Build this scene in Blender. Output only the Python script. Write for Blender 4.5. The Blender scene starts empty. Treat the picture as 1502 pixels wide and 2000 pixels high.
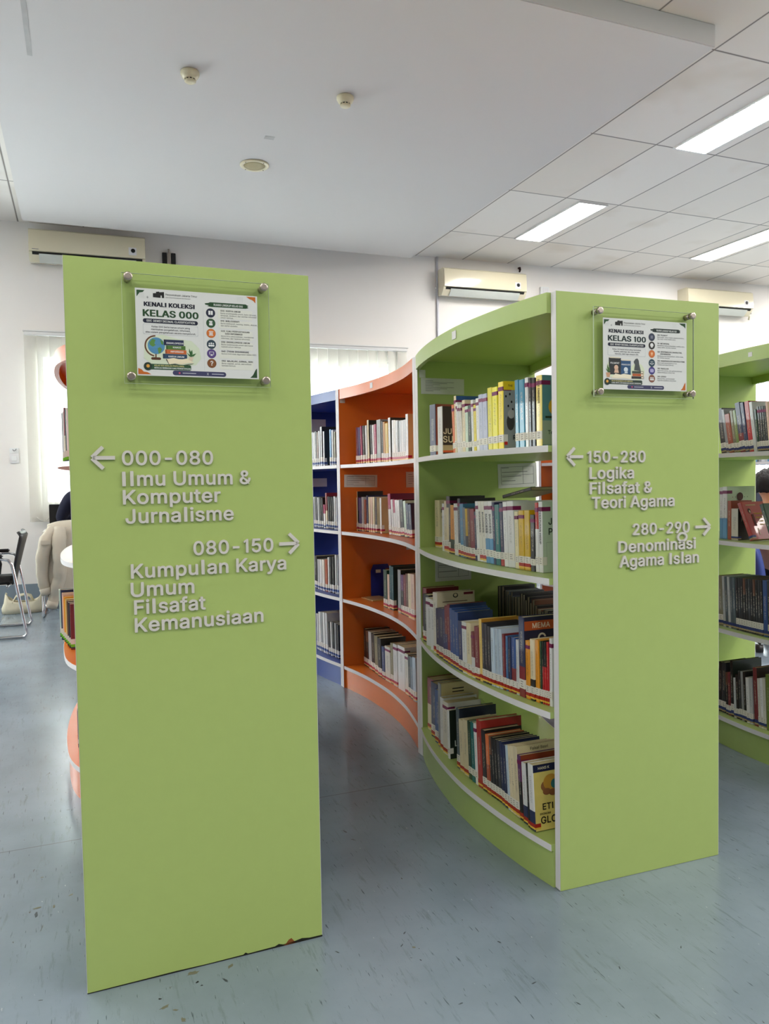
import bpy, bmesh, math, random
from mathutils import Vector, Matrix
from mathutils.geometry import delaunay_2d_cdt

# ------------------------------------------------------------------ camera, sky, exposure
scene = bpy.context.scene
COL = scene.collection
cam_data = bpy.data.cameras.new('camera')
cam = bpy.data.objects.new('camera', cam_data)
COL.objects.link(cam)
scene.camera = cam
CAM_R = (0.930555, -0.365754, -0.017075)
CAM_U = (0.031074, 0.032421, 0.998991)
CAM_F = (0.364832, 0.930147, -0.041535)
cam.matrix_world = Matrix(((CAM_R[0], CAM_U[0], -CAM_F[0], 0.0), (CAM_R[1], CAM_U[1], -CAM_F[1], 0.0),
                           (CAM_R[2], CAM_U[2], -CAM_F[2], 1.17037), (0, 0, 0, 1)))
cam_data.sensor_fit = 'VERTICAL'
cam_data.sensor_height = 24.0
cam_data.lens = 24.0 * 1504.07 / 2000.0
cam_data.clip_start = 0.05
cam_data.clip_end = 200

vs = scene.view_settings
vs.view_transform = 'Standard'
vs.look = 'None'
vs.gamma = 1.0
vs.use_curve_mapping = False
vs.exposure = 0.42
scene.cycles.use_denoising = True
scene.cycles.max_bounces = 10
scene.cycles.diffuse_bounces = 3
scene.cycles.glossy_bounces = 4
scene.cycles.transparent_max_bounces = 16
scene.cycles.sample_clamp_indirect = 6.0
scene.cycles.caustics_reflective = False
scene.cycles.caustics_refractive = False

world = bpy.data.worlds.new('sky')
scene.world = world
world.use_nodes = True
bg = world.node_tree.nodes['Background']
bg.inputs[0].default_value = (0.90, 0.96, 1.0, 1)
bg.inputs[1].default_value = 14.0
LAMP = 39.0          # radiance of the fluorescent fittings
LAMP_COLOR = (1.0, 0.955, 0.90, 1)

# ------------------------------------------------------------------ helpers
def lin(c):
    out = []
    for v in c[:3]:
        v = v / 255.0
        out.append(v / 12.92 if v <= 0.04045 else ((v + 0.055) / 1.055) ** 2.4)
    return (out[0], out[1], out[2], 1.0)

def set_in(b, name, v):
    if name in b.inputs:
        b.inputs[name].default_value = v

MATS = {}
def pm(name, color, rough=0.5, spec=0.5, metal=0.0, var=0.06, scale=8.0, stretch=(1, 1, 1), bump=0.0, coat=0.0):
    """procedural Principled material: base colour broken up by a noise texture"""
    if name in MATS:
        return MATS[name]
    m = bpy.data.materials.new(name)
    m.use_nodes = True
    nt = m.node_tree
    b = nt.nodes['Principled BSDF']
    tc = nt.nodes.new('ShaderNodeTexCoord')
    mp = nt.nodes.new('ShaderNodeMapping')
    mp.inputs['Scale'].default_value = stretch
    nz = nt.nodes.new('ShaderNodeTexNoise')
    nz.inputs['Scale'].default_value = scale
    nz.inputs['Detail'].default_value = 4
    nt.links.new(tc.outputs['Object'], mp.inputs[0])
    nt.links.new(mp.outputs[0], nz.inputs['Vector'])
    mx = nt.nodes.new('ShaderNodeMix')
    mx.data_type = 'RGBA'
    c = lin(color)
    mx.inputs[6].default_value = tuple(max(0, v * (1 - var)) for v in c[:3]) + (1,)
    mx.inputs[7].default_value = tuple(min(1, v * (1 + var)) for v in c[:3]) + (1,)
    nt.links.new(nz.outputs['Fac'], mx.inputs[0])
    nt.links.new(mx.outputs[2], b.inputs['Base Color'])
    b.inputs['Roughness'].default_value = rough
    b.inputs['Metallic'].default_value = metal
    set_in(b, 'Specular IOR Level', spec)
    set_in(b, 'Coat Weight', coat)
    if bump:
        bp = nt.nodes.new('ShaderNodeBump')
        bp.inputs['Strength'].default_value = bump
        bp.inputs['Distance'].default_value = 0.01
        nt.links.new(nz.outputs['Fac'], bp.inputs['Height'])
        nt.links.new(bp.outputs[0], b.inputs['Normal'])
    MATS[name] = m
    return m

def link(name, me, mats, parent=None, loc=(0, 0, 0), rot=(0, 0, 0)):
    o = bpy.data.objects.new(name, me)
    for m in (mats if isinstance(mats, (list, tuple)) else [mats]):
        me.materials.append(m)
    COL.objects.link(o)
    o.location = loc
    o.rotation_euler = rot
    if parent is not None:
        o.parent = parent
    return o

def from_bm(name, bm, mats, parent=None, loc=(0, 0, 0), rot=(0, 0, 0), smooth=False):
    bmesh.ops.recalc_face_normals(bm, faces=bm.faces)
    me = bpy.data.meshes.new(name)
    bm.to_mesh(me)
    bm.free()
    if smooth:
        for p in me.polygons:
            p.use_smooth = True
    return link(name, me, mats, parent, loc, rot)

def empty(name, label, cat, loc=(0, 0, 0), rotz=0.0, group=None):
    o = bpy.data.objects.new(name, None)
    COL.objects.link(o)
    o.empty_display_size = 0.05
    o.location = loc
    o.rotation_euler = (0, 0, rotz)
    return tag(o, label, cat, group)

def tag(o, label, cat, group=None):
    o['label'] = label
    o['category'] = cat
    if group:
        o['group'] = group
    return o

def struct(o):
    o['kind'] = 'structure'
    return o

def bx(bm, x0, x1, y0, y1, z0, z1, mi=0, bev=0.0):
    vs_ = [bm.verts.new(p) for p in ((x0, y0, z0), (x1, y0, z0), (x1, y1, z0), (x0, y1, z0), (x0, y0, z1), (x1, y0, z1), (x1, y1, z1), (x0, y1, z1))]
    fs = [bm.faces.new([vs_[i] for i in q]) for q in ((3, 2, 1, 0), (4, 5, 6, 7), (0, 1, 5, 4), (1, 2, 6, 5), (2, 3, 7, 6), (3, 0, 4, 7))]
    for f in fs:
        f.material_index = mi
    if bev:
        es = list({e for f in fs for e in f.edges})
        r = bmesh.ops.bevel(bm, geom=es, offset=bev, segments=2, affect='EDGES')
        for f in r['faces']:
            f.material_index = mi
    return vs_

def box(name, x0, x1, y0, y1, z0, z1, mat, parent=None, bev=0.0, **k):
    bm = bmesh.new()
    bx(bm, x0, x1, y0, y1, z0, z1, 0, bev)
    return from_bm(name, bm, mat, parent, **k)

def tube(bm, pts, r, seg=8, mi=0, cap=True):
    pts = [Vector(p) for p in pts]
    n = len(pts)
    rs = r if isinstance(r, (list, tuple)) else [r] * n
    rings = []
    up = Vector((0, 0, 1))
    prev = None
    for i, p in enumerate(pts):
        t = (pts[min(i + 1, n - 1)] - pts[max(i - 1, 0)]).normalized()
        if prev is None:
            a = up.cross(t)
            if a.length < 0.1:
                a = Vector((1, 0, 0)).cross(t)
            a.normalize()
        else:
            a = (prev - t * prev.dot(t)).normalized()
        prev = a
        b = t.cross(a)
        rings.append([bm.verts.new(p + (a * math.cos(2 * math.pi * k / seg) + b * math.sin(2 * math.pi * k / seg)) * rs[i]) for k in range(seg)])
    for i in range(n - 1):
        for k in range(seg):
            f = bm.faces.new((rings[i][k], rings[i][(k + 1) % seg], rings[i + 1][(k + 1) % seg], rings[i + 1][k]))
            f.material_index = mi
            f.smooth = True
    if cap:
        for rg in (rings[0], rings[-1]):
            f = bm.faces.new(rg)
            f.material_index = mi

def lathe(bm, prof, seg=28, mi=0, axis='z', origin=(0, 0, 0)):
    """prof: (radius, height) pairs"""
    rings = []
    o = Vector(origin)
    for r, h in prof:
        ring = []
        for k in range(seg):
            a = 2 * math.pi * k / seg
            v = Vector((r * math.cos(a), r * math.sin(a), h)) if axis == 'z' else Vector((r * math.cos(a), -h, r * math.sin(a)))
            ring.append(bm.verts.new(o + v))
        rings.append(ring)
    for i in range(len(rings) - 1):
        for k in range(seg):
            f = bm.faces.new((rings[i][k], rings[i][(k + 1) % seg], rings[i + 1][(k + 1) % seg], rings[i + 1][k]))
            f.material_index = mi
            f.smooth = True
    for rg in (rings[0], rings[-1]):
        f = bm.faces.new(rg)
        f.material_index = mi

def prism(bm, pts, y0, y1, mi=0):
    """polygon in x,z pushed through y0..y1"""
    a = [bm.verts.new((x, y0, z)) for x, z in pts]
    b = [bm.verts.new((x, y1, z)) for x, z in pts]
    n = len(pts)
    fs = [bm.faces.new(a), bm.faces.new(list(reversed(b)))]
    for i in range(n):
        fs.append(bm.faces.new((a[i], b[i], b[(i + 1) % n], a[(i + 1) % n])))
    for f in fs:
        f.material_index = mi

# letter outlines of a plain grotesque: advance | outline points, 1/1000 em, capitals 509 high
GLYPHS = {
'0': '453|174,508 227,516 279,508 323,484 358,447 384,395 400,330 405,254 400,178 384,113 359,62 323,24 279,1 227,-7 174,1 130,24 95,62 69,113 53,178 48,254 53,330 69,395 95,447 130,484;227,460 192,453 163,435 140,405 123,365 113,314 109,254 113,194 123,144 140,103 163,74 192,56 227,50 261,56 290,74 313,103 330,144 340,194 344,254 340,314 330,365 313,405 290,435 261,453',
'1': '300|70,427 178,509 214,509 214,0 150,0 150,450 148,450 70,392',
'2': '453|182,511 225,516 268,511 306,497 337,474 361,445 376,411 381,372 378,345 371,318 357,290 336,259 306,223 267,180 153,60 153,57 389,57 389,0 64,0 64,47 234,229 261,257 282,282 299,305 311,327 318,348 320,371 317,397 308,419 293,436 273,449 250,457 224,460 196,457 172,447 153,433 139,413 130,390 127,362 66,362 71,405 86,442 111,473 143,496',
'3': '453|70,452 70,509 372,509 372,461 211,278 211,289 264,288 308,276 344,253 371,222 387,186 393,145 387,103 370,66 344,36 309,12 266,-2 218,-7 173,-3 133,10 98,30 70,57 52,91 44,132 109,132 115,107 126,87 144,71 165,59 191,52 219,50 248,53 275,61 297,74 315,93 325,116 329,145 326,172 316,196 299,217 275,234 242,244 201,248 157,248 157,299 288,448 288,452',
'4': '453|40,158 247,509 311,509 109,166 109,163 413,163 413,105 40,105;282,318 343,318 343,0 282,0',
'5': '453|67,253 96,509 366,509 366,452 151,452 134,301 155,315 178,325 203,331 229,334 263,330 294,321 321,306 345,285 364,260 379,231 388,199 391,163 385,117 369,76 343,41 309,15 268,-1 221,-7 178,-2 140,11 108,32 83,60 66,93 60,130 122,130 127,108 138,89 154,73 173,60 196,52 221,50 250,53 276,64 298,82 314,104 324,131 328,162 324,193 314,221 297,244 275,262 248,273 218,277 192,275 167,268 145,258 128,246',
'6': '453|137,340 252,509 322,509 151,261 145,261 154,275 165,288 179,299 196,307 214,312 235,314 278,309 316,295 346,271 370,240 384,201 389,157 384,112 368,73 343,39 310,14 271,-2 226,-7 182,-1 142,15 109,40 84,74 69,115 64,162 68,199 80,239 102,285;254,262 226,265 198,262 174,252 153,235 138,214 128,188 125,158 128,128 138,102 153,79 174,63 198,52 226,48 254,52 279,63 299,79 314,101 324,128 327,157 324,187 314,213 299,235 279,251',
'7': '453|62,452 62,509 391,509 391,449 165,0 97,0 323,448 323,452',
'8': '453|184,511 226,516 269,511 306,498 337,477 361,450 377,417 382,380 376,342 359,308 333,282 300,267 327,256 351,241 372,220 387,195 397,166 401,135 395,96 378,62 352,33 317,11 275,-2 226,-7 178,-2 136,11 101,33 74,62 57,96 52,135 55,166 65,195 81,220 101,241 125,256 153,265 119,282 93,308 76,342 70,380 75,417 90,450 114,477 146,498;226,460 200,457 177,449 159,437 145,420 136,399 133,376 136,351 145,330 159,313 178,300 201,292 226,290 252,292 274,300 293,313 307,330 316,351 319,376 316,399 308,420 294,437 275,449 252,457;226,235 196,232 169,223 147,208 130,189 119,165 115,139 119,113 129,91 145,74 167,60 195,52 226,49 258,52 285,60 307,74 323,91 333,113 337,139 333,165 322,189 305,208 283,223 256,232',
'9': '453|271,510 310,494 343,468 368,434 384,393 389,347 385,309 373,270 350,224 315,168 200,0 130,0 301,248 307,248 299,234 287,221 273,210 257,202 238,196 218,195 175,199 137,214 106,237 83,269 68,307 64,352 69,397 85,436 110,469 143,494 182,510 226,516;226,460 199,457 174,446 154,429 138,407 129,381 125,352 129,322 138,295 154,274 174,257 199,247 226,243 254,247 279,257 299,273 314,295 324,321 327,350 324,381 314,407 299,429 279,446 254,457',
'-': '453|114,188 114,244 337,244 337,188',
'a': '389|163,382 194,384 215,383 239,379 263,372 286,360 306,343 322,320 333,290 337,251 337,0 277,0 277,52 272,52 264,38 252,25 236,12 215,1 190,-6 160,-9 126,-5 94,5 68,22 48,45 35,73 30,108 34,138 43,161 58,179 78,193 100,203 125,211 152,216 178,220 209,224 234,227 252,230 265,235 273,243 276,255 273,279 267,297 256,311 240,322 220,329 196,331 171,329 149,322 132,313 118,301 107,288 100,274 41,291 57,322 79,346 104,364 133,375;276,190 270,186 259,182 246,179 231,176 216,173 175,168 154,164 134,159 117,150 103,139 95,124 92,105 94,87 102,72 114,61 130,52 149,47 170,45 202,49 228,59 248,74 263,93 272,115 276,138',
'b': '424|53,0 53,509 114,509 114,319 118,319 127,331 137,346 152,360 171,373 197,381 229,384 274,378 313,361 345,332 370,293 385,245 390,189 385,133 370,84 346,45 313,16 274,-2 229,-8 198,-5 172,4 153,17 138,31 127,46 118,59 112,59 112,0;253,325 220,330 188,325 161,312 140,291 125,263 116,229 113,189 116,150 125,115 140,86 162,65 188,51 220,47 253,51 279,66 301,88 316,117 325,151 328,189 325,227 316,261 301,290 280,311',
'c': '396|159,378 207,384 234,383 260,377 284,368 305,356 324,341 340,322 353,301 362,277 303,262 298,276 290,289 281,301 270,311 257,319 242,325 226,329 207,330 173,325 145,310 124,287 108,258 99,224 96,187 99,151 108,117 124,89 145,66 173,51 207,46 226,48 243,52 258,58 271,66 282,76 292,89 299,102 304,117 363,102 354,78 341,56 325,37 306,21 285,9 261,-1 235,-6 207,-8 159,-2 117,16 82,46 56,85 40,133 34,187 40,243 56,291 82,330 117,360',
'd': '424|311,319 311,509 372,509 372,0 313,0 313,59 307,59 298,46 287,31 272,17 252,4 227,-5 195,-8 151,-2 111,16 79,45 55,84 39,133 34,189 39,245 55,293 79,332 112,361 151,378 196,384 228,381 253,373 272,360 287,346 298,331 306,319;205,330 172,325 145,311 124,290 108,261 99,227 96,189 99,151 109,117 124,88 145,66 172,51 205,47 236,51 263,65 284,86 299,115 309,150 312,189 309,229 300,263 284,291 263,312 237,325',
'e': '404|157,378 205,384 236,382 266,374 294,361 319,341 341,315 357,282 368,242 371,194 371,169 75,169 75,221 338,221 310,202 307,237 298,269 283,294 263,314 237,326 205,330 173,326 146,313 125,294 109,270 99,241 96,211 96,178 100,139 110,106 128,80 151,61 179,50 212,46 234,48 254,53 271,61 285,73 297,88 306,105 365,91 353,63 335,39 311,19 283,4 249,-5 212,-8 161,-2 117,16 82,46 56,85 40,132 34,187 39,242 55,290 81,329 115,359',
'f': '254|161,527 187,530 207,529 222,527 234,524 243,521 227,468 215,472 206,473 195,474 171,470 154,460 145,443 142,419 142,0 81,0 81,432 84,461 96,486 113,505 135,519;6,327 6,379 228,379 228,327',
'g': '425|152,378 196,384 228,382 253,373 273,360 288,346 299,331 308,319 313,319 313,379 372,379 372,-9 367,-54 350,-90 324,-117 291,-136 251,-147 207,-151 168,-148 134,-140 105,-127 82,-110 64,-91 51,-69 101,-41 110,-53 122,-66 136,-78 154,-88 178,-95 207,-97 249,-92 282,-75 304,-47 311,-6 311,68 306,68 298,56 287,41 272,28 252,16 227,8 195,5 152,10 113,27 80,53 55,90 39,136 34,191 39,246 55,293 80,332 112,361;205,330 172,325 145,312 124,290 109,262 99,229 96,193 99,155 109,123 124,96 145,76 172,63 205,59 237,63 264,75 285,95 300,121 309,154 312,193 309,231 300,264 285,291 264,312 237,325',
'h': '410|53,0 53,509 114,509 114,287 102,287 124,332 152,362 187,379 227,384 264,380 295,369 321,349 341,321 353,285 357,240 357,0 296,0 296,235 290,275 273,304 246,323 210,329 184,326 161,317 141,303 126,283 117,257 114,227 114,0',
'i': '167|53,0 53,379 114,379 114,0;67,521 84,524 100,521 114,512 123,499 126,483 123,468 114,455 100,446 84,443 67,446 54,455 44,468 41,483 44,499 54,512',
'j': '167|114,379 114,-30 111,-63 102,-90 86,-113 65,-129 37,-139 4,-143 -10,-143 -10,-87 2,-87 25,-83 40,-72 50,-54 53,-29 53,379;67,521 83,524 100,521 114,512 123,499 126,483 123,468 114,455 100,446 83,443 67,446 53,455 44,468 41,483 44,499 53,512',
'k': '381|53,0 53,509 114,509 114,0;121,212 284,379 360,379 184,199 177,199 110,137 110,212;294,0 372,0 191,229 148,186',
'l': '240|80,0 80,531 160,531 160,0',
'm': '610|195,384 219,386 257,380 287,361 309,331 321,295 312,295 322,321 337,343 357,361 381,375 407,383 437,386 468,383 497,372 522,354 541,328 553,296 557,255 557,0 496,0 496,254 490,289 473,313 447,326 419,330 395,328 374,320 358,307 345,290 338,270 335,247 335,0 274,0 274,260 269,288 253,311 229,326 199,330 178,328 158,320 140,307 126,289 117,266 114,238 114,0 53,0 53,379 112,379 112,295 108,295 118,323 132,346 151,363 172,376',
'n': '410|187,379 227,384 264,380 295,369 321,349 341,321 353,285 357,240 357,0 296,0 296,235 290,275 273,304 246,323 210,329 184,326 161,317 141,303 126,283 117,257 114,227 114,0 53,0 53,379 112,379 112,287 102,287 124,332 152,362',
'o': '415|159,378 207,384 256,378 299,360 333,330 359,291 376,243 381,187 376,133 359,85 333,46 299,16 256,-2 207,-8 159,-2 117,16 82,46 56,85 40,133 34,187 40,243 56,291 82,330 117,360;207,330 173,325 145,310 124,287 108,258 99,224 96,187 99,151 108,117 124,89 145,66 173,51 207,46 242,51 270,66 292,89 307,117 316,151 319,187 316,224 307,258 292,287 270,310 242,325',
'p': '424|197,381 229,384 274,378 313,361 345,332 370,293 385,245 390,189 385,133 370,84 346,45 313,16 274,-2 229,-8 198,-5 173,4 153,17 138,31 127,46 118,59 114,59 114,-143 53,-143 53,379 112,379 112,319 118,319 126,331 137,346 152,360 171,373;253,325 220,330 188,325 161,312 140,291 125,263 116,229 113,189 116,150 125,115 140,86 162,65 188,51 220,47 253,51 279,66 301,88 316,117 325,151 328,189 325,227 316,261 301,290 280,311',
'q': '424|151,378 196,384 228,381 253,373 272,360 287,346 298,331 307,319 313,319 313,379 372,379 372,-143 311,-143 311,59 306,59 298,46 287,31 272,17 252,4 227,-5 195,-8 151,-2 111,16 79,45 55,84 39,133 34,189 39,245 55,293 79,332 112,361;205,330 172,325 145,311 124,290 108,261 99,227 96,189 99,151 109,117 124,88 145,66 172,51 205,47 236,51 263,65 284,86 299,115 309,150 312,189 309,229 300,263 284,291 263,312 237,325',
'r': '259|181,380 213,385 243,384 243,322 230,324 219,325 207,326 182,323 159,315 140,301 126,284 117,262 114,237 114,0 53,0 53,379 112,379 112,321 115,321 130,347 152,367',
's': '365|149,381 187,384 223,381 254,372 279,358 299,339 314,316 324,290 268,277 258,298 243,316 219,328 187,333 156,329 131,317 114,299 109,277 112,258 124,243 144,232 172,223 229,209 275,194 306,171 325,142 331,107 326,75 312,47 290,24 260,6 223,-5 182,-8 145,-5 112,3 84,18 62,38 45,63 36,94 94,107 105,79 124,60 150,49 181,45 217,50 244,62 262,81 268,103 265,121 254,136 237,147 212,155 149,170 104,186 72,208 53,237 47,274 51,305 65,332 87,354 115,370',
't': '227|126,471 126,98 128,76 136,61 150,53 170,50 177,50 202,54 213,2 203,-1 192,-3 180,-4 168,-4 125,2 92,21 72,52 65,93 65,471;6,327 6,379 204,379 204,327',
'u': '410|53,139 53,379 114,379 114,144 119,105 137,75 164,56 200,50 226,53 249,62 268,77 283,97 293,122 296,153 296,379 357,379 357,0 298,0 298,92 307,92 286,47 257,17 222,0 182,-5 146,-1 115,11 89,31 69,59 57,95',
'v': '389|163,0 17,379 84,379 165,155 177,121 187,87 196,53 206,21 184,21 194,53 203,87 213,121 224,155 305,379 371,379 226,0',
'w': '560|128,0 12,379 78,379 158,98 162,98 241,379 319,379 398,98 402,98 482,379 548,379 432,0 366,0 282,290 278,290 194,0',
'x': '379|171,171 29,379 100,379 147,306 164,279 179,253 193,229 207,206 175,206 190,229 202,253 216,279 233,306 282,379 352,379 209,169 209,214 358,0 287,0 231,85 214,112 200,136 187,159 173,182 205,182 191,159 178,136 165,112 148,85 91,0 21,0 171,218',
'y': '389|163,-1 17,379 84,379 165,155 177,121 187,87 196,53 206,21 184,21 193,53 202,87 212,121 224,155 305,379 371,379 204,-58 191,-85 177,-107 159,-124 139,-136 117,-143 91,-145 77,-145 65,-143 54,-141 47,-139 61,-86 71,-87 88,-90 104,-89 118,-84 130,-74 141,-58 151,-36',
'z': '380|48,323 48,379 333,379 333,331 126,60 126,56 339,56 339,0 42,0 42,46 254,320 254,323',
'A': '490|15,0 205,509 285,509 475,0 405,0 353,146 137,146 85,0;157,203 333,203 247,445 243,445',
'B': '456|60,0 60,509 241,509 289,504 329,491 359,469 381,442 394,410 398,374 395,344 387,320 373,301 356,286 336,275 315,267 315,262 339,257 363,245 385,227 402,203 414,173 418,136 413,100 400,67 377,39 344,18 301,4 247,0;240,452 125,452 125,285 238,285 265,288 288,296 308,309 323,326 333,348 336,372 330,403 313,429 283,446;248,231 125,231 125,57 245,57 296,63 330,80 349,105 355,137 352,161 342,184 327,203 306,218 279,228',
'C': '510|205,508 267,516 305,513 340,504 373,490 402,471 427,447 448,418 463,385 473,348 408,348 401,373 389,395 375,413 357,428 337,440 315,449 292,454 267,456 223,450 184,432 150,403 125,364 109,314 103,254 109,194 125,145 151,105 184,76 223,59 267,53 292,55 315,60 337,69 357,81 375,96 389,114 401,136 408,160 473,160 463,124 448,91 428,62 402,38 373,19 341,5 305,-4 267,-7 205,1 150,25 104,63 70,115 48,179 40,254 48,329 70,393 104,445 150,484',
'D': '502|60,0 60,509 228,509 300,500 362,473 412,425 441,356 450,254 441,153 412,84 362,36 300,9 228,0;125,57 225,57 285,65 333,90 366,132 384,190 387,254 384,318 366,376 333,418 285,443 225,452 125,452',
'E': '419|60,0 60,509 372,509 372,452 125,452 125,286 355,286 355,229 125,229 125,57 375,57 375,0',
'F': '410|60,0 60,509 369,509 369,452 125,452 125,278 346,278 346,221 125,221 125,0',
'G': '520|203,508 265,516 304,513 340,504 374,489 403,469 429,445 449,416 465,384 474,349 408,349 399,372 387,393 373,411 356,427 337,439 315,448 291,454 265,456 222,450 183,432 150,404 125,364 109,314 103,254 109,194 125,145 151,105 184,76 224,59 269,53 309,57 345,71 374,93 396,123 410,160 415,202 434,199 283,199 283,256 478,256 478,200 471,141 451,91 419,50 377,19 326,0 269,-7 205,1 149,25 104,64 69,116 47,179 40,254 47,329 69,393 103,445 149,484',
'H': '517|60,0 60,509 125,509 125,289 392,289 392,509 457,509 457,0 392,0 392,232 125,232 125,0',
'I': '262|88,0 88,509 174,509 174,0',
'J': '396|272,145 272,509 336,509 336,145 326,81 294,33 246,3 185,-7 124,3 75,33 44,81 33,145 33,173 98,173 98,145 104,104 122,74 149,56 185,50 220,56 248,74 266,104',
'K': '467|60,0 60,509 125,509 125,334 124,225 125,193 125,0;212,344 364,509 448,509 231,276 228,276 104,145 104,216 122,239 139,261 157,282 174,303 193,324;372,0 449,0 228,309 188,259',
'L': '393|60,0 60,509 125,509 125,57 361,57 361,0',
'M': '600|60,0 60,509 138,509 298,118 302,118 462,509 540,509 540,0 480,0 480,385 476,385 327,0 273,0 124,385 120,385 120,0',
'N': '523|60,0 60,509 136,509 343,183 352,169 363,151 375,130 388,107 401,82 414,55 405,54 402,81 401,108 400,134 399,157 399,195 399,509 463,509 463,0 387,0 202,290 190,310 177,331 164,354 148,381 108,452 119,454 122,384 123,354 124,328 125,307 125,291 125,0',
'O': '533|205,508 267,516 329,508 384,484 429,445 464,393 486,329 493,254 486,179 464,115 429,63 384,25 329,1 267,-7 205,1 150,25 105,63 70,115 48,179 40,254 48,329 70,393 105,445 150,484;267,456 223,450 184,433 151,404 125,364 109,314 103,254 109,194 125,144 151,105 184,76 223,59 267,53 310,59 349,76 383,105 408,144 425,194 430,254 425,314 408,365 383,404 349,433 310,450',
'P': '445|60,0 60,509 235,509 289,503 332,487 366,462 390,430 404,391 409,348 404,304 390,265 366,233 332,207 289,191 235,186 109,186 109,242 233,242 269,246 297,256 318,272 333,294 342,319 344,348 342,376 333,402 318,423 297,439 268,449 232,452 125,452 125,0',
'Q': '533|205,508 267,516 329,508 384,484 429,445 464,393 486,329 493,254 486,179 464,115 429,63 384,25 329,1 267,-7 205,1 150,25 105,63 70,115 48,179 40,254 48,329 70,393 105,445 150,484;267,456 223,450 184,433 151,404 125,364 109,314 103,254 109,194 125,144 151,105 184,76 223,59 267,53 310,59 349,76 383,105 408,144 425,194 430,254 425,314 408,365 383,404 349,433 310,450;313,159 369,85 384,65 468,-48 401,-48 346,27 331,46 245,159',
'R': '449|60,0 60,509 236,509 290,504 333,489 367,465 390,433 405,395 409,352 405,309 390,271 367,240 333,217 289,203 236,198 96,198 96,255 234,255 269,258 298,267 319,281 334,300 342,324 345,352 342,380 334,405 319,425 298,440 269,449 233,452 125,452 125,0;353,0 428,0 303,229 230,229',
'S': '447|180,511 227,516 275,511 316,498 351,476 377,449 394,415 401,378 337,378 326,412 302,437 267,453 225,459 194,456 167,448 145,435 129,418 118,398 115,376 119,352 131,334 148,319 169,308 191,300 212,293 264,279 287,272 312,264 336,252 359,238 379,220 395,198 405,171 408,139 403,99 386,64 360,34 323,11 278,-4 224,-9 172,-4 128,9 91,31 64,60 46,96 38,137 104,137 110,110 123,88 142,71 166,59 194,52 224,49 257,52 286,60 311,74 329,92 341,114 346,139 342,161 332,179 316,193 296,205 272,214 245,222 184,239 128,260 86,289 60,326 52,372 58,413 75,448 102,476 138,498',
'T': '449|32,452 32,509 417,509 417,452 257,452 257,0 193,0 193,452',
'U': '517|60,173 60,509 124,509 124,178 128,144 141,113 160,87 187,68 220,56 259,52 298,56 331,68 357,87 377,113 389,144 393,178 393,509 457,509 457,173 451,124 433,80 403,43 363,15 315,-2 259,-8 203,-2 154,15 114,43 85,80 66,124',
'V': '480|204,0 16,509 84,509 192,206 203,176 215,137 230,89 248,31 235,31 252,90 267,138 279,176 290,206 395,509 463,509 278,0',
'W': '686|155,0 16,509 82,509 163,196 170,171 175,145 181,120 187,94 192,67 197,40 189,40 194,67 200,94 205,120 211,145 218,171 224,196 306,509 380,509 462,196 468,171 474,145 480,120 486,94 492,67 497,40 488,40 493,67 499,94 504,120 510,145 523,196 603,509 670,509 530,0 455,0 368,323 359,356 351,391 344,431 336,475 350,475 342,433 335,395 327,359 318,323 230,0',
'X': '474|217,236 29,509 104,509 178,400 192,379 204,361 214,345 223,329 233,312 243,292 232,292 243,311 252,329 261,345 272,361 284,379 298,400 374,509 446,509 259,239 259,287 456,0 382,0 292,129 279,149 268,165 259,180 250,195 241,212 230,231 244,231 235,213 225,196 216,181 206,166 195,149 182,129 91,0 18,0 217,284',
'Y': '472|203,208 16,509 91,509 192,344 208,318 222,292 236,264 250,230 224,230 237,265 251,293 265,318 280,344 381,509 455,509 268,208 268,0 203,0',
'Z': '440|40,0 40,46 322,452 45,452 45,509 400,509 400,463 118,57 405,57 405,0',
'&': '448|134,499 109,481 91,458 79,430 75,398 78,370 87,344 102,319 121,293 144,264 321,121 336,151 346,186 349,224 408,224 405,180 397,144 385,115 371,92 357,75 345,62 333,47 305,23 271,7 234,-3 197,-7 150,-2 110,12 78,34 54,62 39,96 34,133 37,163 47,189 63,213 85,235 111,256 140,279 216,335 226,343 237,352 246,363 255,375 260,389 262,405 258,427 245,445 226,457 201,461 184,459 168,453 155,444 145,431 139,416 137,399 139,380 145,363 155,346 169,327 185,307 256,293 275,308 291,325 305,342 315,362 322,382 324,404 320,433 308,459 290,482 266,499 235,510 200,513 165,510;301,95 278,75 251,59 223,50 193,46 166,49 143,57 124,70 109,87 100,108 97,131 100,154 110,174 128,195 154,217 364,0',
'?': '358|138,511 178,516 219,511 255,498 284,478 306,451 319,418 324,382 319,344 306,311 284,284 254,261 235,248 219,235 207,221 200,205 195,185 194,158 194,152 132,152 132,159 134,200 141,230 153,252 168,269 187,284 209,298 230,314 247,334 258,357 262,384 259,406 250,425 237,441 220,452 200,459 178,462 157,459 137,453 120,441 106,425 96,404 92,378 27,378 33,418 49,452 73,479 103,499;146,83 164,86 181,83 196,73 206,58 209,41 206,24 196,9 181,-1 164,-4 146,-1 131,9 121,24 118,41 121,58 131,73',
'[': '273|101,-96 101,539 236,539 236,487 160,487 160,-44 236,-44 236,-96',
']': '273|37,487 37,539 172,539 172,-96 37,-96 37,-44 113,-44 113,487',
',': '188|38,-119 68,71 137,71 84,-119',
'.': '188|78,83 95,87 113,83 128,73 138,59 141,41 138,24 128,9 113,-1 95,-4 78,-1 63,9 53,24 50,41 53,59 63,73',
':': '188|78,83 95,87 113,83 128,73 138,59 141,41 138,24 128,9 113,-1 95,-4 78,-1 63,9 53,24 50,41 53,59 63,73;78,359 95,362 113,359 128,349 138,334 141,316 138,299 128,284 113,274 95,271 78,274 63,284 53,299 50,316 53,334 63,349'}
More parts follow.
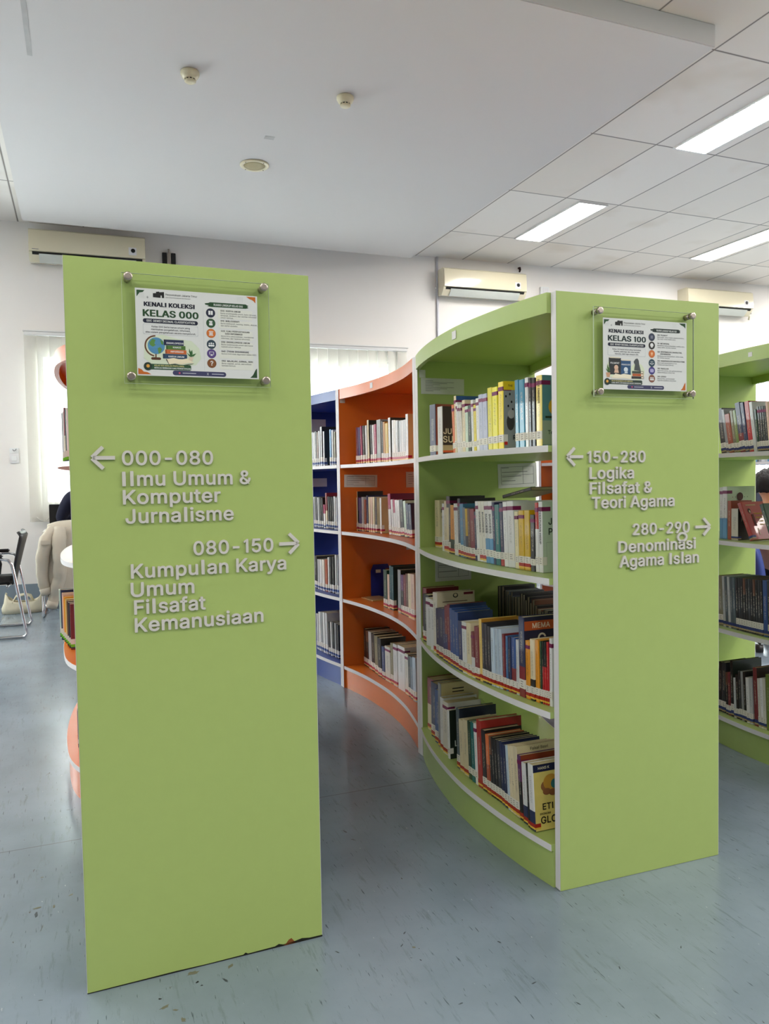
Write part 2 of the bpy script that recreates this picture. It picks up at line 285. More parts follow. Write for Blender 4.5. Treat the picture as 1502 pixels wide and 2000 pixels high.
# the same letters in a heavier weight
BOLD = {
'0': '467|121,11 82,52 54,108 36,178 32,240 36,330 52,394 82,456 121,497 131,503 169,523 201,529 239,531 279,525 333,497 370,458 402,390 416,334 422,254 416,174 402,118 372,52 333,11 285,-13 221,-23 167,-13;168,92 183,79 205,69 237,67 257,71 279,85 298,108 316,150 324,190 328,240 324,318 316,358 302,394 292,408 275,427 255,439 219,443 199,439 175,425 152,396 138,362 128,312 126,282 128,196 138,146 152,112',
'1': '314|141,-12 134,1 134,419 81,380 71,376 61,380 56,387 54,427 63,442 163,518 177,524 213,524 223,520 230,507 230,1 226,-9 213,-16 151,-16',
'2': '467|55,-12 48,1 48,47 52,57 270,291 298,335 304,361 302,395 296,409 281,426 249,442 215,444 183,436 160,417 146,391 144,363 137,350 127,346 61,348 54,353 50,369 54,405 70,445 101,486 129,506 183,528 217,532 267,528 311,512 354,479 374,455 390,419 396,387 396,355 388,319 370,281 344,243 288,179 186,73 395,70 402,65 406,55 404,-5 399,-12 389,-16 65,-16',
'3': '467|89,17 56,50 38,84 28,128 35,143 45,147 115,145 124,136 128,116 136,100 153,83 171,73 193,67 237,67 273,77 283,83 304,104 312,132 312,162 300,192 287,207 267,221 241,229 221,231 157,231 147,235 140,248 140,298 144,308 254,434 65,437 58,442 54,452 54,508 58,518 71,525 371,525 381,521 388,508 388,460 384,450 256,306 321,287 349,269 384,232 404,186 408,132 402,98 382,56 351,21 319,-1 265,-19 227,-23 171,-19 127,-5',
'4': '467|31,92 24,105 26,165 232,515 247,524 309,524 319,520 326,507 318,489 134,179 265,178 268,323 273,330 283,334 343,334 353,330 360,317 360,179 413,178 426,171 430,161 430,105 426,95 413,88 360,87 360,1 356,-9 343,-16 283,-16 270,-9 266,1 265,88 41,88;298,121 325,120 326,145 299,146',
'5': '467|99,19 70,50 52,86 44,124 51,141 61,145 127,143 134,138 148,102 169,81 197,67 239,67 265,75 283,89 300,110 308,130 312,168 302,212 277,241 249,257 225,261 189,259 169,253 129,231 77,235 56,244 52,254 52,270 78,500 84,518 97,525 365,525 375,521 382,508 382,452 378,442 371,437 165,435 154,332 183,343 213,349 263,347 301,335 331,319 360,292 378,268 394,236 406,186 406,148 402,118 382,66 358,34 325,7 297,-7 259,-19 227,-23 179,-19 137,-5',
'6': '467|99,27 68,72 52,116 48,154 52,202 76,268 90,296 124,350 236,514 243,521 253,525 327,523 334,518 338,508 334,498 218,330 269,327 319,311 347,291 382,250 400,202 404,174 404,140 400,110 384,70 349,23 319,1 271,-19 219,-23 181,-17 131,3;164,90 183,75 201,67 239,65 269,75 290,92 302,110 308,126 310,176 302,204 285,227 269,239 251,247 217,249 185,241 162,222 152,208 144,188 142,140 148,116',
'7': '467|89,-12 82,1 84,9 300,435 63,436 53,440 46,453 46,507 50,517 63,524 391,524 401,520 408,507 406,443 178,-9 165,-16 99,-16',
'8': '467|93,19 60,54 40,96 36,128 38,166 54,208 68,230 93,255 112,266 80,298 60,340 54,386 58,416 66,436 78,460 109,493 141,513 183,527 211,531 243,531 271,527 311,513 345,491 374,460 394,416 398,374 390,334 372,298 340,266 359,255 386,228 402,200 414,166 416,150 416,122 410,90 392,54 357,17 319,-5 275,-19 235,-23 179,-19 129,-3;140,102 171,75 197,67 235,65 257,67 277,73 293,83 314,106 320,128 318,162 310,180 289,201 273,211 255,217 235,219 197,217 179,211 163,201 142,180 134,162 132,128;166,328 183,315 203,307 251,307 269,315 286,328 300,352 302,390 296,410 279,429 253,441 209,443 183,435 171,427 158,412 150,390 152,352',
'9': '467|121,-12 114,1 118,11 234,179 169,184 123,204 92,229 70,259 52,305 48,341 52,397 76,451 103,484 133,506 169,522 191,528 233,532 273,526 321,506 358,475 380,445 398,401 402,383 406,347 402,309 388,265 362,213 216,-5 209,-12 199,-16 131,-16;160,291 183,270 213,260 239,260 257,264 271,270 292,289 308,321 310,369 300,401 277,428 251,442 219,444 201,442 187,436 164,417 150,397 142,365 144,323 150,305',
'-': '467|105,176 98,189 98,243 102,253 115,260 337,260 347,256 354,243 354,189 350,179 337,172 115,172',
'a': '403|59,9 36,34 28,50 18,74 14,102 18,140 28,166 36,178 61,201 93,217 153,233 251,245 260,252 260,262 258,278 252,292 235,307 207,315 169,313 141,301 120,280 114,266 101,259 45,273 35,277 26,292 44,332 69,359 95,377 131,391 163,399 233,397 269,387 295,373 322,348 332,334 350,290 354,250 354,0 350,-10 337,-17 277,-17 264,-10 259,11 245,-1 217,-15 189,-23 153,-25 123,-21 87,-9;112,84 133,67 161,61 193,63 219,71 235,83 252,104 260,134 260,164 251,165 221,157 165,151 131,141 117,131 110,120 108,98',
'b': '438|44,-12 37,1 37,507 41,517 54,524 114,524 124,520 131,507 131,363 166,388 198,398 220,400 276,394 322,374 361,337 385,299 403,233 407,189 403,145 385,79 359,35 324,4 282,-16 236,-24 198,-22 158,-6 130,18 127,-5 118,-14 54,-16;151,97 170,78 192,66 236,64 248,66 266,76 291,101 303,125 309,149 311,213 303,253 291,277 266,302 250,310 226,314 190,310 174,302 149,277 139,257 131,227 129,177 131,151 137,127',
'c': '410|85,22 66,41 46,71 22,143 18,179 22,233 46,305 66,335 99,366 123,380 157,394 199,400 233,400 271,390 313,370 342,345 366,311 378,279 374,267 361,260 303,246 290,253 280,277 253,304 225,314 177,310 157,300 146,289 134,275 122,253 114,223 112,199 114,153 122,123 134,101 146,87 157,76 177,66 201,62 229,64 259,76 282,101 290,123 299,130 311,132 365,118 374,111 378,97 358,53 338,27 309,4 267,-16 239,-22 199,-24 157,-18 107,4',
'd': '438|69,32 40,79 22,133 18,179 22,245 40,299 58,329 66,341 103,374 143,392 159,396 189,400 227,398 263,386 293,362 294,507 298,517 311,524 371,524 381,520 388,507 388,1 384,-9 371,-16 313,-16 300,-9 296,1 295,18 281,4 263,-8 227,-22 173,-22 143,-16 101,4;136,97 157,76 175,66 219,64 233,66 249,74 274,99 286,123 294,151 294,227 282,265 274,279 253,300 233,310 211,314 175,310 159,302 134,277 128,267 114,225 112,177 114,153 120,131',
'e': '418|85,22 66,41 46,71 22,143 18,179 22,241 44,303 68,339 105,372 155,394 197,400 239,398 273,388 303,374 329,354 354,325 372,287 384,245 386,225 388,169 384,159 371,152 115,152 116,137 126,109 149,82 173,68 205,62 237,64 263,74 286,99 292,113 305,120 371,106 378,101 382,91 366,53 348,29 321,6 285,-12 249,-22 205,-24 159,-18 107,4;114,237 289,236 290,243 284,263 276,277 253,302 237,310 199,314 173,310 145,292 124,265',
'f': '268|71,-12 64,1 64,309 7,310 -3,314 -10,327 -10,377 -6,387 7,394 64,395 64,431 68,463 84,497 103,518 129,534 161,544 207,546 237,540 253,534 260,521 240,459 227,452 205,458 179,456 167,450 160,439 159,394 227,394 240,387 244,377 244,327 240,317 227,310 158,309 158,1 154,-9 141,-16 81,-16;98,343 125,342 126,361 99,362',
'g': '439|75,-125 52,-102 38,-78 36,-68 43,-55 101,-25 111,-29 137,-59 161,-75 193,-81 245,-77 269,-65 290,-40 294,-16 294,24 257,1 227,-9 187,-11 153,-7 119,7 97,19 64,48 40,84 22,136 18,180 22,246 44,306 66,340 101,373 153,395 183,399 227,399 267,383 283,373 295,361 298,384 307,393 371,395 381,391 388,378 388,-18 384,-54 362,-100 331,-131 297,-151 253,-163 217,-167 169,-165 135,-157 91,-137;134,108 153,89 173,79 211,75 237,79 255,87 278,112 286,126 294,156 294,230 280,270 274,280 253,301 237,309 217,313 179,311 157,301 134,278 118,242 112,204 114,156 122,130',
'h': '424|44,-12 37,1 37,507 41,517 54,524 114,524 124,520 131,507 132,364 142,374 188,396 220,400 266,396 304,382 328,364 351,335 357,323 369,287 373,251 373,1 369,-9 356,-16 296,-16 283,-9 279,1 279,247 275,271 263,291 244,306 220,312 194,312 178,308 154,294 139,275 133,259 129,-5 124,-12 114,-16 54,-16',
'i': '181|44,-12 37,1 37,377 41,387 54,394 114,394 124,390 131,377 131,1 127,-9 114,-16 54,-16;44,442 29,463 25,487 31,509 46,526 62,536 88,540 110,534 129,519 137,505 143,483 137,461 124,442 106,432 84,426 60,432',
'j': '181|-19,-155 -26,-142 -24,-82 -19,-75 -9,-71 19,-69 30,-60 36,-44 36,378 40,388 53,395 113,395 123,391 130,378 128,-62 118,-92 108,-110 89,-131 75,-141 27,-157 -9,-159;45,441 34,454 26,474 28,500 40,522 53,531 73,539 101,537 123,525 136,508 142,488 140,468 130,450 113,435 87,427 67,429',
'k': '395|44,-12 37,1 37,507 41,517 54,524 114,524 124,520 131,507 132,246 274,390 284,394 358,394 371,387 375,377 371,367 221,215 381,15 387,1 383,-9 370,-16 294,-16 284,-12 152,154 131,135 131,1 127,-9 114,-16 54,-16',
'l': '254|71,-12 64,1 64,529 68,539 81,546 159,546 169,542 176,529 176,1 172,-9 159,-16 81,-16',
'm': '624|44,-12 37,1 37,377 44,390 54,394 112,394 125,387 129,367 132,366 154,384 194,400 238,400 264,394 278,386 296,374 313,351 320,346 348,374 376,390 408,400 468,400 500,388 522,374 537,361 553,339 569,297 573,265 573,1 566,-12 556,-16 496,-16 486,-12 481,-5 477,277 462,302 446,310 424,314 394,312 384,308 363,289 353,269 351,1 344,-12 334,-16 274,-16 264,-12 259,-5 257,271 253,285 242,300 226,310 206,314 178,312 164,306 145,289 133,267 129,-5 124,-12 114,-16 54,-16',
'n': '424|44,-12 37,1 37,377 41,387 54,394 112,394 125,387 130,362 142,374 182,394 220,400 266,396 310,378 335,357 351,335 369,287 373,251 373,1 369,-9 356,-16 296,-16 283,-9 279,1 279,247 275,271 263,291 244,306 220,312 194,312 178,308 154,294 139,275 133,259 129,-5 124,-12 114,-16 54,-16',
'o': '429|85,22 66,41 46,71 22,143 18,179 22,233 46,305 66,335 99,366 123,380 157,394 199,400 247,396 269,390 309,372 348,337 372,301 392,245 398,187 394,145 392,131 372,75 348,39 309,4 269,-14 247,-20 199,-24 157,-18 107,4;146,87 157,76 177,66 201,62 239,66 257,76 282,101 294,125 302,165 302,211 294,249 282,275 257,300 239,310 213,314 177,310 157,300 146,289 134,275 122,253 114,223 112,199 114,153 122,123 134,101',
'p': '438|44,-155 37,-142 37,378 41,388 54,395 112,395 125,388 129,378 130,361 142,373 164,387 208,399 244,399 274,395 324,373 359,340 381,306 401,248 405,210 403,146 401,130 383,74 359,36 332,11 322,3 274,-19 244,-23 196,-21 160,-7 132,15 131,-142 127,-152 114,-159 54,-159;149,100 174,75 190,67 214,63 250,67 268,77 291,100 301,120 309,148 311,214 301,258 291,278 268,301 252,309 232,313 196,311 172,301 151,280 139,258 135,244 129,202 131,152 139,120',
'q': '438|79,23 66,36 40,78 22,134 18,178 22,244 40,298 66,342 101,373 151,395 181,399 231,397 267,383 295,359 298,384 307,393 371,395 381,391 388,378 388,-142 384,-152 371,-159 311,-159 298,-152 294,-142 293,15 283,5 257,-11 229,-21 195,-25 145,-17 101,3;134,100 159,75 181,65 197,63 235,67 251,75 274,98 284,118 294,152 294,228 286,258 278,272 251,301 235,309 217,313 179,311 157,301 134,278 122,256 118,242 112,200 114,152 122,124',
'r': '273|44,-12 37,1 37,377 41,387 54,394 112,394 125,387 130,368 142,380 188,398 242,400 252,396 259,383 259,323 255,313 242,306 200,310 172,304 156,294 143,281 133,263 131,1 127,-9 114,-16 54,-16',
's': '379|73,6 46,33 30,57 20,91 27,106 41,112 93,122 108,113 116,91 135,72 153,64 195,62 217,66 231,72 248,89 252,107 248,119 229,134 147,154 101,170 67,192 56,203 36,237 32,289 38,315 52,341 79,368 113,386 149,398 223,398 269,382 287,372 309,352 326,327 340,291 333,278 319,272 269,262 254,271 246,289 233,304 211,314 173,316 159,314 143,306 128,291 126,265 135,254 149,246 229,226 277,210 289,204 320,179 340,147 348,107 342,73 326,39 295,8 275,-4 223,-22 145,-22 107,-12',
't': '241|83,8 58,45 48,93 48,309 7,310 -6,317 -10,327 -10,377 -6,387 7,394 48,395 48,469 55,482 65,486 125,486 135,482 142,469 142,395 203,394 213,390 220,377 220,327 213,314 203,310 142,309 142,89 146,73 155,68 183,66 201,70 211,66 220,49 228,3 224,-7 215,-14 191,-20 161,-20 119,-12;82,343 109,342 110,361 83,362',
'u': '424|86,13 57,48 41,92 39,106 37,378 41,388 54,395 114,395 127,388 131,378 133,114 147,88 166,73 190,67 216,67 232,71 254,85 271,106 277,122 281,384 286,391 296,395 356,395 366,391 373,378 373,0 369,-10 356,-17 298,-17 285,-10 281,0 280,19 264,3 228,-15 174,-21 144,-17 122,-9 104,-1',
'v': '403|154,-12 143,7 3,371 1,377 5,387 18,394 84,394 97,387 193,119 196,118 209,161 291,385 306,394 370,394 380,390 387,377 385,371 239,-9 226,-16 164,-16',
'w': '574|119,-12 112,-1 104,23 0,363 -4,377 3,390 13,394 77,394 92,385 159,150 172,187 222,371 231,390 241,394 319,394 332,387 396,159 401,150 468,385 483,394 547,394 560,387 564,377 560,363 456,23 448,-1 441,-12 431,-16 367,-16 354,-9 346,11 281,238 276,231 224,45 206,-9 193,-16 129,-16',
'x': '393|12,-12 5,1 9,11 135,193 119,221 19,365 15,375 19,387 32,394 100,394 110,390 177,289 190,264 217,311 272,390 282,394 350,394 360,390 367,377 363,367 243,191 367,15 373,1 369,-9 356,-16 288,-16 278,-12 213,83 193,119 188,122 161,75 100,-12 90,-16 22,-16',
'y': '403|38,-151 31,-136 47,-80 62,-71 110,-71 127,-52 137,-32 147,0 7,360 1,378 5,388 18,395 84,395 97,388 194,117 291,386 306,395 370,395 380,391 387,378 381,360 219,-64 197,-106 168,-137 144,-151 120,-159 72,-161',
'z': '394|33,-12 26,1 26,47 30,57 222,303 221,306 43,308 36,313 32,323 32,377 36,387 49,394 333,394 343,390 350,377 350,331 346,321 156,73 345,70 352,65 356,55 356,1 352,-9 339,-16 43,-16',
'A': '504|6,-12 -1,1 5,19 191,515 206,524 284,524 294,520 305,501 485,19 491,1 487,-9 474,-16 406,-16 396,-12 389,-3 342,130 148,130 99,-7 84,-16 16,-16;179,219 311,219 246,402 239,391',
'B': '470|51,-12 44,1 44,507 48,517 61,524 259,524 291,520 339,504 369,482 394,451 412,401 412,345 402,315 386,291 367,274 354,267 373,258 398,237 412,217 430,175 434,145 430,101 412,57 387,26 365,12 351,4 303,-12 259,-16 61,-16;142,73 243,72 293,78 317,90 334,111 338,127 338,151 330,175 311,196 297,206 281,212 143,214;142,301 237,300 279,308 297,320 314,341 320,365 316,397 299,420 275,432 247,436 143,436',
'C': '524|105,41 88,58 58,104 30,190 24,246 30,318 58,404 88,450 133,491 149,501 205,525 253,531 291,531 339,521 383,503 413,483 442,454 458,432 480,384 490,348 486,338 473,331 403,333 396,338 386,370 374,390 361,405 333,425 291,439 253,439 225,435 195,421 173,403 158,388 138,356 124,312 120,272 124,196 138,152 169,109 195,87 213,79 231,73 261,69 279,69 313,75 345,91 376,122 388,144 394,166 403,173 477,173 484,168 488,154 478,118 460,80 442,54 425,37 387,9 349,-9 305,-21 261,-23 203,-15 139,13',
'D': '516|51,-12 44,1 44,507 48,517 61,524 243,524 301,516 371,486 424,435 458,355 466,265 458,153 426,77 373,24 299,-8 235,-16 61,-16;142,73 223,72 281,80 321,100 354,143 368,187 368,321 352,369 324,405 281,428 231,436 142,435',
'E': '433|51,-12 44,1 44,507 48,517 61,524 371,524 381,520 388,507 388,453 384,443 377,438 142,435 143,302 355,302 365,298 372,285 372,229 368,219 355,212 143,212 142,73 375,72 385,68 392,55 392,1 388,-9 375,-16 61,-16',
'F': '424|51,-12 44,1 44,507 48,517 61,524 369,524 379,520 386,507 386,453 382,443 375,438 142,435 143,294 345,294 355,290 362,277 362,221 358,211 345,204 143,204 140,-5 135,-12 125,-16 61,-16',
'G': '534|101,45 90,56 56,106 30,180 24,244 30,328 58,406 90,454 139,497 203,525 251,531 307,529 345,519 385,501 427,469 444,452 462,426 482,384 490,352 486,340 473,333 403,335 394,342 388,360 372,388 347,415 331,425 289,439 251,439 225,435 191,419 165,397 138,356 124,312 120,272 124,196 138,152 162,116 195,87 223,75 263,69 309,73 335,83 368,110 384,132 394,160 396,182 283,183 273,187 266,200 266,254 270,264 283,271 483,269 490,264 494,254 494,192 488,142 464,82 432,40 391,9 325,-17 277,-23 197,-13 139,13',
'H': '531|51,-12 44,1 44,507 48,517 61,524 125,524 135,520 140,513 143,304 375,304 378,513 383,520 393,524 457,524 467,520 474,507 474,1 470,-9 457,-16 393,-16 383,-12 378,-5 375,216 143,216 140,-5 135,-12 125,-16 61,-16',
'I': '276|79,-12 72,1 72,507 76,517 89,524 173,524 183,520 190,507 190,1 186,-9 173,-16 89,-16',
'J': '410|70,17 55,34 27,82 17,140 17,172 21,182 34,189 98,189 108,185 115,172 115,132 119,108 131,88 154,71 174,67 208,69 216,71 239,88 251,108 255,132 255,508 259,518 272,525 336,525 346,521 353,508 353,146 343,82 337,68 302,19 264,-5 238,-15 190,-23 132,-15 106,-5',
'K': '481|51,-12 44,1 44,507 48,517 61,524 125,524 135,520 140,513 141,288 172,325 353,520 363,524 445,524 455,520 462,507 458,497 262,287 454,21 464,1 460,-9 447,-16 373,-16 363,-12 197,220 142,163 142,1 138,-9 125,-16 61,-16',
'L': '407|51,-12 44,1 44,507 48,517 61,524 125,524 135,520 142,507 142,73 361,72 371,68 378,55 378,1 374,-9 361,-16 61,-16',
'M': '614|51,-12 44,1 44,507 48,517 61,524 137,524 152,515 296,161 301,156 448,515 463,524 539,524 549,520 556,507 556,1 552,-9 539,-16 481,-16 471,-12 464,1 463,310 342,-5 337,-12 327,-16 273,-16 260,-9 137,310 136,1 132,-9 119,-16 61,-16',
'N': '537|51,-12 44,1 44,507 48,517 61,524 137,524 150,517 383,148 382,507 386,517 399,524 463,524 473,520 480,507 480,1 476,-9 463,-16 387,-16 374,-9 186,285 139,366 142,307 142,1 138,-9 125,-16 61,-16',
'O': '547|101,45 90,56 54,112 30,190 24,246 30,318 58,404 90,452 131,489 149,501 205,525 253,531 281,531 329,525 393,497 444,452 476,404 502,330 510,254 504,190 476,104 444,56 395,13 337,-13 321,-17 261,-23 203,-15 139,13;162,116 195,87 223,75 261,69 301,73 341,89 372,116 394,150 410,196 414,244 410,312 396,354 386,372 374,390 339,421 307,435 281,439 225,435 193,421 177,407 160,390 140,360 124,312 120,236 124,196 138,152',
'P': '459|51,-12 44,1 44,507 48,517 61,524 253,524 289,520 341,500 369,480 402,441 420,393 424,365 422,313 410,273 400,251 382,227 347,198 289,174 245,170 143,170 142,1 138,-9 125,-16 61,-16;142,259 259,260 287,268 301,278 310,287 322,307 328,335 326,377 318,397 308,411 289,426 267,434 143,436',
'Q': '547|95,50 54,113 32,177 24,245 32,331 54,395 92,455 139,496 197,522 213,526 261,532 321,526 337,522 395,496 442,455 474,407 502,331 508,275 508,233 502,177 474,101 442,53 424,39 480,-37 484,-47 480,-57 467,-64 395,-62 386,-55 351,-6 329,-16 267,-24 205,-16 141,12;360,33 373,36 380,43 363,66 344,57;160,119 193,88 225,74 281,70 289,72 290,75 232,151 230,157 237,170 247,174 319,172 332,161 367,114 374,119 396,153 410,195 414,243 410,313 396,355 388,369 372,393 341,420 309,434 273,440 223,434 195,422 169,400 138,357 124,313 120,235 124,195 136,157',
'R': '463|51,-12 44,1 44,507 48,517 61,524 257,524 291,520 343,502 380,475 408,431 422,395 424,331 422,309 400,257 375,226 336,199 436,19 444,1 440,-9 427,-16 353,-16 343,-12 237,182 143,182 140,-5 135,-12 125,-16 61,-16;142,271 257,272 285,278 305,290 320,307 328,335 326,383 322,395 312,409 291,426 267,434 143,436',
'S': '461|83,17 50,52 32,88 22,132 29,149 39,153 109,151 116,146 120,138 124,116 132,102 151,83 171,73 215,65 255,67 283,75 297,83 320,106 326,118 330,144 322,166 307,181 287,193 195,219 123,245 81,273 70,284 46,320 36,368 42,414 60,454 93,489 115,503 133,513 177,527 209,531 245,531 277,527 321,513 361,489 390,458 412,408 418,378 411,365 401,361 331,363 322,372 314,402 289,427 267,437 231,443 195,441 175,435 157,425 142,410 134,396 132,366 140,348 157,331 181,319 217,307 317,279 369,251 389,233 408,208 422,170 424,132 418,94 398,54 369,21 325,-5 277,-21 233,-25 173,-21 121,-5',
'T': '463|183,-12 176,1 176,435 27,438 20,443 16,453 18,513 23,520 33,524 423,522 430,517 434,507 434,453 427,440 417,436 274,435 274,1 270,-9 257,-16 193,-16',
'U': '531|107,28 76,65 68,79 50,123 44,165 44,507 48,517 61,524 123,524 133,520 138,513 140,171 144,143 154,121 170,99 193,82 219,72 267,68 299,72 325,82 352,105 364,121 374,145 378,513 383,520 393,524 457,524 467,520 474,507 474,173 468,125 446,71 413,30 373,2 305,-20 251,-24 201,-18 149,0',
'V': '494|195,-12 188,-3 4,495 0,507 4,517 17,524 83,524 98,515 216,187 241,106 266,187 278,215 382,517 395,524 461,524 471,520 478,505 470,481 292,-7 277,-16 205,-16',
'W': '700|145,-12 134,15 4,491 0,507 7,520 17,524 81,524 91,520 98,511 184,181 193,136 288,505 297,520 307,524 379,524 394,515 474,215 491,140 494,141 590,517 603,524 669,524 682,517 686,507 682,491 550,11 539,-12 529,-16 455,-16 442,-9 343,356 252,19 242,-9 229,-16 155,-16',
'X': '488|9,-12 2,1 6,11 180,257 180,263 168,281 18,497 14,507 18,517 31,524 105,524 115,520 222,363 237,336 290,417 363,520 373,524 443,524 453,520 460,507 456,495 294,263 468,11 472,1 468,-9 455,-16 383,-16 373,-12 286,109 237,186 192,115 101,-12 91,-16 19,-16',
'Y': '486|193,-12 186,1 186,207 8,491 2,505 6,517 19,524 91,524 101,520 208,349 234,301 237,300 286,385 371,520 381,524 453,524 463,520 470,507 464,493 284,205 284,1 280,-9 267,-16 203,-16',
'Z': '454|31,-12 24,1 24,47 28,57 292,435 45,436 35,440 28,453 28,507 32,517 45,524 399,524 409,520 416,507 416,463 410,449 148,73 405,72 415,68 422,55 422,1 418,-9 405,-16 41,-16',
'&': '462|71,19 42,52 32,72 22,96 18,126 20,162 36,202 48,220 79,251 112,276 112,280 74,334 62,368 58,398 64,436 78,468 94,488 131,515 165,527 189,529 235,527 269,515 306,488 320,470 334,440 340,410 340,394 330,356 318,332 308,320 285,295 263,279 251,277 183,291 158,272 315,145 322,156 328,176 332,222 339,235 349,239 407,239 420,232 424,222 422,180 412,138 384,82 352,46 374,14 378,4 376,-2 367,-11 355,-11 325,17 321,17 315,11 267,-11 237,-19 189,-23 151,-19 127,-11 101,-1;128,88 149,71 177,63 221,65 241,71 262,84 153,195 128,172 114,146 114,116 120,98;184,334 191,335 217,355 234,372 244,388 244,420 233,435 219,443 193,445 177,441 160,426 154,414 154,382 158,370',
'?': '372|124,-6 107,17 101,41 107,65 117,81 136,96 158,102 180,100 206,86 221,63 225,45 221,19 209,-1 186,-16 168,-20 146,-18;122,140 115,153 117,199 127,237 141,263 158,282 216,322 235,343 243,359 245,371 243,405 229,427 210,440 184,446 158,444 136,434 119,417 111,401 109,379 102,366 92,362 28,362 18,366 11,379 15,411 37,463 66,494 90,510 138,528 170,532 218,528 266,510 292,492 319,461 335,419 339,395 339,367 335,343 319,301 301,279 264,248 234,228 219,211 211,187 211,153 204,140 194,136 132,136',
'[': '287|92,-108 85,-95 85,537 89,547 102,554 236,554 246,550 253,537 253,487 249,477 236,470 177,469 177,-27 236,-28 246,-32 253,-45 253,-95 249,-105 236,-112 102,-112',
']': '287|28,-108 21,-95 21,-45 25,-35 38,-28 97,-27 97,469 38,470 28,474 21,487 21,537 25,547 38,554 172,554 182,550 189,537 189,-95 185,-105 172,-112 38,-112',
',': '202|29,-131 22,-114 50,64 56,80 69,87 135,87 145,83 150,76 152,64 104,-108 96,-128 83,-135 39,-135',
'.': '202|53,-4 38,19 34,37 38,65 50,83 65,94 87,102 113,100 135,88 152,65 158,41 152,17 142,1 123,-14 101,-20 79,-18',
':': '202|53,-4 38,19 34,37 38,65 50,83 65,94 87,102 113,100 135,88 152,65 158,41 152,17 142,1 123,-14 101,-20 79,-18;55,270 40,289 34,311 36,333 50,359 73,374 91,378 113,376 135,364 150,345 156,327 156,305 144,279 127,264 95,254 71,260'}
def _glyph(ch, heavy=False):
    adv, loops = (BOLD if heavy else GLYPHS)[ch].split('|')
    return int(adv), [[tuple(int(v) for v in p.split(',')) for p in l.split(' ')] for l in loops.split(';')]

_TRI = {}
def _filled(ch, heavy):
    """triangulated letter: advance, points, triangles (counters left open)"""
    key = (ch, heavy)
    if key not in _TRI:
        adv, loops = _glyph(ch, heavy)
        pts, edges = [], []
        for l in loops:
            n0 = len(pts)
            pts += [Vector((x, y)) for x, y in l]
            edges += [(n0 + i, n0 + (i + 1) % len(l)) for i in range(len(l))]
        v, _e, f, _a, _b, _c = delaunay_2d_cdt(pts, edges, [], 4, 0.01)
        def inked(t):
            cx, cy = sum(v[i].x for i in t) / len(t), sum(v[i].y for i in t) / len(t)
            k = 0
            for l in loops:
                for (ax, ay), (bx_, by) in zip(l, l[1:] + l[:1]):
                    if (ay > cy) != (by > cy) and cx < (bx_ - ax) * (cy - ay) / (by - ay) + ax:
                        k += 1
            return k % 2 == 1
        _TRI[key] = (adv, [(p.x, p.y) for p in v], [t for t in f if inked(t)])
    return _TRI[key]

def text_mesh(body, width=None, cap=0.03, extrude=0.0, bold=0.0, align='L', res=3, size=None):
    """mesh of a line of text in the local X (along) / Z (up) plane, facing -Y, cap height and width in metres"""
    bm = bmesh.new()
    heavy = bold > 0
    x = 0.0
    for ch in body:
        if ch not in GLYPHS:
            x += 190
            continue
        adv, pts, tris = _filled(ch, heavy)
        vs2 = [bm.verts.new((x + px, py, 0)) for px, py in pts]
        for t in tris:
            bm.faces.new([vs2[i] for i in t])
        x += adv
    if not bm.verts:
        return bm
    x0 = min(v.co.x for v in bm.verts)
    x1 = max(v.co.x for v in bm.verts)
    off = 16 if heavy else 0
    sy = cap / (509 + 2 * off)
    sx = width / max(x1 - x0, 1e-6) if width else sy
    if extrude:
        r = bmesh.ops.extrude_face_region(bm, geom=list(bm.faces))
        for v in r['geom']:
            if isinstance(v, bmesh.types.BMVert):
                v.co.z += 1.0
    w = (x1 - x0) * sx
    dx = {'L': 0.0, 'C': -w / 2, 'R': -w}[align]
    for v in bm.verts:
        x, y, z = v.co
        v.co = ((x - x0) * sx + dx, -z * extrude, (y + off) * sy)
    return bm

def merge(bm, other, mat4=None, mi=0, smooth=False):
    """append bmesh OTHER into BM"""
    vm = {}
    for v in other.verts:
        vm[v] = bm.verts.new(mat4 @ v.co if mat4 else v.co)
    for f in other.faces:
        try:
            nf = bm.faces.new([vm[v] for v in f.verts])
            nf.material_index = mi
            nf.smooth = smooth
        except ValueError:
            pass
    other.free()

def spline(tab):
    """smooth x(y) through the table (Catmull-Rom)"""
    ys = [t[0] for t in tab]
    xs = [t[1] for t in tab]
    def f(y):
        y = min(max(y, ys[0]), ys[-1])
        for i in range(len(ys) - 1):
            if y <= ys[i + 1]:
                break
        h = ys[i + 1] - ys[i]
        t = (y - ys[i]) / h
        def m(k):
            a, b = max(k - 1, 0), min(k + 1, len(ys) - 1)
            return (xs[b] - xs[a]) / (ys[b] - ys[a])
        return ((2 * t ** 3 - 3 * t * t + 1) * xs[i] + (t ** 3 - 2 * t * t + t) * h * m(i)
                + (-2 * t ** 3 + 3 * t * t) * xs[i + 1] + (t ** 3 - t * t) * h * m(i + 1))
    return f

